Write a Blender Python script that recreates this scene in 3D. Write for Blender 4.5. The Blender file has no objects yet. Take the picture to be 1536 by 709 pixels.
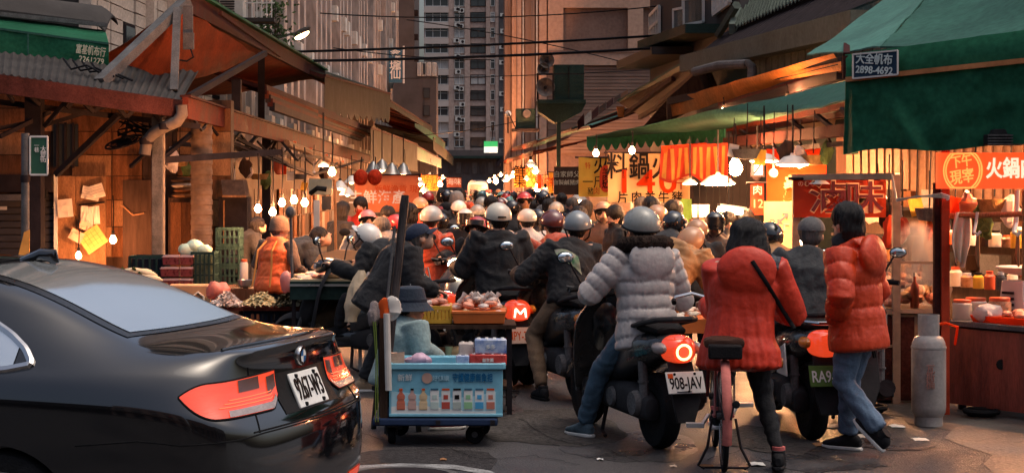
import bpy,bmesh,math,random
import numpy as np
from math import sin,cos,pi,radians,sqrt,atan2,exp
from mathutils import Vector as V,Matrix
from mathutils.bvhtree import BVHTree
SC=bpy.context.scene
COL=SC.collection
RND=random.Random(11)
# ---------------------------------------------------------------- camera
F,H,CX,CY=2600.0,1.70,715.0,284.0
cam=bpy.data.cameras.new('camera')
cam.sensor_width=36.0
cam.lens=F/1536*36
cam.shift_x=(768-CX)/1536
cam.shift_y=-(354.5-CY)/1536
cam.clip_start=0.1
cam.clip_end=3000
camo=bpy.data.objects.new('camera',cam)
camo.location=(0,0,H)
camo.rotation_euler=(pi/2,0,0)
COL.objects.link(camo)
SC.camera=camo
# ---------------------------------------------------------------- sky, sun, exposure (dusk, overcast)
SUN_EL,SUN_AZ=radians(72),radians(100)
wd=bpy.data.worlds.new('World');SC.world=wd;wd.use_nodes=True
nt=wd.node_tree
sky=nt.nodes.new('ShaderNodeTexSky');sky.sky_type='NISHITA';sky.sun_disc=False
sky.sun_elevation=SUN_EL;sky.sun_rotation=SUN_AZ
sky.air_density=1.0;sky.dust_density=8.0;sky.ozone_density=0.2
nt.links.new(sky.outputs[0],nt.nodes['Background'].inputs[0])
nt.nodes['Background'].inputs[1].default_value=0.062
sl=bpy.data.lights.new('sun','SUN');sl.energy=0.08;sl.angle=radians(50);sl.color=(1,.93,.86)
so=bpy.data.objects.new('sun',sl);COL.objects.link(so)
_d=V((sin(SUN_AZ)*cos(SUN_EL),cos(SUN_AZ)*cos(SUN_EL),sin(SUN_EL)))
so.rotation_euler=(-_d).to_track_quat('-Z','Y').to_euler()
so.location=(0,-20,40)
SC.view_settings.view_transform='Standard'
SC.view_settings.look='None'
SC.view_settings.exposure=1.4
SC.view_settings.gamma=1.0
SC.view_settings.use_curve_mapping=False
SC.render.engine='CYCLES'
SC.cycles.use_denoising=True
SC.cycles.max_bounces=6
SC.cycles.diffuse_bounces=3
SC.cycles.glossy_bounces=3
SC.cycles.transmission_bounces=4
SC.cycles.transparent_max_bounces=8
SC.cycles.sample_clamp_indirect=4.0
SC.cycles.sample_clamp_direct=30.0
SC.cycles.caustics_reflective=False
SC.cycles.caustics_refractive=False
# ---------------------------------------------------------------- helpers
def P(px,py,y):
 return V(((px-CX)*y/F,y,H-(py-CY)*y/F))
def G(px,py):
 y=F*H/(py-CY)
 return V(((px-CX)*y/F,y,0))
MATS={}
def mat(name,col,r=.6,var=.25,sc=6.0,bump=.15,bsc=None,metal=0.,coat=0.,em=None,es=0.,trl=0.,stretch=None,col2=None,spec=None,sheen=0.,fine=.0,rv=.2,fsc=0):
 """procedural Principled material: two noises (large patches, fine grain) vary colour and roughness, a third gives relief"""
 if name in MATS:return MATS[name]
 m=bpy.data.materials.new(name);m.use_nodes=True
 t=m.node_tree;N=t.nodes;L=t.links
 b=N['Principled BSDF']
 c2=col2 if col2 else tuple(max(0,c*(1-var)) for c in col)
 c1=col if col2 else tuple(min(1,c*(1+var*.7)) for c in col)
 tc=N.new('ShaderNodeTexCoord')
 src=tc.outputs['Object']
 if stretch:
  mp=N.new('ShaderNodeMapping');mp.inputs['Scale'].default_value=stretch
  L.new(src,mp.inputs[0]);src=mp.outputs[0]
 n1=N.new('ShaderNodeTexNoise');n1.inputs['Scale'].default_value=sc;n1.inputs['Detail'].default_value=5;n1.inputs['Roughness'].default_value=.6
 L.new(src,n1.inputs['Vector'])
 rp=N.new('ShaderNodeValToRGB');rp.color_ramp.elements[0].position=.3;rp.color_ramp.elements[1].position=.7
 rp.color_ramp.elements[0].color=(*c2,1);rp.color_ramp.elements[1].color=(*c1,1)
 L.new(n1.outputs['Fac'],rp.inputs[0])
 out=rp.outputs[0]
 if fine:
  nf=N.new('ShaderNodeTexNoise');nf.inputs['Scale'].default_value=fsc or sc*14;nf.inputs['Detail'].default_value=2
  L.new(src,nf.inputs['Vector'])
  mr=N.new('ShaderNodeMapRange');mr.inputs[1].default_value=.3;mr.inputs[2].default_value=.7
  mr.inputs[3].default_value=1-fine;mr.inputs[4].default_value=1+fine
  L.new(nf.outputs['Fac'],mr.inputs[0])
  mx=N.new('ShaderNodeVectorMath');mx.operation='SCALE'
  L.new(out,mx.inputs[0]);L.new(mr.outputs[0],mx.inputs['Scale']);out=mx.outputs[0]
 L.new(out,b.inputs['Base Color'])
 mr2=N.new('ShaderNodeMapRange');mr2.inputs[3].default_value=max(.02,r*(1-rv));mr2.inputs[4].default_value=min(1,r*(1+rv));mr2.inputs[1].default_value=.3;mr2.inputs[2].default_value=.7
 L.new(n1.outputs['Fac'],mr2.inputs[0]);L.new(mr2.outputs[0],b.inputs['Roughness'])
 b.inputs['Metallic'].default_value=metal
 b.inputs['Coat Weight'].default_value=coat
 b.inputs['Coat Roughness'].default_value=.04
 b.inputs['Specular IOR Level'].default_value=spec if spec is not None else (.5 if r<.45 else .03)
 b.inputs['Sheen Weight'].default_value=sheen
 if bump:
  n2=N.new('ShaderNodeTexNoise');n2.inputs['Scale'].default_value=bsc or sc*6;n2.inputs['Detail'].default_value=3
  L.new(src,n2.inputs['Vector'])
  bp=N.new('ShaderNodeBump');bp.inputs['Strength'].default_value=bump;bp.inputs['Distance'].default_value=.02
  L.new(n2.outputs['Fac'],bp.inputs['Height']);L.new(bp.outputs[0],b.inputs['Normal'])
 if em:
  b.inputs['Emission Color'].default_value=(*em,1);b.inputs['Emission Strength'].default_value=es
 if trl:
  tr=N.new('ShaderNodeBsdfTranslucent');L.new(out,tr.inputs[0])
  ms=N.new('ShaderNodeMixShader');ms.inputs[0].default_value=trl
  L.new(b.outputs[0],ms.inputs[1]);L.new(tr.outputs[0],ms.inputs[2])
  L.new(ms.outputs[0],N['Material Output'].inputs[0])
 MATS[name]=m
 return m
class MB:
 """collects shapes; obj() links them as one mesh object"""
 def __init__(s):s.v=[];s.f=[];s.mi=[];s.flat=[]
 def add(s,vs,fs,m=0,flat=False):
  o=len(s.v);s.v+=[V(p) for p in vs]
  for f in fs:s.f.append([i+o for i in f]);s.mi.append(m);s.flat.append(flat)
  return s
 def box(s,c,sz,rot=None,m=0,taper=1.0):
  a,b,d=(k/2 for k in sz)
  q=[V((x*a*(taper if z>0 else 1),y*b*(taper if z>0 else 1),z*d)) for z in (-1,1) for y in (-1,1) for x in (-1,1)]
  if rot is not None:
   if not isinstance(rot,Matrix):rot=Matrix.Rotation(rot,3,'Z')
   q=[rot@p for p in q]
  c=V(c)
  return s.add([p+c for p in q],[(0,2,3,1),(4,5,7,6),(0,1,5,4),(2,6,7,3),(0,4,6,2),(1,3,7,5)],m,True)
 def bar(s,a,b,w,h=None,m=0,up=(0,0,1)):
  """square bar from a to b"""
  a=V(a);b=V(b);h=h or w;d=(b-a).normalized();u=V(up)
  if abs(d.dot(u))>.95:u=V((0,1,0))
  x=d.cross(u).normalized();z=x.cross(d)
  q=[p+x*i*w/2+z*j*h/2 for p in (a,b) for j in (-1,1) for i in (-1,1)]
  return s.add(q,[(0,1,3,2),(4,6,7,5),(0,4,5,1),(2,3,7,6),(0,2,6,4),(1,5,7,3)],m,True)
 def tube(s,pts,r,n=8,m=0,rb=None,side=None,cap=True,round_=False):
  """tube along pts; r per point (side radius), rb the other radius, side = direction of r"""
  pts=[V(p) for p in pts];k=len(pts)
  r=[r]*k if not hasattr(r,'__len__') else list(r)
  rb=r if rb is None else ([rb]*k if not hasattr(rb,'__len__') else list(rb))
  if round_:
   d0=(pts[0]-pts[1]).normalized();d1=(pts[-1]-pts[-2]).normalized()
   A=[(pts[0]+d0*min(r[0],rb[0])*c*round_,q) for c,q in ((.97,.25),(.8,.6),(.45,.89))]
   B=[(pts[-1]+d1*min(r[-1],rb[-1])*c*round_,q) for c,q in ((.45,.89),(.8,.6),(.97,.25))]
   r=[r[0]*q for _,q in A]+r+[r[-1]*q for _,q in B]
   rb=[rb[0]*q for _,q in A]+rb+[rb[-1]*q for _,q in B]
   pts=[p for p,_ in A]+pts+[p for p,_ in B];k=len(pts)
  vs=[];px=None
  for i,p in enumerate(pts):
   d=(pts[min(i+1,k-1)]-pts[max(i-1,0)])
   d=d.normalized() if d.length>1e-9 else V((0,0,1))
   ref=V(side) if side is not None else px
   if ref is None:ref=V((1,0,0)) if abs(d.x)<.9 else V((0,1,0))
   x=ref-d*ref.dot(d)
   if x.length<1e-4:x=d.orthogonal()
   x.normalize();y=d.cross(x);px=x
   for j in range(n):
    a=2*pi*j/n
    vs.append(p+x*cos(a)*r[i]+y*sin(a)*rb[i])
  fs=[(i*n+j,i*n+(j+1)%n,(i+1)*n+(j+1)%n,(i+1)*n+j) for i in range(k-1) for j in range(n)]
  if cap:fs+=[tuple(range(n))[::-1],tuple((k-1)*n+j for j in range(n))]
  return s.add(vs,fs,m)
 def cyl(s,a,b,r,n=12,m=0,r2=None):return s.tube([a,b],[r,r if r2 is None else r2],n,m)
 def lathe(s,prof,c=(0,0,0),n=16,m=0,axis='Z',rot=None):
  c=V(c);vs=[]
  prof=list(prof)
  for (r,z) in prof:
   for j in range(n):
    a=2*pi*j/n
    p=V((r*cos(a),r*sin(a),z))
    if axis=='X':p=V((z,r*cos(a),r*sin(a)))
    if axis=='Y':p=V((r*sin(a),z,r*cos(a)))
    if rot is not None:p=rot@p
    vs.append(p+c)
  k=len(prof)
  fs=[(i*n+j,i*n+(j+1)%n,(i+1)*n+(j+1)%n,(i+1)*n+j) for i in range(k-1) for j in range(n)]
  if prof[0][0]>1e-6:fs.append(tuple(range(n))[::-1])
  if prof[-1][0]>1e-6:fs.append(tuple((k-1)*n+j for j in range(n)))
  return s.add(vs,fs,m)
 def ball(s,c,r,n=10,m=0,k=7,rot=None):
  r=(r,r,r) if not hasattr(r,'__len__') else r
  c=V(c);vs=[]
  for i in range(k+1):
   t=pi*i/k
   for j in range(n):
    a=2*pi*j/n
    p=V((r[0]*sin(t)*cos(a),r[1]*sin(t)*sin(a),-r[2]*cos(t)))
    if rot is not None:p=rot@p
    vs.append(p+c)
  fs=[(i*n+j,i*n+(j+1)%n,(i+1)*n+(j+1)%n,(i+1)*n+j) for i in range(k) for j in range(n)]
  return s.add(vs,fs,m)
 def grid(s,fn,nu,nv,m=0,thick=None):
  """surface fn(u,v), 0..1; thick = vector or length (down z) to make it a closed slab"""
  vs=[V(fn(i/nu,j/nv)) for j in range(nv+1) for i in range(nu+1)]
  w=nu+1
  fs=[(j*w+i,j*w+i+1,(j+1)*w+i+1,(j+1)*w+i) for j in range(nv) for i in range(nu)]
  if thick is not None:
   t=V(thick) if hasattr(thick,'__len__') else V((0,0,-thick))
   n0=len(vs);vs+=[p+t for p in vs]
   fs+=[tuple(n0+q for q in f[::-1]) for f in fs]
   ed=[i for i in range(w)]+[j*w+nu for j in range(1,nv+1)]+[nv*w+i for i in range(nu-1,-1,-1)]+[j*w for j in range(nv-1,0,-1)]
   fs+=[(ed[(i+1)%len(ed)],ed[i],n0+ed[i],n0+ed[(i+1)%len(ed)]) for i in range(len(ed))]
  return s.add(vs,fs,m)
 def prism(s,poly,ext,m=0):
  """planar polygon (3D points) extruded by vector ext"""
  n=len(poly);e=V(ext)
  vs=[V(p) for p in poly]+[V(p)+e for p in poly]
  return s.add(vs,[tuple(range(n))[::-1],tuple(range(n,2*n))]+[(i,(i+1)%n,n+(i+1)%n,n+i) for i in range(n)],m,True)
 def mesh(s,name,mats,ang=35):
  me=bpy.data.meshes.new(name)
  me.from_pydata(s.v,[],s.f)
  for m in (mats if isinstance(mats,(list,tuple)) else [mats]):me.materials.append(m)
  me.polygons.foreach_set('material_index',s.mi)
  me.polygons.foreach_set('use_smooth',[not f for f in s.flat])
  bm=bmesh.new();bm.from_mesh(me)
  bmesh.ops.remove_doubles(bm,verts=bm.verts,dist=1e-5)
  bmesh.ops.recalc_face_normals(bm,faces=bm.faces)
  bm.to_mesh(me);bm.free()
  try:me.set_sharp_from_angle(angle=radians(ang))
  except Exception:pass
  return me
 def obj(s,name,mats,parent=None,local=False,bev=0,ang=35,solid=0,sub=0):
  if parent is not None and not local:
   iw=WM[parent.name].inverted();s.v=[iw@p for p in s.v]
  return link(name,s.mesh(name,mats,ang),parent,bev=bev,solid=solid,sub=sub)
WM={}
def link(name,me,parent=None,loc=None,rot=None,bev=0,solid=0,sub=0):
 o=bpy.data.objects.new(name,me);COL.objects.link(o)
 if parent is not None:o.parent=parent
 if loc is not None:o.location=loc
 if rot is not None:o.rotation_euler=rot
 WM[o.name]=(WM[parent.name] if parent is not None else Matrix())@o.matrix_basis.copy()
 if sub:
  q=o.modifiers.new('subdivision','SUBSURF');q.levels=sub;q.render_levels=sub
 if solid:
  q=o.modifiers.new('thickness','SOLIDIFY');q.thickness=solid;q.offset=0
 if bev:
  q=o.modifiers.new('bevel','BEVEL');q.width=bev;q.segments=2;q.limit_method='ANGLE';q.angle_limit=radians(40)
 return o
def tag(o,label,cat,group=None):
 o['label']=label;o['category']=cat
 if group:o['group']=group
 return o
def thing(name,label,cat,loc=(0,0,0),rz=0,group=None,sc=None):
 o=bpy.data.objects.new(name,None);COL.objects.link(o)
 o.empty_display_size=.1
 o.location=loc;o.rotation_euler=(0,0,rz)
 if sc:o.scale=(sc,sc,sc)
 WM[o.name]=o.matrix_basis.copy()
 return tag(o,label,cat,group)
def struct(name,mb,mats,kind='structure',**k):
 o=mb.obj(name,mats,**k);o['kind']=kind
 return o
def copy_tree(o,parent=None):
 c=o.copy();COL.objects.link(c)
 if parent is not None:c.parent=parent
 for ch in list(KIDS.get(o.name,o.children)):copy_tree(ch,c)
 return c
KIDS={}
def dup(root,loc,rz=0,label=None,group=None,sc=None,mats=None):
 """copy of a thing with copies of its parts and sub-parts; mats = {old material: new material} overrides per object"""
 c=copy_tree(root)
 c.location=loc;c.rotation_euler=(0,0,rz)
 if sc:c.scale=(sc,sc,sc)
 if label:c['label']=label
 if group:c['group']=group
 if mats:recolour(c,mats)
 return c
def recolour(o,mats):
 for sl in o.material_slots:
  if sl.material in mats:
   w=mats[sl.material];sl.link='OBJECT';sl.material=w
 for ch in o.children:recolour(ch,mats)
def text_mesh(s,size,bold=0,m=None,extrude=0.002,vertical=False,spacing=1.0):
 """lettering as a mesh in the XZ plane, centred, reading from -Y"""
 cu=bpy.data.curves.new('lettering','FONT');cu.body=s if not vertical else '\n'.join(s);cu.size=size
 cu.offset=bold*size;cu.align_x='CENTER';cu.align_y='CENTER';cu.extrude=extrude;cu.resolution_u=3
 cu.space_character=spacing;cu.space_line=.78 if vertical else .9
 o=bpy.data.objects.new('lettering',cu);COL.objects.link(o)
 dg=bpy.context.evaluated_depsgraph_get();dg.update()
 me=bpy.data.meshes.new_from_object(o.evaluated_get(dg))
 bpy.data.objects.remove(o);bpy.data.curves.remove(cu)
 me.transform(Matrix.Rotation(pi/2,4,'X'))
 if m is not None:
  me.materials.clear();me.materials.append(m)
 return me
def lettering(s,size,loc,m,parent,nrm=(0,-1,0),bold=.0,vertical=False,roll=0,width=None,extrude=.002,name='lettering',spacing=1.0,up=(0,0,1)):
 """text at world point loc, facing nrm, as a part of parent"""
 me=text_mesh(s,size,bold,m,extrude,vertical,spacing)
 if width:
  xs=[v.co.x for v in me.vertices];w=max(xs)-min(xs)
  if w>0:me.transform(Matrix.Diagonal((width/w,1,1,1)))
 n=V(nrm).normalized();u=V(up);x=u.cross(n).normalized();z=n.cross(x)
 rot=Matrix((x,-n,z)).transposed().to_4x4()@Matrix.Rotation(roll,4,'Y')
 me.transform(Matrix.Translation(V(loc)+n*.003)@rot)
 if parent is not None:me.transform(WM[parent.name].inverted())
 return link(name,me,parent)
def lerp(a,b,t):return V(a)+(V(b)-V(a))*t
from mathutils import noise
# ---------------------------------------------------------------- materials
ASPH=mat('asphalt',(.050,.046,.047),r=.5,spec=.4,rv=.45,var=.42,sc=.55,bump=.8,bsc=70,fine=.42,fsc=75)
PAVE=mat('worn_warmlit_concrete',(.085,.074,.066),fsc=60,r=.5,spec=.4,rv=.45,var=.5,sc=1.1,bump=.3,bsc=30,fine=.3)  # concrete tone with warm stall light mixed into its brown
PAINT=mat('road_paint',(.24,.24,.24),r=.7,var=.5,sc=5,bump=.2,fine=.4)
TOWER=mat('tower_brick',(.38,.285,.245),r=.8,var=.15,sc=.15,bump=0,fine=.15)
TOWL=mat('tower_band',(.46,.39,.35),r=.8,var=.15,sc=.2,bump=0)
DGLASS=mat('dark_glass',(.03,.035,.04),r=.12,var=.3,sc=.3,bump=0,spec=.8)
PGLASS=mat('pale_curtain_glass',(.32,.33,.33),r=.25,var=.3,sc=.4,bump=0)
WFRAME=mat('white_frame',(.62,.62,.60),r=.5,var=.15,bump=0)
ACM=mat('ac_casing',(.5,.49,.46),r=.6,var=.25,sc=3,bump=0)
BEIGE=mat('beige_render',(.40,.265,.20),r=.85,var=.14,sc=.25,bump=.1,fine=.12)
BEIGED=mat('beige_recess_shaded',(.20,.13,.105),r=.85,var=.18,sc=.3,bump=.1,fine=.12)  # wall beige with the shade of the recesses put into the colour
SIDING=mat('brown_siding',(.22,.15,.12),r=.8,var=.2,sc=.4,bump=.1)
FACA=mat('grey_facade',(.36,.31,.285),r=.85,var=.3,sc=.5,bump=.1,fine=.2,stretch=(1,1,.25))
FACD=mat('dark_facade',(.085,.078,.08),r=.8,var=.3,sc=.5,bump=.1)
TILE=mat('cream_tile',(.50,.41,.34),r=.6,var=.3,sc=1.3,bump=.1,fine=.15)
GROUT=mat('dark_grout',(.05,.045,.04),r=.9,bump=.1)
STEELB=mat('dark_steel',(.025,.02,.022),spec=.03,r=.75,var=.4,sc=4,bump=.2)
STEELG=mat('grey_steel',(.12,.115,.115),spec=.03,r=.75,var=.4,sc=5,bump=.2,metal=.3,fine=.2)
RUST=mat('red_oxide_steel',(.11,.024,.015),spec=.03,r=.75,var=.5,sc=3.5,bump=.3,fine=.25)
RUSTD=mat('dark_red_steel',(.05,.017,.015),spec=.03,r=.75,var=.5,sc=3.5,bump=.3,fine=.25)
TARPO=mat('rust_orange_tarp',(.26,.055,.022),spec=.03,r=.75,var=.4,sc=1.6,bump=.4,bsc=5,trl=.35,fine=.15)
TARPT=mat('orange_tan_tarp',(.55,.22,.06),spec=.03,r=.75,var=.35,sc=1.6,bump=.4,bsc=5,trl=.4,fine=.15)
TARPG=mat('green_tarp',(.020,.105,.056),r=.5,var=.3,sc=1.5,bump=.35,bsc=4,trl=.12,fine=.18)
TARPT2=mat('teal_tarp',(.036,.10,.078),r=.55,var=.3,sc=1.2,bump=.3,bsc=4,trl=.1,fine=.18)
TARPB=mat('bluegreen_tarp',(.07,.17,.14),r=.55,var=.3,sc=1.2,bump=.3,bsc=4,fine=.15)
TARPD=mat('olive_grey_tarp',(.026,.028,.019),spec=.03,r=.75,var=.4,sc=2.5,bump=.4,bsc=6,fine=.2)
CORR=mat('pale_corrugated',(.33,.28,.24),r=.6,var=.5,sc=1.5,bump=.2,fine=.2)
GREYR=mat('grey_roofing',(.055,.05,.048),spec=.03,r=.75,var=.3,sc=1.5,bump=.3)
PLY=mat('old_plywood',(.165,.068,.03),r=.7,var=.45,sc=2.0,bump=.3,stretch=(6,6,.8),fine=.25)
PLYL=mat('pale_plywood',(.27,.135,.065),r=.7,var=.35,sc=2.0,bump=.3,stretch=(4,4,.8),fine=.25)
WOODD=mat('dark_wood',(.06,.035,.025),r=.7,var=.4,sc=3,bump=.3,stretch=(5,5,.8))
SHUT=mat('shutter_grey',(.055,.052,.055),r=.5,var=.3,sc=2,bump=.2,metal=.2)
DGREEN=mat('dark_green_metal',(.022,.04,.036),spec=.03,r=.75,var=.35,sc=1.5,bump=.2,fine=.15)
MGREEN=mat('grey_green_metal',(.085,.105,.092),spec=.03,r=.75,var=.3,sc=1.2,bump=.15,fine=.15)
BLACK=mat('black_rubber',(.012,.012,.013),r=.7,var=.3,bump=.2)
CABLE=mat('cable_black',(.012,.012,.014),r=.6,bump=0)
WHITEP=mat('white_print',(.75,.74,.70),r=.6,var=.1,bump=0)
BLACKP=mat('black_print',(.015,.012,.012),r=.6,var=.1,bump=0)
REDP=mat('red_print',(.62,.09,.02),r=.6,var=.15,bump=0)
PLANTM=mat('leaf_green',(.045,.075,.03),r=.6,var=.5,sc=3,bump=0,trl=.2)
def emis(name,col,st):
 if name in MATS:return MATS[name]
 m=bpy.data.materials.new(name);m.use_nodes=True
 b=m.node_tree.nodes['Principled BSDF']
 b.inputs['Base Color'].default_value=(*[c*.6 for c in col],1)
 b.inputs['Emission Color'].default_value=(*col,1);b.inputs['Emission Strength'].default_value=st
 MATS[name]=m
 return m
WARM=(1.0,.39,.15)
BULB=emis('bulb_glow',WARM,850)
BULBH=emis('strong_bulb_glow',WARM,3000)
BULBM=emis('row_bulb_glow',WARM,560)
BULBW=emis('weak_bulb_glow',WARM,110)
BULBD=emis('dim_bulb_glow',WARM,300)
TUBEL=emis('tube_glow',(1,.46,.19),230)
STREETL=emis('street_lamp_glow',(1,.68,.36),7)
# ---------------------------------------------------------------- ground
mb=MB();mb.grid(lambda u,v:(-900+1800*u,-60+1460*v,0),6,6)
struct('ground',mb,ASPH)
mb=MB();mb.grid(lambda u,v:V((3.2-.55*v+5*u,9.6+60*v,.004))+V(((.35*noise.noise(V((v*55,1,2)))+.2*noise.noise(V((v*190,5,2)))) if u==0 else 0,0,0)),2,160)
struct('pavement',mb,PAVE)
mb=MB();mb.grid(lambda u,v:V((-3.6-6*u,17.2+60*v,.004)),2,8)
struct('pavement_market',mb,PAVE)
mb=MB()
pts=[G(526,699),G(600,695),G(680,697),G(735,706),G(790,730)]
for i in range(4):
 a,b=pts[i],pts[i+1];w=V((0,-.16,0))
 mb.add([a+V((0,0,.004)),b+V((0,0,.004)),b+w+V((0,0,.004)),a+w+V((0,0,.004))],[(0,1,2,3)])
struct('road_marking',mb,PAINT)
def blot(name,m,cx,cy,rx,ry,z,sd):
 mb=MB();g=G(cx,cy);mb.add([g+V((rx*cos(a*pi/20)*(1+.35*noise.noise(V((cos(a*pi/20)*1.5,sin(a*pi/20)*1.5,sd)))),ry*sin(a*pi/20)*(1+.35*noise.noise(V((cos(a*pi/20)*2,sin(a*pi/20)*2,sd+9)))+.05*sin(a*2.1+sd)),z)) for a in range(40)],[tuple(range(40))]);struct(name,mb,m)
WETA=mat('wet_asphalt',(.043,.040,.041),r=.34,rv=.6,var=.4,sc=2.5,bump=.6,bsc=70,fine=.42,fsc=75)
PATA=mat('patched_asphalt',(.037,.034,.035),r=.65,var=.3,sc=2,bump=.6,bsc=60,fine=.4)
GREA=mat('dusty_asphalt',(.060,.054,.051),r=.7,var=.4,sc=2,bump=.6,bsc=60,fine=.4)
for i,(m,cx,cy,rx,ry) in enumerate(((PATA,640,690,.55,.5),(WETA,940,668,.5,.7),(WETA,1240,690,.4,.45),(GREA,820,640,.6,.9),(WETA,700,600,.5,1.2),(GREA,1150,660,.35,.6),(WETA,1330,665,.3,.3))):blot('road_patch',m,cx,cy,rx,ry,.002+.0006*i,i*3.3)
for i,pl_ in enumerate((((540,650),(600,668),(650,664),(720,690),(800,684),(880,700)),((780,628),(830,660),(900,672),(980,700)),((1060,690),(1130,672),(1200,680),(1300,700)))):
 mb=MB();pp_=[G(*lerp(V((*a_,0)),V((*b_,0)),u/6).xy)+V((RND.uniform(-.02,.02),RND.uniform(-.03,.03),.008)) for a_,b_ in zip(pl_,pl_[1:]) for u in range(6)]
 mb.tube(pp_,[RND.uniform(.0015,.005) for _ in pp_],4,rb=.0008,side=(0,1,0));struct('road_crack',mb,BLACK)
c=G(600,716)
t=thing('manhole_cover','dark iron manhole cover in the asphalt beside the cart','manhole cover',c)
mb=MB();mb.lathe([(.0,.012),(.30,.012),(.31,.0)],c,28);mb.obj('lid',STEELB,t)
mb=MB();mb.lathe([(.31,.0),(.31,.014),(.36,.014),(.37,0)],c,28);mb.obj('rim',STEELG,t)
# ---------------------------------------------------------------- far apartment tower
Y0=300;k=Y0/F
def TX(px):return (px-CX)*k
def TZ(py):return H-(py-CY)*k
t=thing('apartment_tower','tall brown brick apartment tower closing the end of the street','apartment tower',(TX(695),Y0,0))
mb=MB();mb.box(((TX(636)+TX(758))/2,Y0+6,32),(TX(758)-TX(636),12,64));mb.obj('wall',TOWER,t)
for a,b in ((673,681),(697,705),(729,735),(743,748)):
 mb=MB();mb.box(((TX(a)+TX(b))/2,Y0-.25,32.1),(TX(b)-TX(a),.5,64));mb.obj('pier',TOWER,t)
winm={}
for fl in range(-3,12):
 zt=TZ(19+23.4*fl);zb=TZ(33+23.4*fl)
 mb=MB();mb.box(((TX(636)+TX(673))/2,Y0-.4,zb-.65),(TX(673)-TX(636),.8,1.05));mb.obj('spandrel',TOWL,t)
 for wi,(a,b,n) in enumerate(((638,672,3),(682,696,2),(706,728,2),(736,742,1))):
  w=TX(b)-TX(a);h=zt-zb
  key=(wi,RND.random()<.35)
  if key not in winm:
   q=MB();q.box((0,0,0),(w,.06,h));m1=q.mesh('pane',PGLASS if key[1] else DGLASS)
   q=MB()
   for s in (-1,1):
    q.box((0,-.06,s*(h/2)),(w+.1,.14,.09));q.box((s*w/2,-.06,0),(.09,.13,h-.1))
   for j in range(1,n):q.box((-w/2+w*j/n,-.06,0),(.08,.12,h-.1))
   q.box((0,-.06,h*.22),(w-.1,.11,.07))
   winm[key]=(m1,q.mesh('window_frame',WFRAME if wi!=2 else STEELB))
  f=link('window',winm[key][1],t,loc=(TX((a+b)/2)-t.location.x,-.06,(zt+zb)/2))
  link('pane',winm[key][0],f)
 for px,py in ((686,38),(692,40),(754,24)):
  if RND.random()<.8:
   q=winm.get('ac')
   if q is None:
    b_=MB();b_.box((0,0,0),(1.0,.5,.75),m=0);b_.lathe([(0,-.26),(.26,-.26),(.26,-.25)],(0.1,0,0),12,1,'Y');q=winm['ac']=b_.mesh('air_conditioner',[ACM,STEELB])
   link('air_conditioner',q,t,loc=(TX(px+RND.uniform(-1.5,1.5))-t.location.x,-.55,TZ(py+23.4*fl)))
mb=MB();mb.box((TX(752),Y0-.3,TZ(30)),(.9,.6,60));mb.obj('recess_shade',FACD,t)  # dark box stands in for the shade of a wall recess
# lower building between
Y0=130;k=Y0/F
t=thing('side_building','low dark grey building with a glazed upper storey below the tower','building',(TX(632),Y0,0))
mb=MB();mb.box((TX(622),Y0+3,TZ(240)/2+3.6),(TX(655)-TX(590),6,TZ(90)));mb.obj('wall',FACD,t)
for i in range(4):
 mb=MB();mb.box((TX(629+i*7.5),Y0-.05,TZ(104)),(.30,.1,1.0));f=mb.obj('window',WFRAME,t)
 mb=MB();mb.box((TX(629+i*7.5),Y0-.11,TZ(104)),(.22,.03,.88));mb.obj('pane',PGLASS if i!=1 else DGLASS,f)
for i in range(3):
 mb=MB();mb.box((TX(640),Y0-.05,TZ(140+26*i)),(.5,.1,.8));f=mb.obj('window',STEELB,t)
 mb=MB();mb.box((TX(640),Y0-.11,TZ(140+26*i)),(.4,.03,.7));mb.obj('pane',DGLASS,f)
 # closing mass of the street: far stalls and houses behind the crowd
Y0=230;k=Y0/F
t=thing('end_building','dark low building across the far end of the street','building',(TX(715),Y0,0))
mb=MB();mb.box((TX(725),Y0+3,TZ(225)/2),(TX(800)-TX(640),6,TZ(225)));mb.obj('wall',FACD,t)
for i in range(7):
 mb=MB();mb.box((TX(676+i*12),Y0-.1,TZ(252)),(.62,.2,1.5));mb.obj('window',STEELG if i%2 else SHUT,t)
mb=MB();mb.box((TX(725),Y0-.8,TZ(236)),(TX(795)-TX(655),2,.35));mb.obj('roof_edge',DGREEN,t)
# ---------------------------------------------------------------- beige building with blind panels
Y0=150;k=Y0/F
t=thing('beige_building','large windowless beige building with recessed square wall panels','building',(TX(880),Y0,0))
def BX(parent,name,a,b,c,d,y,dep,m):
 q=MB();q.box(((TX(a)+TX(b))/2,y+dep/2,(TZ(c)+TZ(d))/2),(TX(b)-TX(a),dep,TZ(c)-TZ(d)));return q.obj(name,m,parent)
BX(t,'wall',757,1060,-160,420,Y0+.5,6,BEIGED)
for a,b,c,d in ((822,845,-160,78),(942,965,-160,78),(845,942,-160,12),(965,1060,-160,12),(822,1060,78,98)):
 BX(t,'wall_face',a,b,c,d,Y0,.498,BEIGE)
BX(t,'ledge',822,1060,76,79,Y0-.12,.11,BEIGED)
for i,(a,b) in enumerate(((757,765),(768,782),(788,802),(809,820))):
 BX(t,'pilaster',a,b,-160,300,Y0+.1,.398,BEIGE if i%2 else SIDING)
for px in (785,805.5):BX(t,'drainpipe',px-1,px+1,-160,300,Y0+.2,.2,ACM)
for i in range(26):
 y=100+i*5
 BX(t,'siding_board',822,1060,y,y+4.2,Y0+.28+.05*(i%2),.22,SIDING)
for px in (765,775,797):BX(t,'downpipe',px-.7,px+.7,-160,300,Y0-.06,.15,SIDING)
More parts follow.
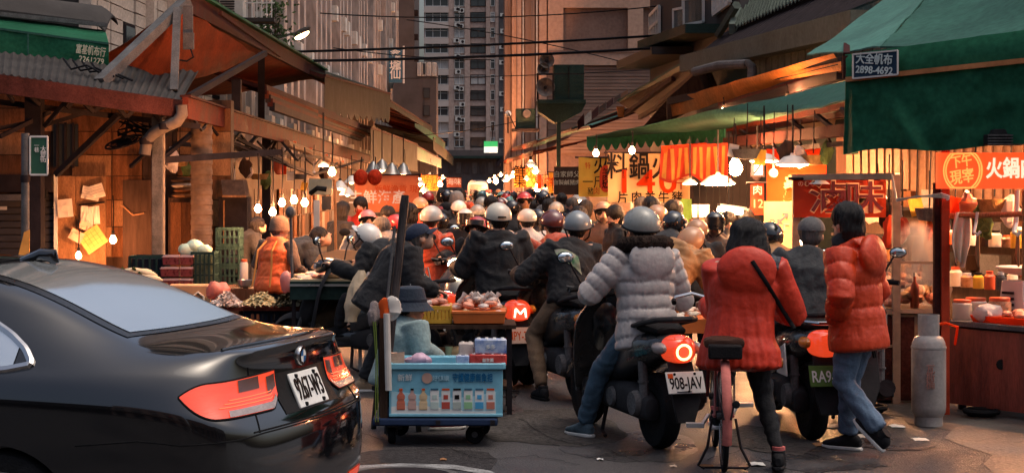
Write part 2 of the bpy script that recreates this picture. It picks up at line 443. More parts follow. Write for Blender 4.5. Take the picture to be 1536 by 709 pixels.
# ---------------------------------------------------------------- left row of buildings
XL=-7.2
t=thing('tiled_building','cream tiled building rising behind the orange tent canopy','building',(XL,40,0))
a,b=P(120,60,33),P(338,60,47)
a.z=b.z=0;ln=(b-a).length;ud=(b-a).normalized();nr=V((ud.y,-ud.x,0))
mb=MB();mb.prism([a,b,b+V((-6,2,0)),a+V((-6,2,0))],(0,0,26));mb.obj('wall',GROUT,t)
ang=atan2(ud.y,ud.x)
ncol=14;tw=ln/ncol
mb=MB();mb.box((0,0,0),(tw*.92,.06,.25));tm=mb.mesh('tile',TILE)
mb=MB();mb.box((0,0,0),(tw*.30,.12,.25));tm2=mb.mesh('tile',TILE)
iw=WM[t.name].inverted()
for c_ in range(ncol):
 rec=c_ in (3,8,12)
 for r_ in range(18):
  pos=a+ud*(tw*(c_+.5))+nr*(.03 if not rec else .0)+V((0,0,3.4+r_*.275))
  if rec and r_%9 in (3,4,5,6):continue
  link('tile',tm if not rec else tm,t,loc=iw@pos,rot=(0,RND.uniform(-.01,.01),ang))
for c_ in (3,8,12):
 for r_ in (0,1):
  q=MB();rt=Matrix.Rotation(ang,3,'Z')
  pos=a+ud*(tw*(c_+.5))+nr*.04+V((0,0,3.4+(r_*9+4.5)*.275))
  q.box(pos,(tw*.9,.05,1.1),rt);f=q.obj('window',STEELB,t)
  q=MB();q.box(pos+nr*.03,(tw*.7,.03,.95),rt);q.obj('pane',DGLASS,f)
for c_ in (0,5,7,10,13):
 q=MB();pos=a+ud*(tw*c_)+nr*.12
 q.box(pos+V((0,0,13)),(.16,.24,26),Matrix.Rotation(ang,3,'Z'));q.obj('pilaster',TILE,t)
t=thing('pilaster_building','long grey brown building with close vertical pilasters above the left stalls','building',(XL,90,0))
yA,yB=47.5,150
mb=MB();mb.box((XL-3,(yA+yB)/2,16),(6,yB-yA,32));mb.obj('wall',mat('facade_infill',(.17,.145,.135),r=.85,var=.3,sc=.6,bump=.1,fine=.2),t)
mb=MB();mb.box((0,0,14),(.5,.75,28));pm=mb.mesh('pilaster',FACA)
mb=MB();mb.box((0,0,0),(.16,1.5,1.5));wm_=mb.mesh('window',STEELG)
mb=MB();mb.box((.09,0,0),(.03,1.3,1.3));wp_=mb.mesh('pane',DGLASS)
iw=WM[t.name].inverted()
y=yA+.5;i=0
while y<yB:
 link('pilaster',pm,t,loc=iw@V((XL+.22+(.25 if i%5==0 else 0),y,2.8)))
 for fl in range(7):
  zz=5.2+fl*3.1
  if y+1.4<yB and (zz-1.7)/y*F<300:
   w=link('window',wm_,t,loc=iw@V((XL+.06,y+1.25,zz)))
   link('pane',wp_,w)
 for fl in range(6):
  zz=4.6+fl*3.1
  if RND.random()<.5 and (zz-1.7)/y*F<300:
   q=MB();q.box((XL+.45,y+1.2+RND.uniform(-.3,.3),zz-.9),(.5,.95,.7));q.obj('air_conditioner',ACM,t)
  if RND.random()<.4 and (zz-1.7)/y*F<300:
   q=MB()
   for g_ in range(6):q.bar((XL+.3,y+.65+.24*g_,zz-.75),(XL+.3,y+.65+.24*g_,zz+.8),.03)
   for g_ in (-.75,0,.8):q.bar((XL+.3,y+.6,zz+g_),(XL+.3,y+1.9,zz+g_),.04)
   q.obj('window_grille',WFRAME,t)
 for fl in range(9):
  zz=3.6+fl*3.1
  if i%3==0 and (zz-1.7)/y*F<310:
   q=MB();q.box((XL+.1,y+2.4,zz),(.2,4.6,.35));q.obj('floor_band',FACA,t)
 y+=2.1+i*.03;i+=1
t=thing('dark_slab_building','narrow near black building edge beside the sliver of sky','building',(-6.4,165,0))
mb=MB();mb.box((-6.9,165,15),(2.4,14,31));mb.obj('wall',FACD,t)
for i in range(9):
 mb=MB();mb.box((-5.6,158.6,9+i*2.2),(.5,1.0,.5));mb.obj('balcony',STEELB,t)
 # window with grille, AC and planter on the tiled corner
t=thing('air_conditioner','window air conditioner in a cage high on the tiled building','air conditioner',P(352,20,46))
c=P(349,12,46)
mb=MB();mb.box(c,(.62,.7,.55));mb.obj('casing',ACM,t)
for i in range(7):
 mb=MB();mb.bar(c+V((-.28,-.37,-.2+i*.065)),c+V((.10,-.37,-.2+i*.065)),.02,.03);mb.obj('louver',STEELB,t)
mb=MB()
for i in range(6):mb.bar(c+V((.42+.13*i,-.3,-.35)),c+V((.42+.13*i,-.3,.8)),.025)
for z in (-.35,.1,.8):mb.bar(c+V((.36,-.3,z)),c+V((1.15,-.3,z)),.035)
mb.obj('window_grille',WFRAME,t)
mb=MB();mb.box(c+V((.2,-.1,-.36)),(1.9,.8,.1));mb.obj('shelf',GREYR,t)
t=thing('potted_plant','leafy plant hanging from the facade beside the street lamp','plant',P(410,50,50))
mb=MB();base=P(410,62,50)
for i in range(420):
 p=base+V((RND.gauss(0,.28),RND.gauss(0,.2),RND.uniform(-.35,1.15)))
 d=V((RND.uniform(-1,1),RND.uniform(-1,1),RND.uniform(-.8,.3))).normalized()*.15;s=d.orthogonal().normalized()*.05
 mb.add([p,p+d*.5+s,p+d,p+d*.5-s],[(0,1,2,3)])
o=mb.obj('foliage',PLANTM,t);o['kind']='stuff'
mb=MB();mb.cyl(base+V((0,0,-.55)),base+V((0,0,-.25)),.16,12,0,.22);mb.obj('pot',RUST,t)
mb=MB()
for i in range(9):mb.tube([base+V((0,0,-.3)),base+V((RND.gauss(0,.1),0,.3)),base+V((RND.gauss(0,.3),RND.gauss(0,.1),RND.uniform(.6,1.1)))],[.02,.014,.006],5)
mb.obj('stem',WOODD,t)
t=thing('street_lamp','lit street lamp on an arm from the left facade','street lamp',P(453,52,52))
c=P(453,52,52)
mb=MB();mb.ball(c+V((0,0,-.02)),(.24,.14,.09),12,rot=Matrix.Rotation(-.5,3,'Y'));mb.obj('lens',STREETL,t)
mb=MB();mb.ball(c+V((0,0,.08)),(.30,.17,.10),12,rot=Matrix.Rotation(-.5,3,'Y'));mb.obj('lamp_head',GREYR,t)
mb=MB();mb.tube([c+V((.2,0,.16)),c+V((-.6,.1,-.05)),c+V((-1.4,.3,-.1))],.035,8);mb.obj('arm',STEELG,t)
# blue vertical shop sign
t=thing('vertical_sign','blue vertical shop sign with white characters on the left facade','sign',P(592,97,120))
BS=mat('blue_sign',(.05,.13,.2),r=.5,var=.2,bump=0)
a=P(583,72,120);b=P(603,124,120)
mb=MB();mb.box((a+b)/2+V((0,.12,0)),(b.x-a.x,.2,a.z-b.z));mb.obj('panel',BS,t)
lettering('鑫瓏仙',.82,(a+b)/2,WHITEP,t,vertical=True,bold=.01)
mb=MB();mb.box((P(598,97,121))+V((.35,.1,0)),(.12,.25,2.6));mb.obj('edge',WFRAME,t)
t=thing('lightbox_sign','small green and white lit box sign hanging over the far street','sign',P(736,220,110))
LB=emis('lightbox_white',(.75,.9,.8),.4);LG=emis('lightbox_green',(.01,.5,.14),.3)
a=P(726,212,110);b=P(746.5,229,110);m_=a.z-(a.z-b.z)*.47
mb=MB();mb.box(((a.x+b.x)/2,110.1,(m_+b.z)/2),(b.x-a.x,.2,m_-b.z));mb.obj('white_face',LB,t)
mb=MB();mb.box(((a.x+b.x)/2,110.1,(m_+a.z)/2+.003),(b.x-a.x,.2,a.z-m_));mb.obj('green_face',LG,t)
mb=MB();mb.tube([(a.x+.5,110.1,a.z),(a.x+.6,110.1,a.z+1.2)],.03,6);mb.obj('hanger',STEELB,t)
# ---------------------------------------------------------------- right: open window house, green metal house
t=thing('window_house','grey house with white casement windows standing open, upper right','house',P(1040,60,42))
a,b=P(975,0,52),P(1110,0,34);a.z=b.z=0
ud=(b-a).normalized();ang=atan2(ud.y,ud.x);ln=(b-a).length;nr=V((ud.y,-ud.x,0));nr=nr if nr.x<0 else -nr
mb=MB();mb.prism([a,b,b+V((6,3,0)),a+V((6,3,0))],(0,0,14));mb.obj('wall',FACD,t)
iw=WM[t.name].inverted()
HOUSEW=mat('house_tile',(.13,.105,.1),r=.8,var=.3,sc=.8,bump=.1,fine=.2)
def on_wall(px,py):
 """point of the wall line seen at px"""
 d=V(((px-CX)/F,1,0));q=a;den=d.x*ud.y-d.y*ud.x
 s=(q.x*ud.y-q.y*ud.x)/den
 y=d.y*s
 return V(((px-CX)/F*y,y,H-(py-CY)*y/F))
mb=MB();c=on_wall(990,60)
for i,(x0,x1,y0,y1) in enumerate(((979,993,24,86),(1030,1056,-30,36),(1076,1100,-60,22))):
 p0=on_wall(x0,y1);p1=on_wall(x1,y1);top=on_wall(x0,y0).z
 w=(p1-p0).length;h=top-p0.z;cc=(p0+p1)/2;cc.z=(top+p0.z)/2
 rt=Matrix.Rotation(ang,3,'Z')
 q=MB();q.box(cc+nr*.03,(w,.05,h),rt);f=q.obj('window',DGLASS,t)
 q=MB()
 n=4
 for j in range(n+1):q.box(cc+nr*.08+ud*(-w/2+w*j/n),(.11,.08,h),rt)
 for z in (-h/2,h*.18,h/2):q.box(cc+nr*.085+V((0,0,z)),(w,.07,.09),rt)
 q.obj('frame',WFRAME,f)
for (x0,x1,y0,y1,yy) in ((1010,1035,10,50,43),(1026,1055,-6,38,40)):
 p0=P(x0,y1,yy);p1=P(x1,y0,yy-.8)
 q=MB();d=p1-p0;d.z=0;w=d.length;dd=d.normalized();z0,z1=p0.z,p1.z
 for s in (0,1):q.bar(p0+dd*w*s,V((*(p0+dd*w*s).xy,z1)),.06,.06)
 for z in (z0,z1):q.bar(V((*p0.xy,z)),V((*(p0+dd*w).xy,z)),.06,.06)
 f=q.obj('casement',WFRAME,t)
 q=MB();q.prism([p0+V((0,.01,0)),p0+dd*w+V((0,.01,0)),V((*(p0+dd*w).xy,z1)),V((*p0.xy,z1))],(0,.012,0));q.obj('pane',DGLASS,f)
q=MB();q.prism([on_wall(975,92),on_wall(1040,70),on_wall(1040,82),on_wall(975,104)],nr*1.0);q.obj('sill',GREYR,t)
q=MB();q.prism([on_wall(1000,62),on_wall(1085,36),on_wall(1085,50),on_wall(1000,76)],nr*.8);q.obj('rain_hood',DGREEN,t)
t=thing('metal_house','dark green corrugated metal upper storey behind the right awnings','house',P(1160,60,28))
a,b=P(1045,0,34),P(1330,0,21);a.z=b.z=0
ud=(b-a).normalized();ang=atan2(ud.y,ud.x);ln=(b-a).length;nr=V((ud.y,-ud.x,0));nr=nr if nr.x<0 else -nr
mb=MB();mb.prism([a,b,b+V((5,3,0)),a+V((5,3,0))],(0,0,4.05));mb.obj('wall',DGREEN,t)
iw=WM[t.name].inverted()
mb=MB();rt=Matrix.Rotation(ang,3,'Z')
n=30;pw=ln/n
q=MB();q.box((0,0,0),(pw*.86,.05,1.5));pm=q.mesh('siding_panel',MGREEN)
for i in range(n):
 pos=a+ud*pw*(i+.5)+nr*.03+V((0,0,3.25))
 if pos.x/pos.y*F+CX>1128:link('siding_panel',pm,t,loc=iw@pos,rot=(0,0,ang))
 # fascia following the photo's rising edge
p0,p1=on_wall(1046,84),on_wall(1318,15)
q=MB();q.prism([p0,p1,p1+V((0,0,-.32)),p0+V((0,0,-.32))],nr*.35);q.obj('fascia',MGREEN,t)
# roof slope with corrugation (visible beyond the fascia)
def rf(u,v):
 e=lerp(p0,p1,u);tp=e+V((3.6,3.0,2.7))
 return lerp(e,tp,v)+V((0,0,.04*sin(u*220)))
q=MB();q.grid(lambda u,v:rf(u,v),200,2,thick=.03);q.obj('roof',STEELB,t)
q=MB();q.tube([P(1105,8,33),P(1078,52,34)],.09,6);q.obj('gable_trim',MGREEN,t)
c0=P(1040,106,30)
q=MB();q.tube([P(1042,108,29),P(1080,98,28),P(1122,96,27),P(1128,100,27),P(1128,118,27)],.075,10);q.obj('drainpipe',STEELG,t)
# second upper roof, top right
t=thing('upper_roof','corrugated dark roof slope above the green metal house','roof',P(1180,20,30))
def rf2(u,v):
 return lerp(lerp(P(1098,42,33),P(1330,-60,25),u),lerp(P(1125,-30,37),P(1330,-160,30),u),v)+V((0,0,.03*sin(u*260)))
q=MB();q.grid(rf2,220,2,thick=.03);q.obj('sheet',MGREEN,t)
q=MB();q.bar(P(1098,44,32.8),P(1128,-30,36.8),.12,.2);q.obj('barge_board',MGREEN,t)
# loudspeaker cabinet on its platform
t=thing('loudspeaker_platform','dark green steel cabinet and platform carrying the horn loudspeakers','equipment cabinet',P(840,180,60))
k=60/F
def Q(px,py,dy=0):return P(px,py,60)+V((0,dy,0))
mb=MB();a,b=Q(831,97),Q(876,152);mb.box(((a.x+b.x)/2,60.5,(a.z+b.z)/2),(b.x-a.x,1.0,a.z-b.z));mb.obj('cabinet',DGREEN,t,bev=.01)
mb=MB();mb.box((Q(853.5,124).x,59.98,Q(0,124).z),(.02,.06,1.2));mb.obj('door_seam',STEELB,t)
mb=MB();a,b=Q(806,150),Q(878,156);mb.box(((a.x+b.x)/2,60.4,(a.z+b.z)/2),(b.x-a.x,1.4,a.z-b.z));mb.obj('platform',DGREEN,t)
mb=MB();mb.prism([Q(806,156.2,-.25),Q(878,156.2,-.25),Q(872,168,-.2),Q(842,184,-.1),Q(832,184,-.1),Q(808,168,-.2)],(0,1.2,0));mb.obj('hopper',DGREEN,t)
mb=MB();mb.bar(Q(806,110),Q(806,150),.05);mb.bar(Q(806,112),Q(831,112),.05);mb.bar(Q(829,112,-.3),Q(829,150,-.3),.05);mb.bar(Q(806,112,-.3),Q(876,112,-.3),.04);mb.obj('railing',STEELB,t)
mb=MB();mb.bar(Q(838,184),V((Q(838,0).x,60.3,0)),.14);mb.obj('post',DGREEN,t)
HORN=mat('horn_grey',(.13,.12,.12),r=.5,var=.3,bump=.1)
for px,py,r,lab in ((820,91,.27,'grey horn loudspeaker topmost on the green cabinet platform'),(815,104,.22,'small horn loudspeaker turned away just under the topmost one'),(818,131,.33,'shaded horn loudspeaker low beside the green cabinet')):
 s=thing('horn_loudspeaker',lab,'loudspeaker',Q(px,py),group='horn loudspeakers on the green platform')
 mb=MB();mb.lathe([(.05,.35),(.06,.2),(r*.5,.1),(r*.85,-.05),(r,-.1),(r*.97,-.11),(r*.8,-.06),(r*.45,.06),(.05,.1)],Q(px,py),16,axis='Y');mb.obj('horn',HORN,s)
 mb=MB();mb.lathe([(.0,-.08),(.05,-.06),(.06,.1)],Q(px,py),10,axis='Y');mb.obj('driver',STEELB,s)
 mb=MB();mb.bar(Q(px,py,.3),Q(px+6,py+6,.3),.04);mb.obj('bracket',STEELB,s)
t=thing('speaker_cabinet','smaller dark box on brackets left of the loudspeaker platform','equipment cabinet',P(784,180,64))
a,b=P(774,163,64),P(803,193,64)
mb=MB();mb.box(((a.x+b.x)/2,64.3,(a.z+b.z)/2),(b.x-a.x,.6,a.z-b.z));mb.obj('cabinet',DGREEN,t)
mb=MB();mb.box(((a.x+b.x)/2,64.2,b.z-.05),(b.x-a.x+.3,.9,.1));mb.bar((a.x,64.2,b.z),(a.x-.3,64.2,a.z-.1),.04);mb.obj('bracket',STEELB,t)
mb=MB();mb.lathe([(0,-.05),(.14,-.05),(.16,.02)],P(790,171,63.95),14,axis='Y');mb.obj('grille',HORN,t)
t=thing('roof_ventilator','small round white lamp dome above the dark box','lamp',P(762,171,66))
mb=MB();mb.ball(P(762,171,66),.13,10);mb.obj('dome',WFRAME,t);mb=MB();mb.tube([P(762,173,66),P(762,200,66)],.03,6);mb.obj('stalk',STEELB,t)
# cables
CBL=[((430,78,45),(1010,52,45),3,'thick black cable slung highest across the street'),((380,92,40),(1020,70,42),5,'thick black cable slung just under the highest one'),((500,72,60),(740,90,60),4,'thin cable crossing in front of the tower windows'),((600,118,70),(990,104,70),2,'thin level cable passing above the horn loudspeakers'),((560,205,80),(820,172,70),8,'thin sagging cable low above the far stalls'),((610,30,60),(960,100,60),-6,'thin cable slanting down to the beige wall'),((480,20,50),(1000,8,50),12,'thin sagging cable near the top of the frame')]
for i,(a,b,sag,lab) in enumerate(CBL):
 pts=[lerp(P(*a),P(*b),u/24)+V((0,0,-sag*a[2]/F*4*(u/24)*(1-u/24))) for u in range(25)]
 mb=MB();mb.tube(pts,.035 if i<2 else .018,5);tag(mb.obj('overhead_cable',CABLE),lab,'cable','cables across the street')
 # ---------------------------------------------------------------- houses across the road behind the viewpoint (seen only in reflections)
for i,(x,w_,h_,m,lab) in enumerate(((-22,13,9,FACD,'dark two storey house across the road, behind the viewpoint on the left'),(-8,14,11,TOWER,'brick house across the road, straight behind the viewpoint'),(7,15,8.5,BEIGED,'beige house across the road, behind the viewpoint on the right'),(22,14,10,FACA,'grey house across the road, far right behind the viewpoint'))):
 t=thing('street_house',lab,'house',(x,-15,0),group='houses across the road');q=MB();q.box((x,-18,h_/2),(w_,6,h_));q.obj('wall',m,t)
 q=MB();q.box((x,-14.9,2.9),(w_,1.2,.25));q.obj('canopy',GREYR,t)
 for j in range(5):
  for fl in range(3):
   if 2+fl*3+1.2>h_:continue
   q=MB();q.box((x-w_/2+w_*(j+.5)/5,-14.98,1.3+fl*3.1),(1.5,.1,1.7 if fl else 2.4));f=q.obj('window' if fl else 'shutter',DGLASS if fl else SHUT,t)
   q=MB();q.box((x-w_/2+w_*(j+.5)/5,-14.9,1.3+fl*3.1-.95),(1.7,.15,.1));q.obj('sill',WFRAME,f)
   # ---------------------------------------------------------------- the black coupe
PAINTC=mat('black_car_paint',(.004,.004,.005),r=.10,var=.1,sc=2,bump=0,coat=1.0,spec=.5)
TINT=mat('film_tinted_glass',(.80,.84,.84),r=.10,var=.06,sc=1,bump=0,metal=.85)
CHROME=mat('satin_chrome',(.55,.54,.54),r=.22,var=.1,bump=0,metal=1)
ALLOY=mat('alloy_wheel',(.42,.42,.43),r=.3,var=.15,bump=0,metal=.9)
TYRE=mat('tyre_rubber',(.016,.016,.017),r=.75,var=.3,sc=12,bump=.3)
REDL=mat('red_lamp_lens',(.52,.04,.02),r=.12,var=.55,sc=5,stretch=(1,1,4),bump=.04,bsc=40,coat=.6,em=(1,.075,.02),es=.26)
REDTUBE=emis('lamp_light_tube',(1,.16,.06),.42)
SMOKE=mat('smoked_lens',(.10,.03,.025),r=.1,bump=0,coat=.5)
CLEARL=mat('clear_lens',(.38,.30,.28),r=.12,bump=.2,bsc=60,coat=.5)
PLATE=mat('number_plate_white',(.72,.71,.68),r=.5,var=.08,sc=6,bump=.05,fine=.05)
BLACKG=mat('gloss_black_plastic',(.012,.012,.013),r=.28,var=.2,bump=0)
BLACKS=mat('matt_black_plastic',(.018,.018,.019),r=.55,var=.3,sc=6,bump=.15)
ST=[(0.03,.30,[(0.6,0.36),(0.66,0.56),(0.64,0.74),(0.6,0.83),(0.56,0.93),(0.53,1.01),(0.48,1.045)],1.06),(0.09,.24,[(0.74,0.33),(0.79,0.56),(0.775,0.78),(0.72,0.87),(0.69,0.95),(0.64,1.02),(0.56,1.055)],1.07),(0.22,.22,[(0.81,0.3),(0.845,0.56),(0.835,0.82),(0.8,0.91),(0.765,0.97),(0.71,1.025),(0.58,1.06)],1.075),(0.38,.20,[(0.835,0.28),(0.872,0.56),(0.868,0.84),(0.84,0.925),(0.8,0.975),(0.73,1.03),(0.59,1.065)],1.085),(0.54,.20,[(0.84,0.27),(0.888,0.56),(0.886,0.85),(0.86,0.935),(0.82,0.98),(0.735,1.045),(0.6,1.085)],1.105),(0.73,.20,[(0.84,0.26),(0.892,0.56),(0.892,0.855),(0.868,0.94),(0.825,0.985),(0.73,1.085),(0.605,1.16)],1.195),(1.00,.20,[(0.84,0.26),(0.89,0.56),(0.89,0.86),(0.868,0.945),(0.822,0.99),(0.715,1.15),(0.6,1.28)],1.315),(1.34,.20,[(0.84,0.26),(0.886,0.56),(0.886,0.86),(0.866,0.945),(0.82,0.985),(0.705,1.19),(0.59,1.36)],1.405),(1.88,.20,[(0.84,0.26),(0.88,0.56),(0.88,0.86),(0.862,0.94),(0.815,0.975),(0.7,1.195),(0.59,1.385)],1.44),(2.55,.20,[(0.84,0.26),(0.88,0.56),(0.88,0.855),(0.86,0.93),(0.812,0.96),(0.7,1.17),(0.575,1.355)],1.415),(2.95,.20,[(0.84,0.26),(0.88,0.56),(0.88,0.85),(0.855,0.92),(0.8,0.95),(0.72,1.06),(0.58,1.17)],1.22),(3.30,.20,[(0.84,0.26),(0.885,0.54),(0.882,0.79),(0.85,0.875),(0.79,0.92),(0.72,0.965),(0.55,1.0)],1.03),(3.80,.20,[(0.83,0.27),(0.88,0.54),(0.875,0.75),(0.83,0.835),(0.76,0.87),(0.66,0.895),(0.48,0.92)],.94),(4.20,.21,[(0.8,0.28),(0.84,0.52),(0.83,0.69),(0.77,0.765),(0.7,0.795),(0.6,0.815),(0.42,0.83)],.85),(4.45,.24,[(0.7,0.3),(0.74,0.48),(0.73,0.63),(0.68,0.695),(0.6,0.715),(0.5,0.725),(0.35,0.74)],.75),(4.56,.30,[(0.55,0.34),(0.58,0.46),(0.57,0.58),(0.52,0.635),(0.45,0.645),(0.38,0.725),(0.28,0.66)],.67)]
# how far each profile level stands behind its rear station (bumper full, trunk face leaning in)
DXR={0:[.0,-.05,-.06,-.045,.035,.055,.06,.035],1:[.0,-.02,-.03,-.02,.02,.03,.04,.03]}
bm=bmesh.new();rings=[]
for i,(x,zb,pr,zc) in enumerate(ST):
 dx=DXR.get(i,[0]*8)
 row=[V((x+dx[0],0,zb)),V((x+dx[0],pr[0][0]*.85,zb))]
 row+=[V((x+dx[k_+1] if k_<7 else x,y,z)) for k_,(y,z) in enumerate(pr)]
 row+=[V((x+dx[7]-(.02 if i<2 else 0),0,zc))]
 L_=[bm.verts.new(p) for p in row]
 R_=[L_[0]]+[bm.verts.new((p.x,-p.y,p.z)) for p in row[1:-1]]+[L_[-1]]
 rings.append((L_,R_))
K=len(rings[0][0])
for i in range(len(ST)-1):
 for s in (0,1):
  for k_ in range(K-1):
   q=[rings[i][s][k_],rings[i][s][k_+1],rings[i+1][s][k_+1],rings[i+1][s][k_]]
   bm.faces.new(q if s else q[::-1])
for i,bul in ((0,-.055),(len(ST)-1,.05)):
 L_,R_=rings[i]
 mid=[L_[0]]+[bm.verts.new(((L_[k_].co.x+bul),0,L_[k_].co.z+(.012 if k_>5 else 0))) for k_ in range(1,K-1)]+[L_[-1]]
 for s,T in ((0,L_),(1,R_)):
  for k_ in range(K-1):
   q=[]
   for v_ in (T[k_],T[k_+1],mid[k_+1],mid[k_]):
    if v_ not in q:q.append(v_)
   try:bm.faces.new(q)
   except ValueError:pass
bmesh.ops.recalc_face_normals(bm,faces=bm.faces)
cl=bm.edges.layers.float.new('crease_edge')
for i in range(len(ST)):
 for s in (0,1):
  for k_,c_ in ((4,.55),(6,.35),(8,.35)):
   if i<len(ST)-1:
    e=bm.edges.get((rings[i][s][k_],rings[i+1][s][k_]))
    if e:e[cl]=c_
for s in (0,1):
 for k_ in (7,8):
  e=bm.edges.get((rings[0][s][k_],rings[0][s][k_+1]))
  if e:e[cl]=.75
 e=bm.edges.get((rings[0][s][3],rings[0][s][4]))
me=bpy.data.meshes.new('car_body');bm.to_mesh(me);bm.free()
for p in me.polygons:p.use_smooth=True
CARLOC,CARRZ=V((-.712,7.46,0)),radians(164)
car=thing('parked_car','glossy black coupe seen from its rear corner, red tail lamp towards the camera','car',CARLOC,CARRZ)
tmp=link('body',me);tmp.modifiers.new('s','SUBSURF').levels=3
cb=MB()
for x in (.98,3.74):
 for s in (-1,1):cb.lathe([(.355,s*.58),(.355,s*1.1)],(x,0,.33),40,axis='Y')
cut=link('cut',cb.mesh('cut',PAINTC))
b_=tmp.modifiers.new('b','BOOLEAN');b_.object=cut;b_.operation='DIFFERENCE';b_.solver='EXACT'
dg=bpy.context.evaluated_depsgraph_get();dg.update()
bme=bpy.data.meshes.new_from_object(tmp.evaluated_get(dg))
bpy.data.objects.remove(tmp);bpy.data.objects.remove(cut)
bme.materials.clear();bme.materials.append(PAINTC);bme.name='body'
for p in bme.polygons:p.use_smooth=True
bme.set_sharp_from_angle(angle=radians(40))
link('body',bme,car)
BV=BVHTree.FromPolygons([v.co.copy() for v in bme.vertices],[tuple(p.vertices) for p in bme.polygons])
def ray(o,d,off=.004):
 h,n,_,_=BV.ray_cast(V(o),V(d).normalized())
 if h is None:return None
 if n.dot(V(d))>0:n=-n
 return h+n*off
def rpt(th,z,off=.004):
 o=V((.62,0,z));d=V((-cos(radians(th)),sin(radians(th)),0))
 h,n,_,_=BV.ray_cast(o,d)
 if n.dot(d)<0:n=-n
 return h+n*off
def patch(fn,nu,nv,name,m,off=.004,thick=.004,parent=None):
 mb=MB();mb.grid(fn,nu,nv);mb.v=[p for p in mb.v]
 return mb.obj(name,m,parent or car,local=True,ang=60)
def seam(pts,r=.0035,name='panel_gap',m=None):
 mb=MB();mb.tube(pts,r,5);return mb.obj(name,m or BLACK,car,local=True)
for s in (1,-1):
 def TL(u,v,off=.006,s=s):
  th=26.5+38*u
  lo=.800+.085*max(0,(u-.75)/.25)**2;hi=.952-.02*u-.04*max(0,(u-.8)/.2)**2
  lo+=.05*max(0,1-u/.14)
  z=lo+(hi-lo)*v
  p=rpt(th*s,z,off);return p
 q=patch(lambda u,v:TL(u,v),26,10,'tail_lamp',REDL)
 patch(lambda u,v:TL(.05+.62*u,.02+.17*v,.009),18,3,'clear_lens',CLEARL,parent=q)
 patch(lambda u,v:TL(.30+.26*u,.62+.34*v,.009),10,4,'smoked_lens',SMOKE,parent=q)
 patch(lambda u,v:TL(.03+.15*u,.42+.46*v,.009),8,4,'smoked_lens',SMOKE,parent=q)
 for k_ in range(3):patch(lambda u,v:TL(.12+(.62-.04*k_)*u,.27+.09*k_+.025*v,.0095),18,1,'light_tube',REDTUBE,parent=q)
 seam([TL(u/30,0,.003) for u in range(31)]+[TL(1,v/5,.003) for v in range(6)]+[TL(1-u/30,1,.003) for u in range(31)]+[TL(0,1-v/5,.003) for v in range(6)],.005)
 # side glass with chrome surround
 def SG(u,v,off=.004,s=s):
  x=.88+2.13*u
  zl=1.00-.03*u-.02*min(1,u/.05);zh=float(np.interp(u,[0,.02,.06,.15,.3,.5,.7,.85,1],[1.01,1.055,1.11,1.20,1.285,1.315,1.27,1.15,.985]))
  p=ray((x,2*s,zl+(zh-zl)*v),(0,-s,0),off);return p
 patch(lambda u,v:SG(.035+.93*u**1.6,.06+.88*v),40,6,'side_window',TINT)
 tr=[SG(u**1.8,0,.002) for u in [i/40 for i in range(40,-1,-1)]]+[SG(u**1.8,1,.002) for u in [i/40 for i in range(1,41)]]
 mb=MB();mb.tube(tr,.017,6);mb.obj('window_trim',CHROME,car,local=True)
 seam([ray((x/20,2*s,.985),(0,-s,0),.001) for x in range(19,70)],.004)
 seam([ray((1.62,2*s,z/20),(0,-s,0),.001) for z in range(7,19)],.004)
 seam([ray((2.95,2*s,z/20),(0,-s,0),.001) for z in range(7,18)],.004)
 mb=MB();hpt=ray((1.86,2*s,.80),(0,-s,0),.012);mb.box(hpt,(.2,.022,.03));mb.obj('door_handle',PAINTC,car,local=True,bev=.008)
 mb=MB();mb.ball((2.78,s*.98,1.0),(.07,.11,.07),12);mb.bar((2.80,s*.86,.95),(2.78,s*.95,.98),.04);mb.obj('wing_mirror',PAINTC,car,local=True)
 patch(lambda u,v:ray((5.2,s*(.40+.30*u),.60+.06*v),(-1,0,0),.005),8,4,'headlight',CLEARL)
 # bumper to wing gap, side reflector in bumper
 seam([rpt(s*th,.725-.0004*(th-40)**1.2 if th>40 else .725,.001) for th in range(0,66,2)]+[ray((x/50,2*s,.725-(x/50-.36)*.10),(0,-s,0),.001) for x in range(19,33)],.0035)
 patch(lambda u,v:rpt(s*(28+16*u),.40+.035*v,.004),8,2,'bumper_reflector',REDL)
 # trunk lid gap
 seam([rpt(s*42,z/100,.001) for z in range(73,99)],.003)
 # wheels
 for x in (.98,3.74):
  w=MB();yy=s*.765
  w.lathe([(.215,-.11),(.25,-.112),(.315,-.10),(.328,-.07),(.33,0),(.328,.07),(.315,.10),(.25,.112),(.215,.11)],(x,yy,.33),40,axis='Y');w.f.pop();w.f.pop();w.mi=w.mi[:-2];w.flat=w.flat[:-2]
  wo=w.obj('wheel',TYRE,car,local=True)
  w=MB();w.lathe([(.245,s*.075),(.25,s*.112),(.235,s*.114),(.222,s*.08),(.215,-s*.09)],(x,yy,.33),40,axis='Y');w.f.pop();w.f.pop();w.mi=w.mi[:-2];w.flat=w.flat[:-2]
  for j in range(5):
   for dj in (-.13,.13):
    a=2*pi*j/5+.3
    w.bar((x+.05*cos(a+dj),yy+s*.085,.33+.05*sin(a+dj)),(x+.235*cos(a+dj),yy+s*.10,.33+.235*sin(a+dj)),.032,.03,up=(0,1,0))
  w.lathe([(.0,s*.10),(.05,s*.10),(.065,s*.07),(.065,-s*.02)],(x,yy,.33),16,axis='Y')
  w.obj('rim',ALLOY,wo,local=True)
  w=MB();w.lathe([(.14,s*.0),(.15,s*.02),(.0,s*.02)],(x,yy,.33),24,axis='Y');w.obj('brake_disc',STEELG,wo,local=True)
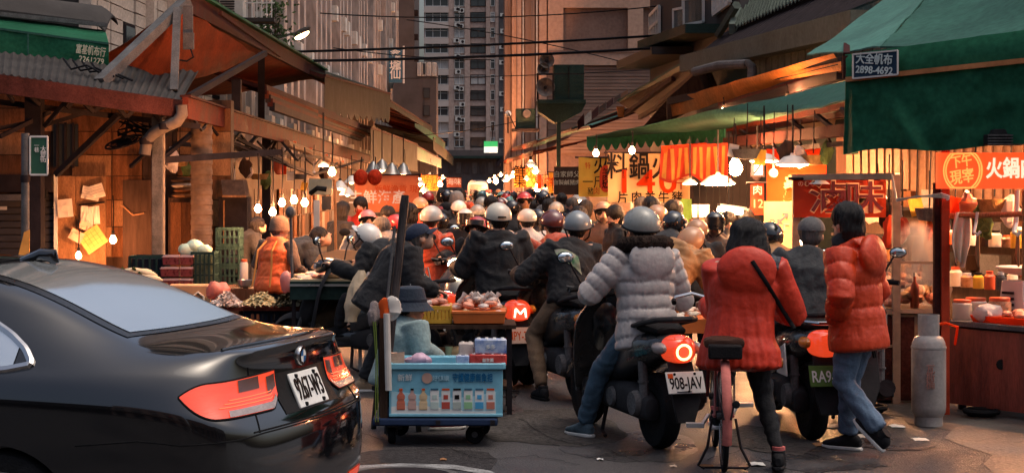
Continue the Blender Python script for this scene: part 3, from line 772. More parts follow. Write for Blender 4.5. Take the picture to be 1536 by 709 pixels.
  # rear glass, with the dark ceramic band round it
def RG(u,v,off=.004):
 y=(-1+2*u);x=.57+.84*v+.06*(y*y-1)
 return ray((x,y*(.585-.075*v),2),(0,0,-1),off)
patch(lambda u,v:RG(u,v,.003),24,20,'window_seal',BLACKG)
patch(lambda u,v:RG(.05+.90*u,.04+.92*v,.006),24,20,'rear_window',TINT)
patch(lambda u,v:ray((2.66+.62*v,(-1+2*u)*.56,2),(0,0,-1),.004),16,10,'windscreen',TINT)
# plate recess, plate, emblem
def RF(y,z,off):return ray((-2,y,z),(1,0,0),off)
patch(lambda u,v:RF(-.30+.60*u,.77+.165*v,.003),16,6,'plate_recess',BLACKS)
pc=RF(0,.845,.01)
pn=(RF(0,.91,0)-RF(0,.78,0));up_=pn.normalized()
mb=MB();tilt=Matrix.Rotation(atan2(up_.x,up_.z),3,'Y')
mb.box(pc,(.012,.33,.155),tilt);pl=mb.obj('number_plate',PLATE,car,local=True,bev=.004)
nw=(WM[car.name].to_3x3()@(tilt@V((-1,0,0)))).normalized()
lettering('9267-W3',.135,WM[car.name]@(pc+tilt@V((-.006,0,-.002))),BLACKP,pl,nrm=nw,bold=.003,width=.285,up=WM[car.name].to_3x3()@(tilt@V((0,0,1))))
mb=MB()
for y in (-.10,.10):
 for z in (-.064,.062):mb.lathe([(0,-.012),(.009,-.011),(.009,.002)],pc+tilt@V((-.004,y,z)),8,axis='X')
mb.obj('plate_bolts',BLACKS,pl,local=True)
ec=RF(0,.985,.006)
mb=MB();mb.lathe([(0,-.006),(.040,-.006),(.044,0),(.044,.01)],ec,24,axis='X',rot=None);em_=mb.obj('emblem',CHROME,car,local=True)
mb=MB();mb.lathe([(.030,-.0075),(.041,-.0075)],ec,24,axis='X');mb.obj('ring',BLACKG,em_,local=True)
for j in range(4):
 mb=MB();a0=j*pi/2
 mb.add([ec+V((-.0085,0,0))]+[ec+V((-.0085,.028*cos(a0+i*pi/12),.028*sin(a0+i*pi/12))) for i in range(7)],[tuple(range(8))])
 mb.obj('quadrant',WHITEP if j%2 else mat('emblem_blue',(.03,.12,.3),bump=0),em_,local=True)
 # trunk lip spoiler edge, bumper ledge, diffuser, exhausts
seam([RF(-.60+.06*i,.735,.001) for i in range(21)],.004)
mb=MB();mb.tube([ray((.105+.06*(i/10-1)**2,(-.56+.056*i),2),(0,0,-1),.004) for i in range(21)],[.006]*21,6);mb.obj('boot_lip',PAINTC,car,local=True)
patch(lambda u,v:RF(-.5+u,.31+.10*v,.004),14,4,'diffuser',BLACKS)
for y in (.42,.50):
 mb=MB();mb.lathe([(.036,-.12),(.040,-.12),(.040,.1),(.034,.1),(.034,-.11)],(.06,y,.285),16,axis='X');mb.obj('exhaust_pipe',CHROME,car,local=True)
 # roof antenna fin
mb=MB();q0=ray((1.28,0,2),(0,0,-1),0)
mb.tube([q0+V((-.05,0,.0)),q0+V((-.035,0,.035)),q0+V((.02,0,.038)),q0+V((.12,0,.01)),q0+V((.16,0,-.01))],[.008,.02,.026,.034,.02],10,rb=[.02,.034,.03,.016,.006],side=(0,1,0),round_=.4)
mb.obj('antenna_fin',PAINTC,car,local=True)
seam([ray((1.40-.16*(i/10-1)**2*.3,-.52+.052*i,2),(0,0,-1),.001) for i in range(21)],.004)
mb=MB();mb.box((2.3,0,.23),(4.0,1.3,.08));mb.obj('underbody',BLACKS,car,local=True)
# ---------------------------------------------------------------- canopies and stalls
from mathutils import noise as NZ
def tarp(a,b,c,d,sag=.05,nu=16,nv=8,thick=.012,wr=.02,ws=1.3,nrm=(0,0,1)):
 """cloth sheet a-b (v=0) to d-c (v=1) with sag and wrinkles"""
 a,b,c,d=V(a),V(b),V(c),V(d);n=V(nrm)
 mb=MB()
 def fn(u,v):
  p=lerp(lerp(a,b,u),lerp(d,c,u),v)
  return p-V((0,0,sag*4*u*(1-u)*(4*v*(1-v))**.5))+n*wr*NZ.noise(p*ws)+n*wr*.5*NZ.noise(p*ws*3.1)
 return mb.grid(fn,nu,nv,thick=n*-thick)
def valance(p0,p1,h,n,dpt=.16,thick=.01,out=(0,-1,0),wr=.015):
 """hanging strip with scalloped lower edge"""
 p0,p1=V(p0),V(p1);o=V(out);mb=MB();k=n*4
 def fn(u,v):
  s=abs(sin(pi*n*u)) if n else 0
  z=-h*v*(1-dpt*(1-s) if n else 1)
  p=lerp(p0,p1,u)
  return p+V((0,0,z))+o*(wr*(1+v)*NZ.noise(p*3+V((0,0,v))))
 return mb.grid(fn,max(k,8),3,thick=o*-thick)
def bulb(p,lab,r=.05,cord=.5,group='bare bulbs over the stalls',m=None,shade=0):
 t=thing('light_bulb',lab,'light bulb',p,group=group)
 mb=MB();mb.lathe([(0,-r*1.1),(r*.6,-r*.9),(r,-r*.2),(r*.92,r*.35),(r*.45,r*1.1),(r*.4,r*1.35)],p,12);mb.obj('glass_bulb',m or BULB,t)
 mb=MB();mb.cyl(V(p)+V((0,0,r*1.3)),V(p)+V((0,0,r*2.6)),r*.45,8);mb.obj('socket',BLACKS_,t)
 mb=MB();mb.tube([V(p)+V((0,0,r*2.5)),V(p)+V((.01,0,r*2.5+cord*.5)),V(p)+V((0,0,r*2.5+cord))],.008,5);mb.obj('cord',CABLE,t)
 if shade:mb=MB();mb.lathe([(shade,-.03),(shade*.92,-.015),(shade*.4,.09),(.03,.12),(0,.12)],p,14);mb.obj('lamp_shade',SHADE,t)  # cap added over the bulb to block its upward light
 return t
BLACKS_=mat('bulb_socket',(.02,.02,.02),r=.5,bump=0)
SHADE=mat('white_enamel',(.6,.55,.5),r=.35,var=.15,bump=0)
def disc_lamp(p,r,lab,group='flat round lamps over the right stalls',m=None,cord=.5,shallow=.35):
 t=thing('pendant_lamp',lab,'lamp',p,group=group);p=V(p)
 mb=MB();mb.lathe([(r,-.01),(r*.96,-.005),(r*.5,r*shallow),(r*.15,r*shallow*1.25),(.02,r*shallow*1.6),(0,r*shallow*1.6)],p,20);mb.obj('lamp_shade',SHADE,t)
 mb=MB();mb.lathe([(0,-r*.10),(r*.6,-r*.10),(r*.9,-r*.02),(r*.9,.0),(0,0)],p+V((0,0,-.012)),20);mb.obj('diffuser',m or TUBEL,t)
 mb=MB();mb.tube([p+V((0,0,r*shallow*1.6)),p+V((0,0,r*shallow*1.6+cord))],.01,5);mb.obj('cord',CABLE,t)
 return t
 # ---- left corner canopy
CN,LF=P(272,152,22),P(-70,100,20.3)
t=thing('market_canopy','steel trussed corner canopy with corrugated roof on a grey post, left','canopy',(CN.x,CN.y,0))
bkR,bkL=CN+V((-.2,2.6,.55)),P(-70,68,23.6)
mb=MB()
mb.grid(lambda u,v:lerp(lerp(LF,CN,u),lerp(bkL,bkR,u),v)+V((0,0,.016*sin(u*190)+.02*NZ.noise(V((u*9,v*3,0))))),180,4,thick=.012);mb.obj('roof_sheet',GREYR,t)
mb=MB();mb.bar(LF+V((0,-.05,-.13)),CN+V((0,-.05,-.10)),.08,.22);mb.obj('eave_beam',RUSTD,t)
RB=P(560,218,0.1);yb=-3.75*F/(555-CX)
RBE=V((-3.75,yb,2.83-.1))
rb0=CN+V((.04,.06,-.08))
mb=MB();mb.bar(rb0,RBE,.08,.27);mb.obj('side_beam',RUST,t)
mb=MB();mb.bar(rb0+V((0,0,.15)),RBE+V((0,0,.15)),.14,.03);mb.obj('beam_flange',RUSTD,t)
pp=P(237,300,22.15)
mb=MB();mb.bar((pp.x,pp.y,0),(pp.x,pp.y,2.62),.14,.14,m=0);mb.obj('post',STEELG,t,bev=.01)
mb=MB();mb.bar((pp.x+.075,pp.y-.01,.0),(pp.x+.075,pp.y-.01,2.5),.025,.06,m=0);mb.obj('post_edge',mat('pale_steel_edge',(.35,.28,.22),r=.5,var=.4,sc=4,metal=.2),t)  # paler bar along one side of the post
for px,yy,w in ((52,21.6,.20),(340,27.5,.16),(318,26.2,.14),(400,33,.16)):
 q=P(px,300,yy);mb=MB();mb.bar((q.x,q.y,0),(q.x,q.y,2.9),w);mb.obj('column',STEELB,t)
def beam(a,b,w=.06,h=None,name='truss_bar',m=None):mb=MB();mb.bar(P(*a),P(*b),w,h);return mb.obj(name,m or STEELB,t)
beam((-60,146,21.5),(300,190,22.6),.05,.07,'truss_chord');beam((-60,205,21),(60,180,21.6),.05)
beam((0,205,21.2),(75,168,21.7),.05)
for a,b in (((20,122,21.2),(60,158,21.5)),((66,190,21.6),(110,140,21.5)),((100,162,21.5),(120,142,21.6)),((112,142,21.5),(140,168,21.7)),((140,168,21.7),(165,146,21.8)),((165,146,21.8),(190,176,21.9)),((190,176,21.9),(215,150,22)),((66,188,21.7),(185,152,21.9)),((215,150,22),(240,182,22.1)),((240,182,22.1),(258,160,22.2)),((5,128,21),(20,152,21.3))):beam(a,b,.035,.05)
beam((84,262,22.5),(178,172,22.1),.07,.07,'brace');beam((196,250,24),(275,178,22.5),.04,.05,'brace')
# cross girders running right from the post into the stall
for a,b,w in (((244,240,22.3),(420,228,26),.07),((245,236,22.3),(300,190,25),.05),((262,215,24),(480,236,38),.05),((330,195,27),(430,245,32),.05),((300,196,25.5),(470,262,36),.05),((345,245,27.4),(405,185,33),.05),((400,185,33),(445,240,33),.04),((420,200,33),(395,250,33),.04),((470,262,36),(545,240,40),.04)):
 beam(a,b,w,w*1.2,'girder')
for i in range(9):
 x0=290+i*24;yy=22.6+i*2.1
 beam((x0,178+i*8.5,yy),(x0+13,196+i*7.5,yy+.6),.03,.03,'lattice_bar');beam((x0+13,196+i*7.5,yy+.6),(x0+24,180+i*8,yy+1.6),.03,.03,'lattice_bar')
for i in range(6):
 a=P(70+38*i,128+5*i,21.6+.1*i);mb=MB();mb.bar(a,a+V((-.2,2.2,.35)),.04,.06);mb.obj('purlin',STEELB,t)
 # gutter pipe at the corner
t2=thing('gutter_pipe','crooked grey brown downpipe elbow hanging at the canopy corner','pipe',P(245,200,22))
mb=MB();pts=[P(272,158,21.85),P(273,172,21.85),P(266,182,21.85),P(248,190,21.9),P(230,200,21.95),P(220,212,22),P(217,232,22)]
mb.tube(pts,[.075]*7,12);mb.obj('pipe',mat('pipe_grey',(.14,.115,.10),r=.5,var=.4,sc=4,bump=.2),t2)
for q in (pts[3],pts[5]):
 mb=MB();mb.lathe([(.088,-.04),(.092,0),(.088,.04)],q,12);mb.obj('collar',STEELB,t2)
t2=thing('fan_wheel','round wire fan guard hanging flat under the corner canopy','fan',P(185,214,22.6))
c=P(186,213,22.6)
for r_ in (.24,.17,.09):
 mb=MB();mb.tube([c+V((r_*cos(a*pi/12),r_*.8*sin(a*pi/12),r_*.32*sin(a*pi/12)+r_*.25*cos(a*pi/12))) for a in range(25)],.014,5);mb.obj('ring',STEELB,t2)
for a in range(6):
 mb=MB();a*=pi/6;e=V((.24*cos(a),.19*sin(a),.077*sin(a)+.06*cos(a)));mb.bar(c-e,c+e,.012);mb.obj('spoke',STEELB,t2)
mb=MB();mb.bar(c,c+V((.1,0,.5)),.03);mb.obj('hanger',STEELB,t2)
t2=thing('tangled_hose','dark hose and wires tangled under the corner canopy','hose',P(205,190,22.4))
for j in range(4):
 mb=MB();mb.tube([P(175+RND.uniform(0,60),RND.uniform(176,215),22.4) for _ in range(6)],.016,5);mb.obj('loop',CABLE,t2)
t2=thing('roof_wires','loose black wires lying on the corrugated canopy roof','wires',P(130,108,22))
for j in range(4):
 mb=MB();x=95+14*j;mb.tube([P(x,88+2*j,22.6),P(x+12,104+2*j,22.3),P(x+35,98+4*j,22.2),P(x+62,112+3*j,22.1)],.014,5);mb.obj('wire',CABLE,t2)
 # ---- green awning and grey roofing above, far left
t=thing('green_awning','green canvas awning with white shop lettering, upper left','awning',P(80,100,24))
A,B,C,D=P(-70,34,23.4),P(163,66,24.0),P(158,46,25.4),P(-70,16,25)
mb=tarp(A,B,C,D,.02);mb.obj('canopy',TARPG,t)
mb=valance(A+V((0,0,-.01)),B+V((0,0,-.01)),.33,0,wr=.03);mb.obj('valance',TARPG,t)
mb=MB();mb.bar(A,B,.03,.03);mb.obj('front_bar',TARPT2,t)
mb=MB();mb.bar(P(42,50,23.6),P(42,82,23.6),.02);mb.obj('seam',TARPT2,t)
GOLD=mat('faded_cream_print',(.55,.5,.36),r=.7,var=.3,bump=0)
d_=(B-A).normalized();nn=V((d_.y,-d_.x,0)).normalized()
lettering('富基帆布行',.14,P(136,77,23.82),GOLD,t,nrm=nn,bold=.02,width=.40,roll=.12)
lettering('2261279',.115,P(137,91,23.82),GOLD,t,nrm=nn,bold=.02,width=.34,roll=.12)
t=thing('roof_edge_sheet','curled grey bitumen roofing sheet above the green awning','roof sheet',P(70,25,25))
mb=MB();A,B=P(-70,6,24.6),P(158,34,25.2)
mb.grid(lambda u,v:lerp(A,B,u)+V((0,.9*v,.28*sin(v*2.4)-.12*max(0,u-.93)/.07)),24,8,thick=.03);mb.obj('sheet',GREYR,t)
mb=MB();mb.bar(P(-70,14,24.5),P(160,38,25.1),.05,.06);mb.obj('edge_trim',STEELG,t)
# ---- rust orange tent canopy
t=thing('orange_tent_canopy','pitched rust orange tarpaulin canopy on grey steel rafters, upper left','canopy',P(270,70,23))
AP,LFT,RGT=P(279,2,23.5),P(150,124,22.0),P(486,116,44)
mb=MB();mb.bar(LFT,AP,.16,.12);mb.obj('rafter',STEELG,t)
mb=MB();mb.bar(AP,RGT,.07,.28);mb.obj('ridge_fascia',RUSTD,t)
mb=MB();mb.bar(AP+V((0,.1,.17)),RGT+V((0,.1,.19)),.2,.04);mb.obj('roof_trim',TARPG,t)
mb=MB();mb.bar(P(266,14,23.2),P(261,137,22.6),.10,.10);mb.obj('post',STEELG,t)
mb=MB();mb.bar(P(283,146,23),P(398,80,29),.07,.09);mb.obj('brace',STEELB,t)
mb=MB();mb.bar(P(330,20,25.5),P(420,84,33),.05,.05);mb.obj('brace',RUSTD,t)
T1=tarp(P(192,96,22.4),P(276,8,23.6),P(388,84,29),P(262,128,24.5),.12,18,12,wr=.06,ws=1.1,nrm=(0.2,-.7,.7));T1.obj('tarp',TARPO,t)
mb=tarp(AP,RGT,RGT+V((-2.6,.5,-.4)),AP+V((-2.4,1.5,-1.3)),.05,14,8,wr=.04);mb.obj('roof_tarp',TARPO,t)
mb=MB();a=P(282,40,23.1);mb.box(a,(.13,.05,.55));mb.box(P(283,62,23.05),(.14,.06,.22));mb.obj('junction_plate',STEELG,t)
mb=MB();mb.tube([P(286,74,23),P(290,86,23),P(280,92,23),P(268,90,23)],.012,5);mb.obj('wire',CABLE,t)
mb=MB();mb.bar(P(392,82,30),P(392,185,31),.12);mb.obj('post',STEELB,t)
mb=MB();mb.bar(P(355,120,27),P(355,170,27),.14);mb.obj('post',STEELB,t)
# ---- row of left awnings receding along the street: (name, label, outer edge near px, far px, ...)
def street_awning(lab,e0,e1,rise,back,m,val=None,vm=None,nsc=0,frame=True,vw=.015,cat='awning',name='street_awning',dy=0):
 """e0,e1 = outer edge ends (px,py,Y); back/rise = how far the sheet runs back from the street and climbs"""
 a,b=P(*e0),P(*e1)
 t=thing(name,lab,cat,(a.x,a.y,0))
 c=b+V((back,dy,rise));d=a+V((back,dy,rise))
 tarp(a,b,c,d,.04,18,6,wr=.03).obj('canopy',m,t)
 ud=(b-a).normalized();out=V((ud.y,-ud.x,0)).normalized()
 if val:valance(a,b,val,nsc,out=out,wr=vw).obj('valance',vm or m,t)
 if frame:
  mb=MB();mb.bar(a+V((0,0,-.02)),b+V((0,0,-.02)),.05,.06);mb.obj('front_bar',RUSTD,t)
  for i in range(5):
   u=i/4;mb=MB();mb.bar(lerp(a,b,u)+V((0,0,-.06)),lerp(d,c,u)+V((0,0,-.06)),.05,.07);mb.obj('rafter',RUSTD,t)
 return t
street_awning('olive grey awning with scalloped valance, highest of the left row',(487,112,40),(585,140,58),.9,-2.6,TARPD,1.0,TARPD,11)
street_awning('brown and orange strip awning under the highest olive valance',(398,128,31),(556,192,52),.7,-2.2,TARPO,.16,RUSTD,0)
street_awning('olive awning with plain valance above the hanging lamp shades',(556,190,48),(626,216,66),.6,-2.4,TARPD,1.05,TARPD,0)
street_awning('orange striped awning edge in the middle of the left row',(585,150,60),(648,190,90),.9,-3.0,TARPO,.25,TARPD,0)
street_awning('far brown awning near the end of the left row',(622,176,90),(668,214,130),1.2,-4,TARPO,.5,TARPG,0)
street_awning('far green awning low at the end of the left row',(618,214,68),(662,238,110),1.0,-3.4,TARPG,.6,TARPG,0)
street_awning('last small dark awning at the far left end',(650,206,110),(680,236,170),1.2,-5,TARPD,.8,TARPD,0)
t=thing('tile_strip_roof','strip roof of brown boards and orange tarp between the left awnings','roof',P(470,180,36))
for i in range(5):
 mb=MB();mb.bar(P(396+3*i,136+6*i,31),P(552-3*i,196+3*i,51),.10,.14);mb.obj('board',(RUSTD,TARPO,WOODD,RUST,STEELB)[i],t)
t=thing('rolled_tarp','pale rolled tarp tied along the left awning edge','rolled tarp',P(500,235,40))
mb=MB();mb.tube([P(430+12*i,214+4.6*i+(i%2)*1.5,33+1.6*i) for i in range(9)],[.06,.08,.07,.08,.06,.08,.07,.08,.05],8);mb.obj('roll',PLYL,t)
for i in (1,3,5,7):
 mb=MB();mb.lathe([(.09,-.03),(.09,.03)],P(430+12*i,214+4.6*i,33+1.6*i),8,axis='X');mb.obj('tie',REDP,t)
 # ---- plywood back wall of the corner stall
YW=25.2
t=thing('plywood_wall','patched plywood stall wall behind the corner canopy','wall',P(120,400,YW))
def W(px,py,dy=0):return P(px,py,YW)+V((0,dy,0))
mb=MB();a,b=W(-80,60),W(345,420);mb.box(((a.x+b.x)/2,YW+.25,1.5),(b.x-a.x,.3,3.0));mb.obj('backing',WOODD,t)
cols=[-78,-20,60,106,166,212,264,305,345];rows=[130,140,162,197,232,264,300,340,386]
skip={(2,3),(2,4)}
for ci in range(8):
 for ri in range(8):
  if (ci,ri) in skip or ri==0 or (ci>4 and ri<2) or (ci<2 and ri>=5) or (ci==2 and ri>=5):continue
  a,b=W(cols[ci]+RND.uniform(.5,1.5),rows[ri]+.8),W(cols[ci+1]-.6,rows[ri+1]-.6)
  q=MB();q.box(((a.x+b.x)/2,YW+.085-RND.uniform(0,.025),(a.z+b.z)/2),(b.x-a.x,.02,a.z-b.z),Matrix.Rotation(RND.uniform(-.008,.008),3,'Y'))
  q.obj('panel',RND.choice((PLY,PLY,PLYL)) if ci!=5 else WOODD,t)
q=MB();q.box((W(98,0).x,YW+.05,W(0,218).z),(.36,.06,.62));q.obj('window',BLACKG_ if 'BLACKG_' in globals() else DGLASS,t)
for px in (86,98,110):q=MB();q.box((W(px,0).x,YW+.0,W(0,218).z),(.03,.04,.66));q.obj('window_bar',STEELB,t)
t=thing('roller_shutter','dark grey roller shutter left of the plywood door','shutter',W(20,400))
a,b=W(-80,290),W(84,470)
for i in range(18):
 z=a.z-.1*i-.05;q=MB();q.box(((a.x+b.x)/2,YW-.02,z),(b.x-a.x,.05,.092));q.obj('slat',SHUT,t,bev=.012)
q=MB();c1,c2=W(-80,262),W(84,288);q.box(((c1.x+c2.x)/2,YW-.1,(c1.z+c2.z)/2),(c2.x-c1.x,.3,c1.z-c2.z));q.obj('shutter_box',STEELB,t)
q=MB();q.box(W(20,296,-.26),(.55,.02,.09));q.obj('sticker',STEELG,t)
q=MB();q.box(W(6,312,-.06),(.12,.01,.05));q.obj('sticker',ACM,t)
q=MB();q.box(W(64,291,-.27),(.26,.04,.12));q.obj('meter_box',BLACKS_,t)
t=thing('plywood_door','pale lit plywood door with ragged papers beside the shutter','door',W(124,400))
for a_,b_,m in ((88,116,PLYL),(117,161,PLYL)):
 a,b=W(a_,264),W(b_,440);q=MB();q.box(((a.x+b.x)/2,YW-.09,(a.z+b.z)/2),(b.x-a.x,.05,a.z-b.z));q.obj('door_leaf',m,t)
q=MB();q.bar(W(87,262,-.12),W(87,440,-.12),.05);q.obj('jamb',WFRAME,t)
q=MB();q.bar(W(122,307,-.15),W(160,303,-.15),.025);q.obj('rail',STEELB,t)
PAPERP=mat('pinkish_paper',(.7,.42,.3),r=.8,var=.3,sc=4,bump=.3)
PAPERW=mat('pale_paper',(.7,.6,.5),r=.8,var=.2,sc=4,bump=.2)
for i in range(9):
 t3=thing('paper_notice',('torn pale notice pinned high on the plywood door','crumpled notice on the plywood door left edge','creased sheet hung over the door rail','long strip sheet hanging from the door rail','second strip sheet hanging from the door rail','third strip sheet hanging below the door rail','pink crumpled paper above the calendar','tilted orange price sheet by the low bulb','pink rag paper left of the tilted sheet')[i],'paper',W(130,330,-.2),group='papers on the plywood door')
 x,y,w,h,rr=((140,290,.26,.18,.2),(102,312,.22,.26,-.1),(150,287,.2,.2,-.3),(131,322,.10,.26,.05),(140,325,.09,.3,0),(150,322,.09,.26,-.06),(133,338,.16,.12,.4),(145,358,.34,.30,-.6),(121,353,.2,.16,.5))[i]
 q=MB();c=W(x,y,-.17-.012*i);rt=Matrix.Rotation(rr,3,'Y')
 q.grid(lambda u,v:c+rt@V(((u-.5)*w,.03*NZ.noise(V((u*4,v*4,i))),(v-.5)*h)),6,6,thick=(0,.003,0));sh=q.obj('sheet',(PAPERW,PAPERW,PAPERW,PAPERW,PAPERW,PAPERW,PAPERP,mat('orange_price_sheet',(.75,.42,.12),var=.2),PAPERP)[i],t3)
 if i in (0,2,7):
  q=MB();n_=5
  for a_ in range(1,n_):
   z_=(a_/n_-.5)*h;q.bar(c+rt@V((-w*.4,-.016,z_)),c+rt@V((w*.4,-.016,z_)),.006,.002)
   if i==7:q.bar(c+rt@V(((a_/n_-.5)*w,-.016,-h*.4)),c+rt@V(((a_/n_-.5)*w,-.016,h*.4)),.006,.002)
  q.obj('print_line',REDP if i==7 else BLACKP,sh)
bulb(W(132,381,-.6),'low bare bulb glowing in front of the plywood door',.045,.4,m=BULBW)
bulb(W(189,357,-.9),'bare bulb flaring beside the dark board',.05,.5,m=BULBD)
t=thing('dark_board','dark brown upright board with a nailed stick, left of the grey post','board',W(212,400))
a,b=W(190,270),W(240,440);q=MB();q.box(((a.x+b.x)/2,YW-.25,(a.z+b.z)/2),(b.x-a.x,.06,a.z-b.z));q.obj('panel',WOODD,t)
q=MB();q.tube([W(188,306,-.3),W(206,322,-.3),W(222,319,-.3)],.015,5);q.obj('stick',PLYL,t)
t=thing('wooden_cabinet','tall brown two door wooden cabinet behind the grey post','cabinet',W(282,400))
for i in range(2):
 a,b=W(267+17*i,303),W(283+17*i,400);q=MB();q.box(((a.x+b.x)/2,YW-.6,(a.z+b.z)/2),(b.x-a.x,.04,a.z-b.z));q.obj('door',PLY,t)
a,b=W(264,296),W(302,404);q=MB();q.box(((a.x+b.x)/2,YW-.35,(a.z+b.z)/2),(b.x-a.x+.02,.45,a.z-b.z));q.obj('carcass',WOODD,t)
for i in range(4):
 t3=thing('bundle',('flat pale bundle lying lowest on the wooden cabinet','brown folded bundle second on the wooden cabinet','grey folded sack third on the wooden cabinet','top folded sack on the wooden cabinet')[i],'bundle',W(284,290,-.4),group='bundles on the wooden cabinet')
 q=MB();q.ball(W(284+RND.uniform(-3,3),293-7.5*i,-.45),(.17,.18,.045),12,k=6);q.obj('sack',(PLYL,PLY,CORR,WOODD)[i],t3)
t=thing('round_column','round banded column behind the stall, lit from the side','column',W(318,400))
q=MB();c=W(318,0);prof=[]
for i in range(38):prof+=[(.145+.008*(i%2),.02+i*.07),(.145+.008*(i%2),.02+i*.07+.065)]
q.lathe(prof,(c.x,YW-.95,0),24);q.obj('shaft',mat('column_skin',(.20,.13,.09),r=.6,var=.5,sc=3,bump=.3),t,ang=20)
t=thing('dark_cabinet','dark steel cabinet with sloping lid beside the round column','cabinet',W(360,400))
a,b=W(336,295),W(378,440);q=MB();q.box(((a.x+b.x)/2,YW-.3,(a.z+b.z)/2),(b.x-a.x,.5,a.z-b.z));q.obj('carcass',STEELB,t)
q=MB();q.prism([W(340,270,-.55),W(372,270,-.55),W(380,294,-.8),W(346,294,-.8)],(0,.4,0));q.obj('lid',WOODD,t)
q=MB();q.bar(W(346,294,-.82),W(380,294,-.82),.03,.03);q.obj('lid_edge',PLYL,t)
q=MB();q.bar(W(345,300,-.6),W(345,370,-.6),.02);q.obj('edge',PLYL,t)
# left street sign on its pole
t=thing('street_sign','small green street sign with white characters on a grey pole, far left','street sign',P(38,300,19))
q=MB();c=P(38,200,19);q.cyl((c.x,19,0),c,.045,12);q.obj('pole',STEELG,t)
a,b=P(46,205,19),P(72,262,19);q=MB();q.box(((a.x+b.x)/2,19,(a.z+b.z)/2),(b.x-a.x,.03,a.z-b.z));pl=q.obj('plate',mat('sign_green',(.02,.085,.05),r=.4,var=.15,bump=0),t)
q=MB()
for s in (0,1):q.bar((a.x+s*(b.x-a.x),18.98,a.z),(a.x+s*(b.x-a.x),18.98,b.z),.014,.02);q.bar((a.x,18.98,a.z+s*(b.z-a.z)),(b.x,18.98,a.z+s*(b.z-a.z)),.014,.02)
q.obj('border',WFRAME,pl)
lettering('大豐街',.072,P(65,232,18.975),WHITEP,pl,vertical=True)
lettering('一巷',.06,P(55,222,18.975),WHITEP,pl,vertical=True)
q=MB();q.lathe([(.05,-.04),(.055,0),(.05,.04)],P(38,268,19),12);q.obj('band',STEELB,t)
t=thing('orange_flyer','orange flyer wrapped round the street sign pole','flyer',P(36,362,18.9))
q=MB();c=P(36,362,18.94);q.prism([c+V((-.07,0,-.18)),c+V((.06,0,-.12)),c+V((.06,0,.13)),c+V((0,0,.10))],(0,.01,0));q.obj('sheet',mat('flyer_orange',(.8,.35,.08),var=.2),t)
# ---- left stall interiors farther down the street
XW=-5.4
t=thing('stall_back_wall','lit patchwork back wall of the left stalls behind the hanging bulbs','wall',(XW,36,0))
q=MB();q.box((XW-.4,48,1.3),(.5,44,2.6));q.obj('backing',WOODD,t)
for i in range(40):
 y=26.6+i*1.05
 for j in range(2):
  if RND.random()<.12:continue
  q=MB();q.box((XW-.12+RND.uniform(-.02,.02),y,.5+j*.82),(.03,RND.uniform(.8,1.0),.78));q.obj('panel',RND.choice((PLY,CORR,PLY,WOODD,WOODD,STEELG)),t)
BANR=mat('salmon_banner',(.75,.27,.12),r=.7,var=.25,sc=2,bump=.2,trl=.35)
BANY=mat('yellow_banner',(.80,.50,.08),r=.7,var=.18,sc=2,bump=.25,trl=.35)
BANYP=mat('pale_yellow_banner',(.82,.62,.33),r=.7,var=.15,sc=2,bump=.25,trl=.4)
BANRED=mat('red_banner',(.62,.08,.035),r=.7,var=.2,sc=2,bump=.25,trl=.3)
BANORG=mat('orange_red_sign',(.82,.11,.025),r=.55,var=.15,sc=2,bump=.1,trl=.6)
ORGP=mat('orange_print',(.85,.30,.08),r=.7,var=.1,bump=0)
GREENP=mat('green_print',(.06,.28,.07),r=.7,var=.1,bump=0)
def onplane(a,n,px,py):
 d=V(((px-CX)/F,1,-(py-CY)/F));e=V((0,0,H))
 return e+d*((a-e).dot(n)/d.dot(n))
def banner(name,lab,cat,x0,y0,x1,y1,Y,m,lines=(),wr=.02,dy=0.,thick=.006,group=None,rod=True,cut=None):
 """cloth or board sign spanning px x0..x1, y0..y1 at depth Y (dy: far side deeper); lines: (text, size m, px, py, material, kw)"""
 a,b,c,d=P(x0,y0,Y),P(x1,y0,Y+dy),P(x1,y1,Y+dy),P(x0,y1,Y)
 t=thing(name,lab,cat,lerp(a,c,.5),group=group)
 q=MB();q.grid(lambda u,v:lerp(lerp(a,b,u),lerp(d,c,u),v)+V((0,wr*NZ.noise(V((u*3+x0,v*3,0)))*(v+.2),0)),14,10,thick=(0,thick,0));q.obj('sheet' if wr else 'board',m,t)
 if rod:
  q=MB();q.tube([a+V((-.05,0,0)),b+V((.05,0,0))],.014,6);q.obj('rod',STEELB,t)
 ud=(b-a).normalized();nn=V((ud.y,-ud.x,0)).normalized()
 for (s,size,px,py,lm,kw) in lines:
  lettering(s,size,onplane(a,nn,px,py)+nn*(wr*.8+.004),lm,t,nrm=nn,**kw)
 return t
banner('stall_sign','long salmon pink lit sign board with faded lettering over the left stall','sign',532,262,628,318,36,BANR,[('生鮮海產',.30,566,297,WHITEP,dict(bold=.01)),('新鮮漁貨 現撈',.17,600,284,REDP,{})],wr=0)
banner('price_banner','small orange banner hung beside the red nets on the left','banner',573,262,600,280,38,mat('deep_orange_banner',(.8,.3,.06),trl=.3),[('特價',.2,587,271,REDP,{})])
banner('price_banner','tilted ochre banner with dark lettering past the salmon sign','banner',632,262,657,286,52,BANY,[('大特賣',.28,645,270,REDP,dict(roll=.15)),('水果',.24,645,280,REDP,dict(roll=.15))])
banner('far_sign','small dull red sign near the far end of the left stalls','sign',670,266,692,281,95,mat('dull_red_sign',(.4,.12,.07)),[('海味',.4,681,273,WHITEP,{})],wr=0)
t=thing('notice_board','pale green grey board behind the bulb row on the left','board',P(480,280,33))
a,b=P(463,268,33),P(498,292,33);q=MB();q.box(((a.x+b.x)/2,33,(a.z+b.z)/2),(b.x-a.x,.04,a.z-b.z));q.obj('board',mat('pale_green_board',(.35,.36,.28),var=.2),t)
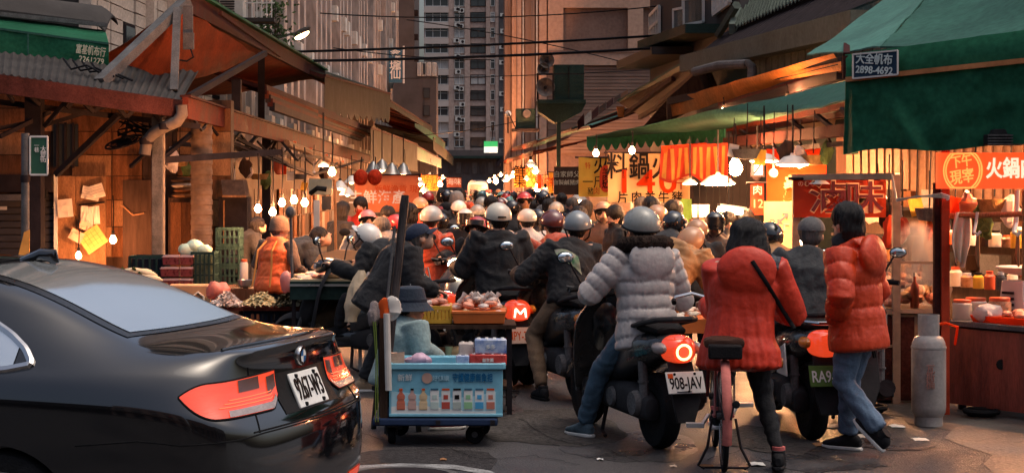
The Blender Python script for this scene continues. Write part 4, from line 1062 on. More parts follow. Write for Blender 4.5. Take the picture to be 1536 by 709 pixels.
a,b=P(483,294,33),P(497,314,33);q=MB();q.box(((a.x+b.x)/2,33,(a.z+b.z)/2),(b.x-a.x,.04,a.z-b.z));q.obj('lower_board',mat('grey_board',(.12,.11,.10)),t)
q=MB();q.tube([P(466,290,32.9),P(476,282,32.8),P(490,284,32.8)],.05,6);q.obj('hung_hat',BLACKS_,t)
t=thing('white_upright','white upright board edge beside the bulb row','post',P(475,340,30))
q=MB();a=P(475,300,30);q.bar((a.x,30,0),(a.x,30,a.z),.10,.05);q.obj('post',WFRAME,t)
for px,py in ((387,313),(409,318),(423,304),(441,300),(457,304)):
 n={387:'first',409:'second',423:'third',441:'fourth',457:'last'}[px]
 bulb(P(px,py,20.5),f'{n} bulb from the post in the row over the vendor in the orange vest',.042,.55,group='row of bulbs over the fish stall',m=BULBM)
bulb(P(498,258,17.4),'bare bulb up under the canopy over the fish table',.038,.3,m=BULB)
disc_lamp(P(485,247,17.8),.06,'small round lamp above the single canopy bulb on the left',group='lamps over the left stalls')
for i,(px,py,yy,r_) in enumerate(((510,280,33,.06),(521,290,33,.05),(527,272,35,.05),(629,274,50,.1),(637,286,50,.08),(607,258,42,.06),(648,268,70,.1),(660,276,80,.12))):
 bulb(P(px,py,yy),('bulb low beside the salmon sign edge','lowest bulb beside the salmon sign edge','bulb just above the salmon sign corner','large flaring bulb past the salmon sign','second flaring bulb under the large one','bulb under the grey lamp shades','bulb beside the ochre banner','small far bulb above the left crowd')[i],r_,.4,m=BULBH if px>600 else BULB,shade=.16)
LAMPS=mat('aluminium_shade',(.25,.26,.26),r=.35,var=.3,metal=.6,bump=.1)
for i,(px,py) in enumerate(((560,250),(588,252),(605,252),(573,246))):
 t=thing('lamp_shade',('grey conical lamp shade nearest the red nets','grey conical lamp shade, middle one under the olive awning','grey conical lamp shade farthest under the olive awning','small grey lamp shade set back above the others')[i],'lamp',P(px,py,38+i),group='grey lamp shades under the olive awning')
 c=P(px,py,38+i);q=MB();q.lathe([(.19,-.14),(.17,-.12),(.10,.04),(.04,.10),(.02,.12),(0,.12)],c,16);q.obj('shade',LAMPS,t)
 q=MB();q.ball(c+V((0,0,-.13)),.06,10);q.obj('glass_bulb',BULB,t)
 q=MB();q.tube([c+V((0,0,.12)),c+V((0,0,.8))],.012,5);q.obj('cord',CABLE,t)
for i,px in enumerate((541,562)):
 t=thing('red_net_bag',('red net bag hanging left of its twin above the salmon sign','red net bag hanging right of its twin above the salmon sign')[i],'net bag',P(px,266,34),group='red net bags over the left stall')
 c=P(px,266,34);q=MB();q.ball(c,(.14,.13,.16),14,k=10);[q.v.__setitem__(j,p+V((0,0,.0))+(p-c)*.12*NZ.noise(p*9)) for j,p in enumerate(q.v)]
 q.obj('bag',mat('red_net',(.55,.05,.02),r=.7,var=.4,sc=20,bump=.6,bsc=50,trl=.3),t)
 q=MB();q.tube([c+V((0,0,.15)),c+V((.02,0,.4))],.012,5);q.obj('string',CABLE,t)
t=thing('thin_pole','thin pale pole standing in front of the leaning vendor','pole',P(504,330,19.2))
q=MB();a=P(502,270,19.2);q.tube([a,(P(506,372,19.2).x,19.2,0)],.016,6);q.obj('pole',PLYL,t)
t=thing('umbrella_pole','thin grey pole standing beside the vendor in the orange vest','pole',P(440,380,16.8))
q=MB();a=P(436,318,16.8);q.tube([a,V((P(441,440,16.8).x,16.8,0))],.014,6);q.obj('pole',STEELG,t)
q=MB();q.ball(a,(.05,.05,.06),8);q.obj('knob',STEELG,t)
# ---------------------------------------------------------------- right stalls
# near green awning
t=thing('green_awning','large dark green canvas awning with hanging curtain and shop label, upper right','awning',P(1400,120,12.8))
E0,E1=P(1268,82,13.0),P(1560,42,12.0)
HP,RG0,RG1=P(1322,70,13.3),P(1392,-6,15.2),P(1580,-90,14.2)
mb=tarp(P(1320,71,13.05),E1,RG1,RG0,.05,18,10,wr=.05,ws=.9);mb.obj('roof_canopy',TARPT2,t)
mb=tarp(P(1210,82,15.0),P(1321,70.5,13.05),P(1391,-6,15.2),P(1335,-6,17),.03,12,10,wr=.03);mb.obj('hip_canopy',TARPB,t)
F0,F1=P(1268,120,12.95),P(1560,89,11.95)
mb=MB();mb.grid(lambda u,v:lerp(lerp(E0,E1,u),lerp(F0,F1,u),v)+V((0,-.03*sin(pi*v),0))+V((0,.025*NZ.noise(lerp(E0,E1,u)*2+V((0,0,v))),0)),20,4,thick=(0,.012,0));mb.obj('fascia',TARPG,t)
mb=MB();mb.bar(F0+V((0,-.04,0)),F1+V((0,-.04,0)),.03,.035);mb.obj('orange_rail',mat('orange_rail',(.5,.2,.08),r=.5,var=.3,sc=5),t)
def curtain(u,v):
 top=lerp(F0,F1,u)+V((0,-.01,0));yb=231-16*u-6*sin(u*9)*(1-u)-8*max(0,.15-u)*0
 b=P(1271+289*u,yb,12.95-u)
 fold=.10*exp(-((u-.16-.20*v)/.06)**2)*v+.06*exp(-((u-.42-.1*v)/.09)**2)*v
 p=lerp(top,b,v)
 return p+V((0,-fold-.05*NZ.noise(p*2.2)*(v+.1)-.02*NZ.noise(p*7)-.012*NZ.noise(V((p.x*16,v*5,1)))+.12*v*(1 if u<.03 else 0),0))
mb=MB();mb.grid(curtain,100,30,thick=(0,.012,0));mb.obj('curtain',TARPG,t)
mb=MB();mb.grid(lambda u,v:lerp(curtain(0,v),curtain(0,v)+V((.28,.8,.02)),u),8,8,thick=(.012,0,0));mb.obj('side_curtain',TARPG,t)
mb=MB();mb.bar(P(1270,84,13.1),P(1270,60,16),.05);mb.bar(P(1268,118,13),P(1268,84,13),.04);mb.obj('frame_bar',RUSTD,t)
a,b,c,d=P(1279,82,12.85),P(1346,76,12.6),P(1346,112,12.6),P(1279,118,12.85)
mb=MB();mb.prism([a,b,c,d],(0,.02,0));lb=mb.obj('label_board',mat('navy_label',(.03,.055,.09),r=.6,var=.2,bump=0),t)
mb=MB()
for p_,q_ in ((a,b),(b,c),(c,d),(d,a)):mb.bar(p_+V((0,-.01,0)),q_+V((0,-.01,0)),.012)
mb.obj('label_frame',SHADE,lb)
ud=(b-a).normalized();nn=V((ud.y,-ud.x,0)).normalized();LBP=mat('label_print',(.6,.66,.62),bump=0)
lettering('大全帆布',.085,lerp(lerp(a,b,.5),lerp(d,c,.5),.30)+nn*.008,LBP,lb,nrm=nn,bold=.02,width=.30,roll=.09)
lettering('2898-4692',.075,lerp(lerp(a,b,.5),lerp(d,c,.5),.75)+nn*.008,LBP,lb,nrm=nn,bold=.02,width=.305,roll=.09)
t=thing('floodlight','dark finned floodlight fixed over the red orange hot pot sign','floodlight',P(1503,210,12.3))
c=P(1503,210,12.2)
mb=MB();mb.box(c,(.24,.2,.08));mb.box(c+V((0,0,.05)),(.19,.17,.05),taper=.8);mb.obj('housing',BLACKS,t,bev=.01)
for i in range(4):mb=MB();mb.box(c+V((0,-.105,-.03+.02*i)),(.26,.012,.008));mb.obj('fin',STEELG,t)
mb=MB();mb.tube([c+V((.12,0,0)),c+V((.16,-.02,.04)),c+V((.20,0,-.05))],.008,5);mb.obj('wire',CABLE,t)
SIGNR,SIGNW,SIGNG=emis('lit_sign_red',(.62,.045,.008),.75),emis('lit_sign_white',(.9,.55,.38),.6),emis('lit_sign_gold',(.85,.28,.06),.6)
for m_,c_ in ((SIGNR,(.7,.08,.02)),(SIGNG,(.7,.4,.1))):m_.node_tree.nodes['Principled BSDF'].inputs['Base Color'].default_value=(*c_,1)
# red orange hot pot sign, red post and rails of the near stall
banner('hot_pot_sign','red orange sign board with white characters and gold circle, right edge','sign',1404,229,1600,283,13.0,SIGNR,[('火鍋肉片',.155,1531,254,SIGNW,dict(bold=.02)),('下午',.10,1443,243,SIGNG,dict(roll=-.12,bold=.012)),('現宰',.115,1444,266,SIGNG,dict(roll=-.12,bold=.012))],wr=0,dy=-1.0,rod=False)
sg=bpy.data.objects['hot_pot_sign']
_a,_b=P(1404,229,13.0),P(1600,229,12.0);_u=(_b-_a).normalized();_u.z=0;_u.normalize();_n=V((_u.y,-_u.x,0));c=onplane(_a,_n,1445,256)+_n*.008;mb=MB()
for r_ in (.19,.215):mb.tube([c+_u*(r_*.85*cos(a*pi/18))+V((0,0,max(-.125,min(.125,r_*.75*sin(a*pi/18))))) for a in range(37)],.006,5)
mb.obj('circle',SIGNG,sg)
t=thing('red_post','red painted post holding up the hot pot sign, with wires','post',P(1416,480,13.0))
REDPOST=mat('red_post_paint',(.42,.055,.025),r=.45,var=.35,sc=5,bump=.15)
c=P(1417,0,13.1);mb=MB();mb.bar((c.x,13.1,0),(c.x,13.1,2.02),.06,.06);mb.obj('post',REDPOST,t)
mb=MB();mb.bar((c.x-.055,13.12,0),(c.x-.055,13.12,1.75),.045,.05);mb.obj('inner_post',RUSTD,t)
for i in range(3):
 mb=MB();mb.tube([P(1338,262+3*i,13.4),P(1345,298+2*i,13.2),P(1375,296-i,13.1),P(1412,290+3*i,12.95),P(1424,294+2*i,12.95),P(1420,300,12.95)],.006,5);mb.obj('wire',SHADE,t)
t=thing('hanging_rail','pale wooden rail with towel and hooks inside the near stall','rail',P(1480,322,13.2))
mb=MB();a,b=P(1419,324,13.2),P(1600,319,12.4);mb.cyl(a,b,.022,10);mb.obj('rail',PLYL,t)
mb=MB();mb.cyl(a+V((-.03,0,0)),a+V((.01,0,0)),.03,10);mb.obj('end_cap',BLACKS_,t)
t=thing('towel','cream towel draped over the rail inside the near stall','towel',P(1441,360,13.1))
mb=MB()
def tw(u,v):
 w=(.055+.025*sin(v*3))*(1-.35*max(0,v-.6)/.4)
 c=lerp(P(1443,318,13.12),P(1439,396,13.05),v)
 return c+V(((u-.5)*w*2,-.035-.03*sin(u*16+v*2)*(.3+v),.025*sin(u*7)*v))
mb.grid(tw,24,14,thick=(0,.012,0));mb.obj('cloth',mat('cream_cloth',(.7,.55,.42),r=.9,var=.15,bump=.3,bsc=60),t)
for i,(px,lab) in enumerate(((1466,'thin meat hook beside the towel'),(1526,'thick meat hook near the right edge'))):
 t=thing('meat_hook',lab,'hook',P(px,330,12.9),group='meat hooks in the near stall')
 y0=318 if i==0 else 285;y1=352
 mb=MB();mb.tube([P(px,y0,12.95),P(px-2,y1-18,12.95),P(px-5,y1-4,12.9),P(px,y1,12.88),P(px+5,y1-5,12.88)],.012 if i==0 else .018,6);mb.obj('hook',SHADE,t)
 mb=MB();mb.tube([P(px+1,y1-2,12.9),P(px,y1+30,12.9),P(px+2,y1+48,12.9)],[.012,.02,.008],6);mb.obj('strip',PLYL,t)
 # counter of the near stall
t=thing('stall_counter','rust red steel stall counter with streaks, lower right','counter',P(1470,620,13.2))
A,B=P(1419,488,13.35),P(1640,500,12.2);A.z=B.z=.66
REDC=mat('streaked_red_steel',(.20,.045,.03),spec=.35,r=.5,var=.55,sc=2.2,bump=.25,stretch=(3,3,.55),fine=.2)
ud=(B-A).normalized();dn=V((-ud.y,ud.x,0))
mb=MB();mb.prism([A+V((0,0,-.02)),B+V((0,0,-.02)),B+V((0,0,-.60)),A+V((0,0,-.60))],dn*.03);mb.obj('front_panel',REDC,t)
mb=MB();mb.prism([A+dn*.03+V((0,0,-.02)),A+dn*1.2+V((0,0,-.02)),A+dn*1.2+V((0,0,-.6)),A+dn*.03+V((0,0,-.6))],ud*.03);mb.obj('side_panel',RUSTD,t)
mb=MB();mb.prism([A-dn*.03,B-dn*.03,B+dn*1.2,A+dn*1.2],(0,0,.035));mb.obj('counter_top',STEELG,t)
for u in (.02,.5,.98):mb=MB();q=lerp(A,B,u)+dn*.15;mb.bar((q.x,q.y,0),(q.x,q.y,.08),.05);mb.obj('leg',STEELB,t)
mb=MB();q0=lerp(A,B,.40)-dn*.004+V((0,0,-.26));mb.lathe([(0,-.006),(.035,-.006),(.04,.002)],q0,12,axis='Y');mb.obj('drain_plug',BLACKS_,t)
ct=A.z+.036
def onc(px,dpt):
 for i in range(200):
  q=lerp(A,B,i/200)+dn*dpt
  if q.x/q.y*F+CX>=px:return V((q.x,q.y,ct))
 return q
JARP=mat('jar_white_plastic',(.7,.62,.52),r=.35,var=.1,trl=.2,bump=0);LIDR=mat('jar_red_lid',(.62,.10,.03),r=.4,var=.15,bump=0)
JARF=mat('jar_food',(.42,.2,.09),r=.3,var=.5,sc=20,bump=.2)
for px,dd,r_,h_,m,lab in ((1443,.15,.075,.15,JARP,'white plastic jar with red lid at the left end of the counter'),(1463,.30,.085,.16,JARP,'wider white plastic jar with red lid beside the first'),(1499,.22,.085,.18,JARF,'brown filled jar with red lid beside the meat tray')):
 q0=onc(px,dd);t=thing('jar',lab,'jar',q0,group='jars on the near counter')
 mb=MB();mb.lathe([(r_*.92,0),(r_,.01),(r_,h_*.8),(r_*.85,h_*.9),(r_*.85,h_*.92)],q0,18);mb.obj('body',m,t)
 mb=MB();mb.lathe([(r_*.9,h_*.86),(r_*.92,h_),(r_*.86,h_*1.03),(0,h_*1.03)],q0,18);mb.obj('lid',LIDR,t)
MEAT=mat('pale_meat',(.62,.24,.15),r=.4,var=.35,sc=12,bump=.3)
MEATR=mat('cooked_meat',(.5,.2,.09),r=.35,var=.5,sc=10,bump=.4)
PLBAG=mat('clear_bag',(.72,.60,.54),r=.25,var=.15,bump=.5,bsc=20,trl=.3)
t=thing('meat_tray','orange tray heaped with pale meat on the near counter','tray',onc(1520,.25))
q0=onc(1522,.22);rt=Matrix.Rotation(atan2(ud.y,ud.x),3,'Z')
mb=MB();mb.box(q0+V((0,0,.025)),(.50,.36,.05),rt,taper=1.08);mb.obj('tray',BANORG,t)
for i in range(26):
 mb=MB();mb.ball(q0+rt@V((RND.uniform(-.22,.22),RND.uniform(-.15,.15),RND.uniform(.05,.10))),(RND.uniform(.03,.07),.04,.025),8,k=5,rot=Matrix.Rotation(RND.uniform(0,3),3,'Z'));mb.obj('meat_piece',MEAT,t)
t=thing('plastic_bag','pale plastic bag of meat slumped beside the jars','bag',onc(1482,.12))
q0=onc(1481,.1);mb=MB();mb.ball(q0+V((0,0,.06)),(.10,.08,.075),14,k=10);[mb.v.__setitem__(j,p+(p-q0)*.35*NZ.noise(p*14)) for j,p in enumerate(mb.v)];mb.obj('bag',PLBAG,t)
t=thing('kitchen_scale','white weighing scale with hanging pan at the right edge','scale',onc(1545,.5))
q0=onc(1528,.55);mb=MB();mb.box(q0+V((0,0,.15)),(.26,.2,.3),rt,taper=.8);mb.obj('body',SHADE,t,bev=.01)
mb=MB()
for i in range(4):mb.box(q0+rt@V((-.02,-.105,.07+.045*i)),(.11,.012,.02),rt)
mb.obj('vent_slots',STEELB,t)
mb=MB();mb.lathe([(.03,.34),(.12,.36),(.18,.40),(.17,.41),(.1,.37),(0,.36)],q0,18);mb.obj('pan',SHADE,t)
mb=MB();mb.bar(P(1536,285,12.4),P(1536,420,12.5),.025);mb.obj('hanging_arm',PLYL,t)
# steel bowl and stove behind
t=thing('steel_bowl','steel bowl on the shelf behind the jars','bowl',onc(1470,.9))
q0=onc(1482,.95);mb=MB();mb.lathe([(.08,.12),(.16,.2),(.17,.215),(.155,.21),(.07,.13),(0,.13)],q0,18);mb.obj('bowl',SHADE,t);mb=MB();mb.lathe([(.1,0),(.09,.12)],q0,14);mb.obj('stand',STEELB,t)
# corrugated wall behind the right stalls
t=thing('corrugated_wall','lit tan corrugated metal wall behind the right stalls','wall',P(1400,300,17))
A2,B2=P(1270,200,19.5),P(1640,200,15.2)
CWM=mat('tan_corrugated',(.22,.12,.07),r=.5,var=.4,sc=1.6,bump=.1,metal=.15,fine=.15)
n=26;d2=(V((*B2.xy,0))-V((*A2.xy,0)));w2=d2.length/n;d2.normalize();a2=atan2(d2.y,d2.x)
for i in range(n):
 c=V((*A2.xy,0))+d2*w2*(i+.5);mb=MB();mb.box(c+V((0,0,1.97)),(w2*.80,.03,.86),a2);mb.obj('sheet',CWM,t)
 mb=MB();mb.box(c+V((0,.0,1.97))+d2*w2*.5,(w2*.2,.06,.86),a2);mb.obj('rib',CWM,t)
mb=MB();c=V((*A2.xy,0))+d2*w2*n/2;mb.box(c+V((0,.35,1.3)),(w2*n,.1,2.6),a2);mb.obj('dark_backing',WOODD,t)
for z in (1.5,1.2,.85):
 mb=MB();mb.box(c+V((0,.1,z)),(w2*n,.35,.03),a2);mb.obj('shelf',STEELB,t)
for i in range(14):
 mb=MB();p_=V((*A2.xy,0))+d2*(w2*n)*RND.uniform(.1,.95);mb.box(p_+V((0,.05,RND.choice((1.31,.98,1.6)))),(RND.uniform(.12,.4),.2,RND.uniform(.12,.22)),a2);mb.obj('stored_box',RND.choice((WOODD,STEELG,PLY,CORR,STEELB)),t)
 # red cooker stall with the braised food banner
banner('braised_food_banner','red cloth banner with large outlined characters above the steaming case','banner',1191,268,1329,326,14.6,BANRED,[],wr=.015,dy=-.15)
bb=bpy.data.objects['braised_food_banner']
OUTP=mat('banner_outline',(.80,.50,.30),bump=0);DARKP=mat('banner_dark_print',(.10,.025,.035),bump=0)
for s,px in (('滷',1243),('味',1297)):
 lettering(s,.29,P(px,299,14.42),OUTP,bb,bold=.026,width=.325)
 lettering(s,.28,P(px,299,14.41),DARKP,bb,bold=.006,width=.30)
lettering('のむら',.05,P(1210,276,14.53),OUTP,bb)
mb=MB();mb.lathe([(.09,0),(.05,.03),(0,.035)],P(1229,276,14.45),14);bb2=mb.obj('reflection_lamp',SHADE,bb)
STP=mat('stall_aluminium',(.34,.26,.20),r=.35,var=.35,sc=5,metal=.5,bump=.1)
t=thing('food_case','steaming glass food case on a brown cabinet behind the woman in the red puffer','display case',P(1360,620,14.0))
xa,xb,yf=P(1322,0,13.9).x,P(1415,0,13.9).x,13.9
for px,yy,top in ((1344,13.75,262),(1194,14.7,265)):
 c=P(px,0,yy);mb=MB();mb.bar((c.x,yy,0),(c.x,yy,P(0,top,yy).z),.06,.05);mb.obj('post',STP,t)
mb=MB();mb.bar(P(1190,266,14.7),P(1346,264,13.75),.05);mb.obj('top_rail',STP,t)
a,b=P(1346,480,13.72),P(1420,500,13.72)
mb=MB();mb.box(((P(1322,0,14).x+P(1346,0,14).x)/2,14.15,.36),(.28,.8,.66));mb.obj('cabinet',RUSTD,t)
mb=MB();mb.box(((a.x+P(1405,0,13.8).x)/2,14.16,.36),(P(1405,0,13.8).x-a.x,.8,.70));mb.obj('steel_cabinet',mat('worn_cabinet',(.24,.17,.12),r=.55,var=.5,sc=3,bump=.2),t)
for z in (.72,.46):mb=MB();mb.bar(P(1318,0,13.74)*0+V((P(1318,0,13.74).x,13.74,z)),V((P(1345,0,13.74).x,13.74,z)),.015,.02);mb.obj('trim',STP,t)
mb=MB();mb.box(((P(1318,0,14).x+P(1412,0,14).x)/2,14.15,.735),(P(1412,0,14).x-P(1318,0,14).x,.84,.03));mb.obj('counter_top',STP,t)
GLS=bpy.data.materials.new('clear_glass');GLS.use_nodes=True
_b=GLS.node_tree.nodes['Principled BSDF'];_b.inputs['Transmission Weight'].default_value=1;_b.inputs['Roughness'].default_value=.02;_b.inputs['IOR'].default_value=1.05;_b.inputs['Base Color'].default_value=(.97,.95,.92,1)
mb=MB();mb.box(((P(1322,0,14).x+P(1412,0,14).x)/2,13.76,.93),(P(1408,0,14).x-P(1324,0,14).x,.006,.36));mb.obj('glass_front',GLS,t)
mb=MB();mb.bar(V((P(1318,0,13.76).x,13.76,1.12)),V((P(1412,0,13.76).x,13.76,1.12)),.02);mb.obj('glass_rail',STP,t)
FOOD=[MEAT,MEATR,mat('tofu_food',(.66,.42,.22),r=.5,var=.3,sc=10),mat('pale_food',(.7,.55,.4),r=.5,var=.2,sc=10)]
for i in range(70):
 x=RND.uniform(P(1328,0,14).x,P(1406,0,14).x);y=RND.uniform(13.85,14.45)
 mb=MB();mb.ball((x,y,.77+.25*(y-13.8)+RND.uniform(0,.07)),(RND.uniform(.03,.07),RND.uniform(.03,.06),RND.uniform(.025,.05)),8,k=5,rot=Matrix.Rotation(RND.uniform(0,3),3,'Z'));mb.obj('food_piece',RND.choice(FOOD),t)
for i,(px,py,yy) in enumerate(((1372,420,13.85),(1404,432,14.0))):
 t2=thing('sauce_bottle',('orange sauce bottle in the steaming food case','pale sauce bottle next to the red post')[i],'bottle',P(px,py,yy),group='bottles on the food case')
 c=P(px,py,yy);c.z=.755;mb=MB();mb.lathe([(.035,0),(.037,.14),(.03,.18),(.012,.21),(.010,.25),(0,.25)],c,12);mb.obj('bottle',(LIDR,JARP)[i],t2)
 mb=MB();mb.lathe([(.012,.25),(.012,.28),(0,.28)],c,8);mb.obj('cap',(WHITEP,LIDR)[i],t2)
t=thing('cutting_board','pale wooden board standing upright behind the food case','board',P(1397,390,14.5))
mb=MB();mb.box(P(1396,376,14.5),(.17,.03,.34));mb.obj('board',PLYL,t)
for i in range(3):
 t2=thing('red_bag',('red printed bag hanging at the case post','larger red bag hanging in the steam','small red cloth hanging by the board')[i],'bag',P(1332+22*i,340,14.4),group='red bags hanging over the food case')
 c=P((1334,1354,1394)[i],346,14.4);mb=MB();mb.ball(c,((.05,.06,.03)[i],.04,(.11,.12,.1)[i]),12,k=9);[mb.v.__setitem__(j,p+(p-c)*.9*NZ.noise(p*16)) for j,p in enumerate(mb.v)];mb.obj('bag',(BANRED,BANRED,REDP)[i],t2)
 mb=MB();mb.tube([c+V((0,0,.13)),c+V((0,0,.5))],.006,5);mb.obj('string',CABLE,t2)
 # steam
stm=bpy.data.materials.new('steam');stm.use_nodes=True
N=stm.node_tree.nodes;L=stm.node_tree.links;N.remove(N['Principled BSDF'])
pv=N.new('ShaderNodeVolumePrincipled');pv.inputs['Color'].default_value=(1,.97,.94,1);pv.inputs['Anisotropy'].default_value=.2
tc=N.new('ShaderNodeTexCoord');nz=N.new('ShaderNodeTexNoise');nz.inputs['Scale'].default_value=2.6;nz.inputs['Detail'].default_value=5;nz.inputs['Distortion'].default_value=1.2
mp=N.new('ShaderNodeMapping');mp.inputs['Scale'].default_value=(1.6,1.6,.8);L.new(tc.outputs['Object'],mp.inputs[0]);L.new(mp.outputs[0],nz.inputs['Vector'])
mr=N.new('ShaderNodeMapRange');mr.inputs[1].default_value=.50;mr.inputs[2].default_value=.75;mr.inputs[3].default_value=0;mr.inputs[4].default_value=60
L.new(nz.outputs['Fac'],mr.inputs[0])
vs_=N.new('ShaderNodeVectorMath');vs_.operation='DISTANCE';vs_.inputs[1].default_value=(.5,.5,.4);L.new(tc.outputs['Generated'],vs_.inputs[0])
fo=N.new('ShaderNodeMapRange');fo.inputs[1].default_value=.48;fo.inputs[2].default_value=.1;fo.inputs[3].default_value=0;fo.inputs[4].default_value=1;L.new(vs_.outputs['Value'],fo.inputs[0])
mu=N.new('ShaderNodeMath');mu.operation='MULTIPLY';L.new(mr.outputs[0],mu.inputs[0]);L.new(fo.outputs[0],mu.inputs[1]);L.new(mu.outputs[0],pv.inputs['Density']);L.new(pv.outputs[0],N['Material Output'].inputs['Volume'])
mb=MB();c=P(1372,392,14.2);mb.ball(c,(.30,.32,.45),16,k=12)
o=mb.obj('steam',stm);o['kind']='stuff';o['label']='white steam rising from the glass food case'
# unseen bulbs added to light the near right stalls
for px,py,yy,lab in ((1590,262,13.4,'unseen bulb inside the near stall just past the right edge'),(1462,262,14.2,'added bulb hidden behind the hot pot sign')):
 bulb(P(px,py,yy),lab,.05,.2,group='unseen bulbs in the near right stall',m=BULBM)
bulb(P(1316,302,14.95),'added bulb over the steaming food case behind the cloth banner',.05,.2,group='unseen bulbs in the near right stall',m=BULBM)
# gas cylinder
t=thing('gas_cylinder','grey gas cylinder with collar standing on the pavement beside the red post','gas cylinder',G(1393,640))
GASM=mat('cylinder_grey',(.30,.275,.26),spec=.4,r=.45,var=.3,sc=3,bump=.1,fine=.1)
g=G(1393,638)
mb=MB();mb.lathe([(.10,.07),(.118,.10),(.122,.14),(.122,.52),(.121,.56),(.116,.60),(.10,.635),(.07,.655),(.05,.66)],g,28);mb.obj('body',GASM,t)
mb=MB();mb.lathe([(.095,.0),(.10,.005),(.10,.075),(.09,.075),(.09,.0)],g,24);mb.obj('foot_ring',GASM,t)
mb=MB();mb.lathe([(.075,.65),(.076,.80),(.070,.80),(.069,.65)],g,24);mb.obj('collar',GASM,t)
mb=MB();mb.cyl(g+V((0,0,.65)),g+V((0,0,.74)),.022,10);mb.lathe([(.03,0),(.03,.02),(0,.02)],g+V((0,0,.74)),10);mb.obj('valve',STP,t)
mb=MB();mb.lathe([(.123,.555),(.125,.565),(.123,.575)],g,28);mb.obj('weld_band',GASM,t)
lettering('瓦斯桶',.07,g+V((-.02,-.124,.36)),mat('faded_red_print',(.34,.17,.14),bump=0),t,vertical=True)
mb=MB();mb.tube([g+V((.03,0,.72)),g+V((.12,0,.74)),g+V((.25,.15,.7)),g+V((.3,.4,.55))],.01,6);mb.obj('hose',BANORG,t)
# clutter beneath the counters
for i,(px,py,lab) in enumerate(((1318,628,'dark hose coil on the ground under the food case'),(1490,634,'dark bucket shadowed under the red counter'))):
 t=thing('floor_clutter',lab,'clutter',G(px,py));g2=G(px,py)
 mb=MB()
 for r_ in (.09,.12):mb.tube([g2+V((r_*cos(a*pi/8),.3+r_*sin(a*pi/8),.03+.02*(r_>.1))) for a in range(17)],.02,6)
 mb.obj('coil',BLACK,t)
 # ---- middle right: long green awning and its banners
t=thing('long_green_awning','long teal green canvas awning running over the yellow banners on the right','awning',P(1080,190,24))
A,B,C,D=P(880,206,24.6),P(1086,191,23.6),P(1290,146,16.0),P(1300,116,18.5)
mb=tarp(A,B,C,D,.06,20,14,wr=.03);mb.obj('canopy',TARPT2,t)
valance(A,B,.21,16,dpt=.45,wr=.03).obj('valance',TARPG,t)
mb=MB();mb.prism([B,B+V((0,0,-.05)),P(1062,226,23.6),P(1086,226,23.55)],(.02,.01,0));mb.obj('corner_flap',TARPG,t)
for i in range(4):
 mb=MB();mb.bar(P(1092+8*i,194+6*i,23.4),P(1290,154+13*i,16.2+.5*i),.05,.06);mb.obj('rafter',(RUST,RUSTD,STEELB,WOODD)[i],t)
for i in range(5):
 mb=MB();x=1110+38*i;mb.bar(P(x,196-8*i,22.5-1.5*i),P(x+30,214-6*i,22-1.5*i),.04);mb.obj('cross_bar',STEELB,t)
t=thing('canvas_strip','pale tan canvas strip hung behind the rafters of the long green awning','canvas',P(1180,185,19))
mb=tarp(P(1120,205,21.5),P(1280,168,17.5),P(1280,196,17.5),P(1130,222,21.5),.02,14,4,nrm=(0,-1,0));mb.obj('canvas',mat('tan_canvas',(.42,.30,.19),r=.8,var=.3,sc=2,trl=.3,bump=.3),t)
t=thing('steel_girder','dark red steel girder running behind the hanging lamps on the right','girder',P(1180,210,18))
mb=MB();mb.bar(P(1090,214,22.5),P(1300,192,16.5),.10,.12);mb.obj('beam',RUSTD,t)
mb=MB();mb.bar(P(1090,232,22.5),P(1280,214,17),.04,.05);mb.obj('lower_bar',STEELB,t)
for i in range(10):
 mb=MB();u=i/10;mb.bar(lerp(P(1090,216,22.4),P(1290,195,16.8),u),lerp(P(1090,232,22.4),P(1280,214,17),min(1,u+.06)),.025);mb.obj('lattice_bar',STEELB,t)
t=thing('orange_tan_awning','orange tan tarpaulin awning stretched above the long green one','awning',P(1100,120,26))
mb=tarp(P(1004,150,31),P(1250,80,20.5),P(1262,96,21),P(1008,176,31),.02,18,6,wr=.06,ws=1.0,nrm=(0,-1,.3));mb.obj('canvas',TARPT,t)
for a,b,w,m in (((1006,152,30.8),(1120,128,26),.12,STEELB),((1100,132,26.6),(1262,92,20.6),.09,STEELB),((1080,158,27),(1265,104,20.8),.07,RUST),((1060,172,27.4),(1262,112,20.9),.12,STEELB),((1004,148,31),(1004,186,31),.09,WOODD)):
 mb=MB();mb.bar(P(*a),P(*b),w);mb.obj('frame_bar',m,t)
mb=tarp(P(1170,112,23.4),P(1262,92,20.4),P(1262,106,20.6),P(1170,122,23.5),.02,8,3,nrm=(0,-1,0));mb.obj('lower_canvas',TARPT,t)
t=thing('green_sheet_roof','steep green sheet roof climbing to the right behind the loudspeakers','roof',P(980,120,38))
mb=tarp(P(926,150,44),P(1042,82,33),P(1046,98,33.5),P(938,156,44),.0,12,4,thick=.05);mb.obj('sheet',TARPT2,t)
mb=tarp(P(930,154,43.8),P(1046,92,33.2),P(1046,122,34.5),P(960,172,44),.0,12,4,thick=.03);mb.obj('underside',WOODD,t)
for a,b in (((938,172,43),(1010,118,36)),((960,176,42),(1040,130,34)),((985,160,39),(1045,110,33.4))):
 mb=MB();mb.bar(P(*a),P(*b),.09);mb.obj('rafter',RUSTD,t)
mb=MB();mb.prism([P(1000,150,32),P(1046,108,31.5),P(1060,140,31.5),P(960,195,33)],(.3,.3,0));mb.obj('gable',WOODD,t)
t=thing('patched_gable','brown patched gable boards at the end of the green sheet roof','gable',P(900,180,44))
for i in range(7):
 mb=MB();x=866+11*i;mb.prism([P(x,196-8*i,46-.4*i),P(x+10,188-8*i,46-.4*i),P(x+10,170-6*i,46),P(x,182-7*i,46)],(0,.06,0));mb.obj('board',RND.choice((WOODD,RUSTD,PLY,CORR)),t)
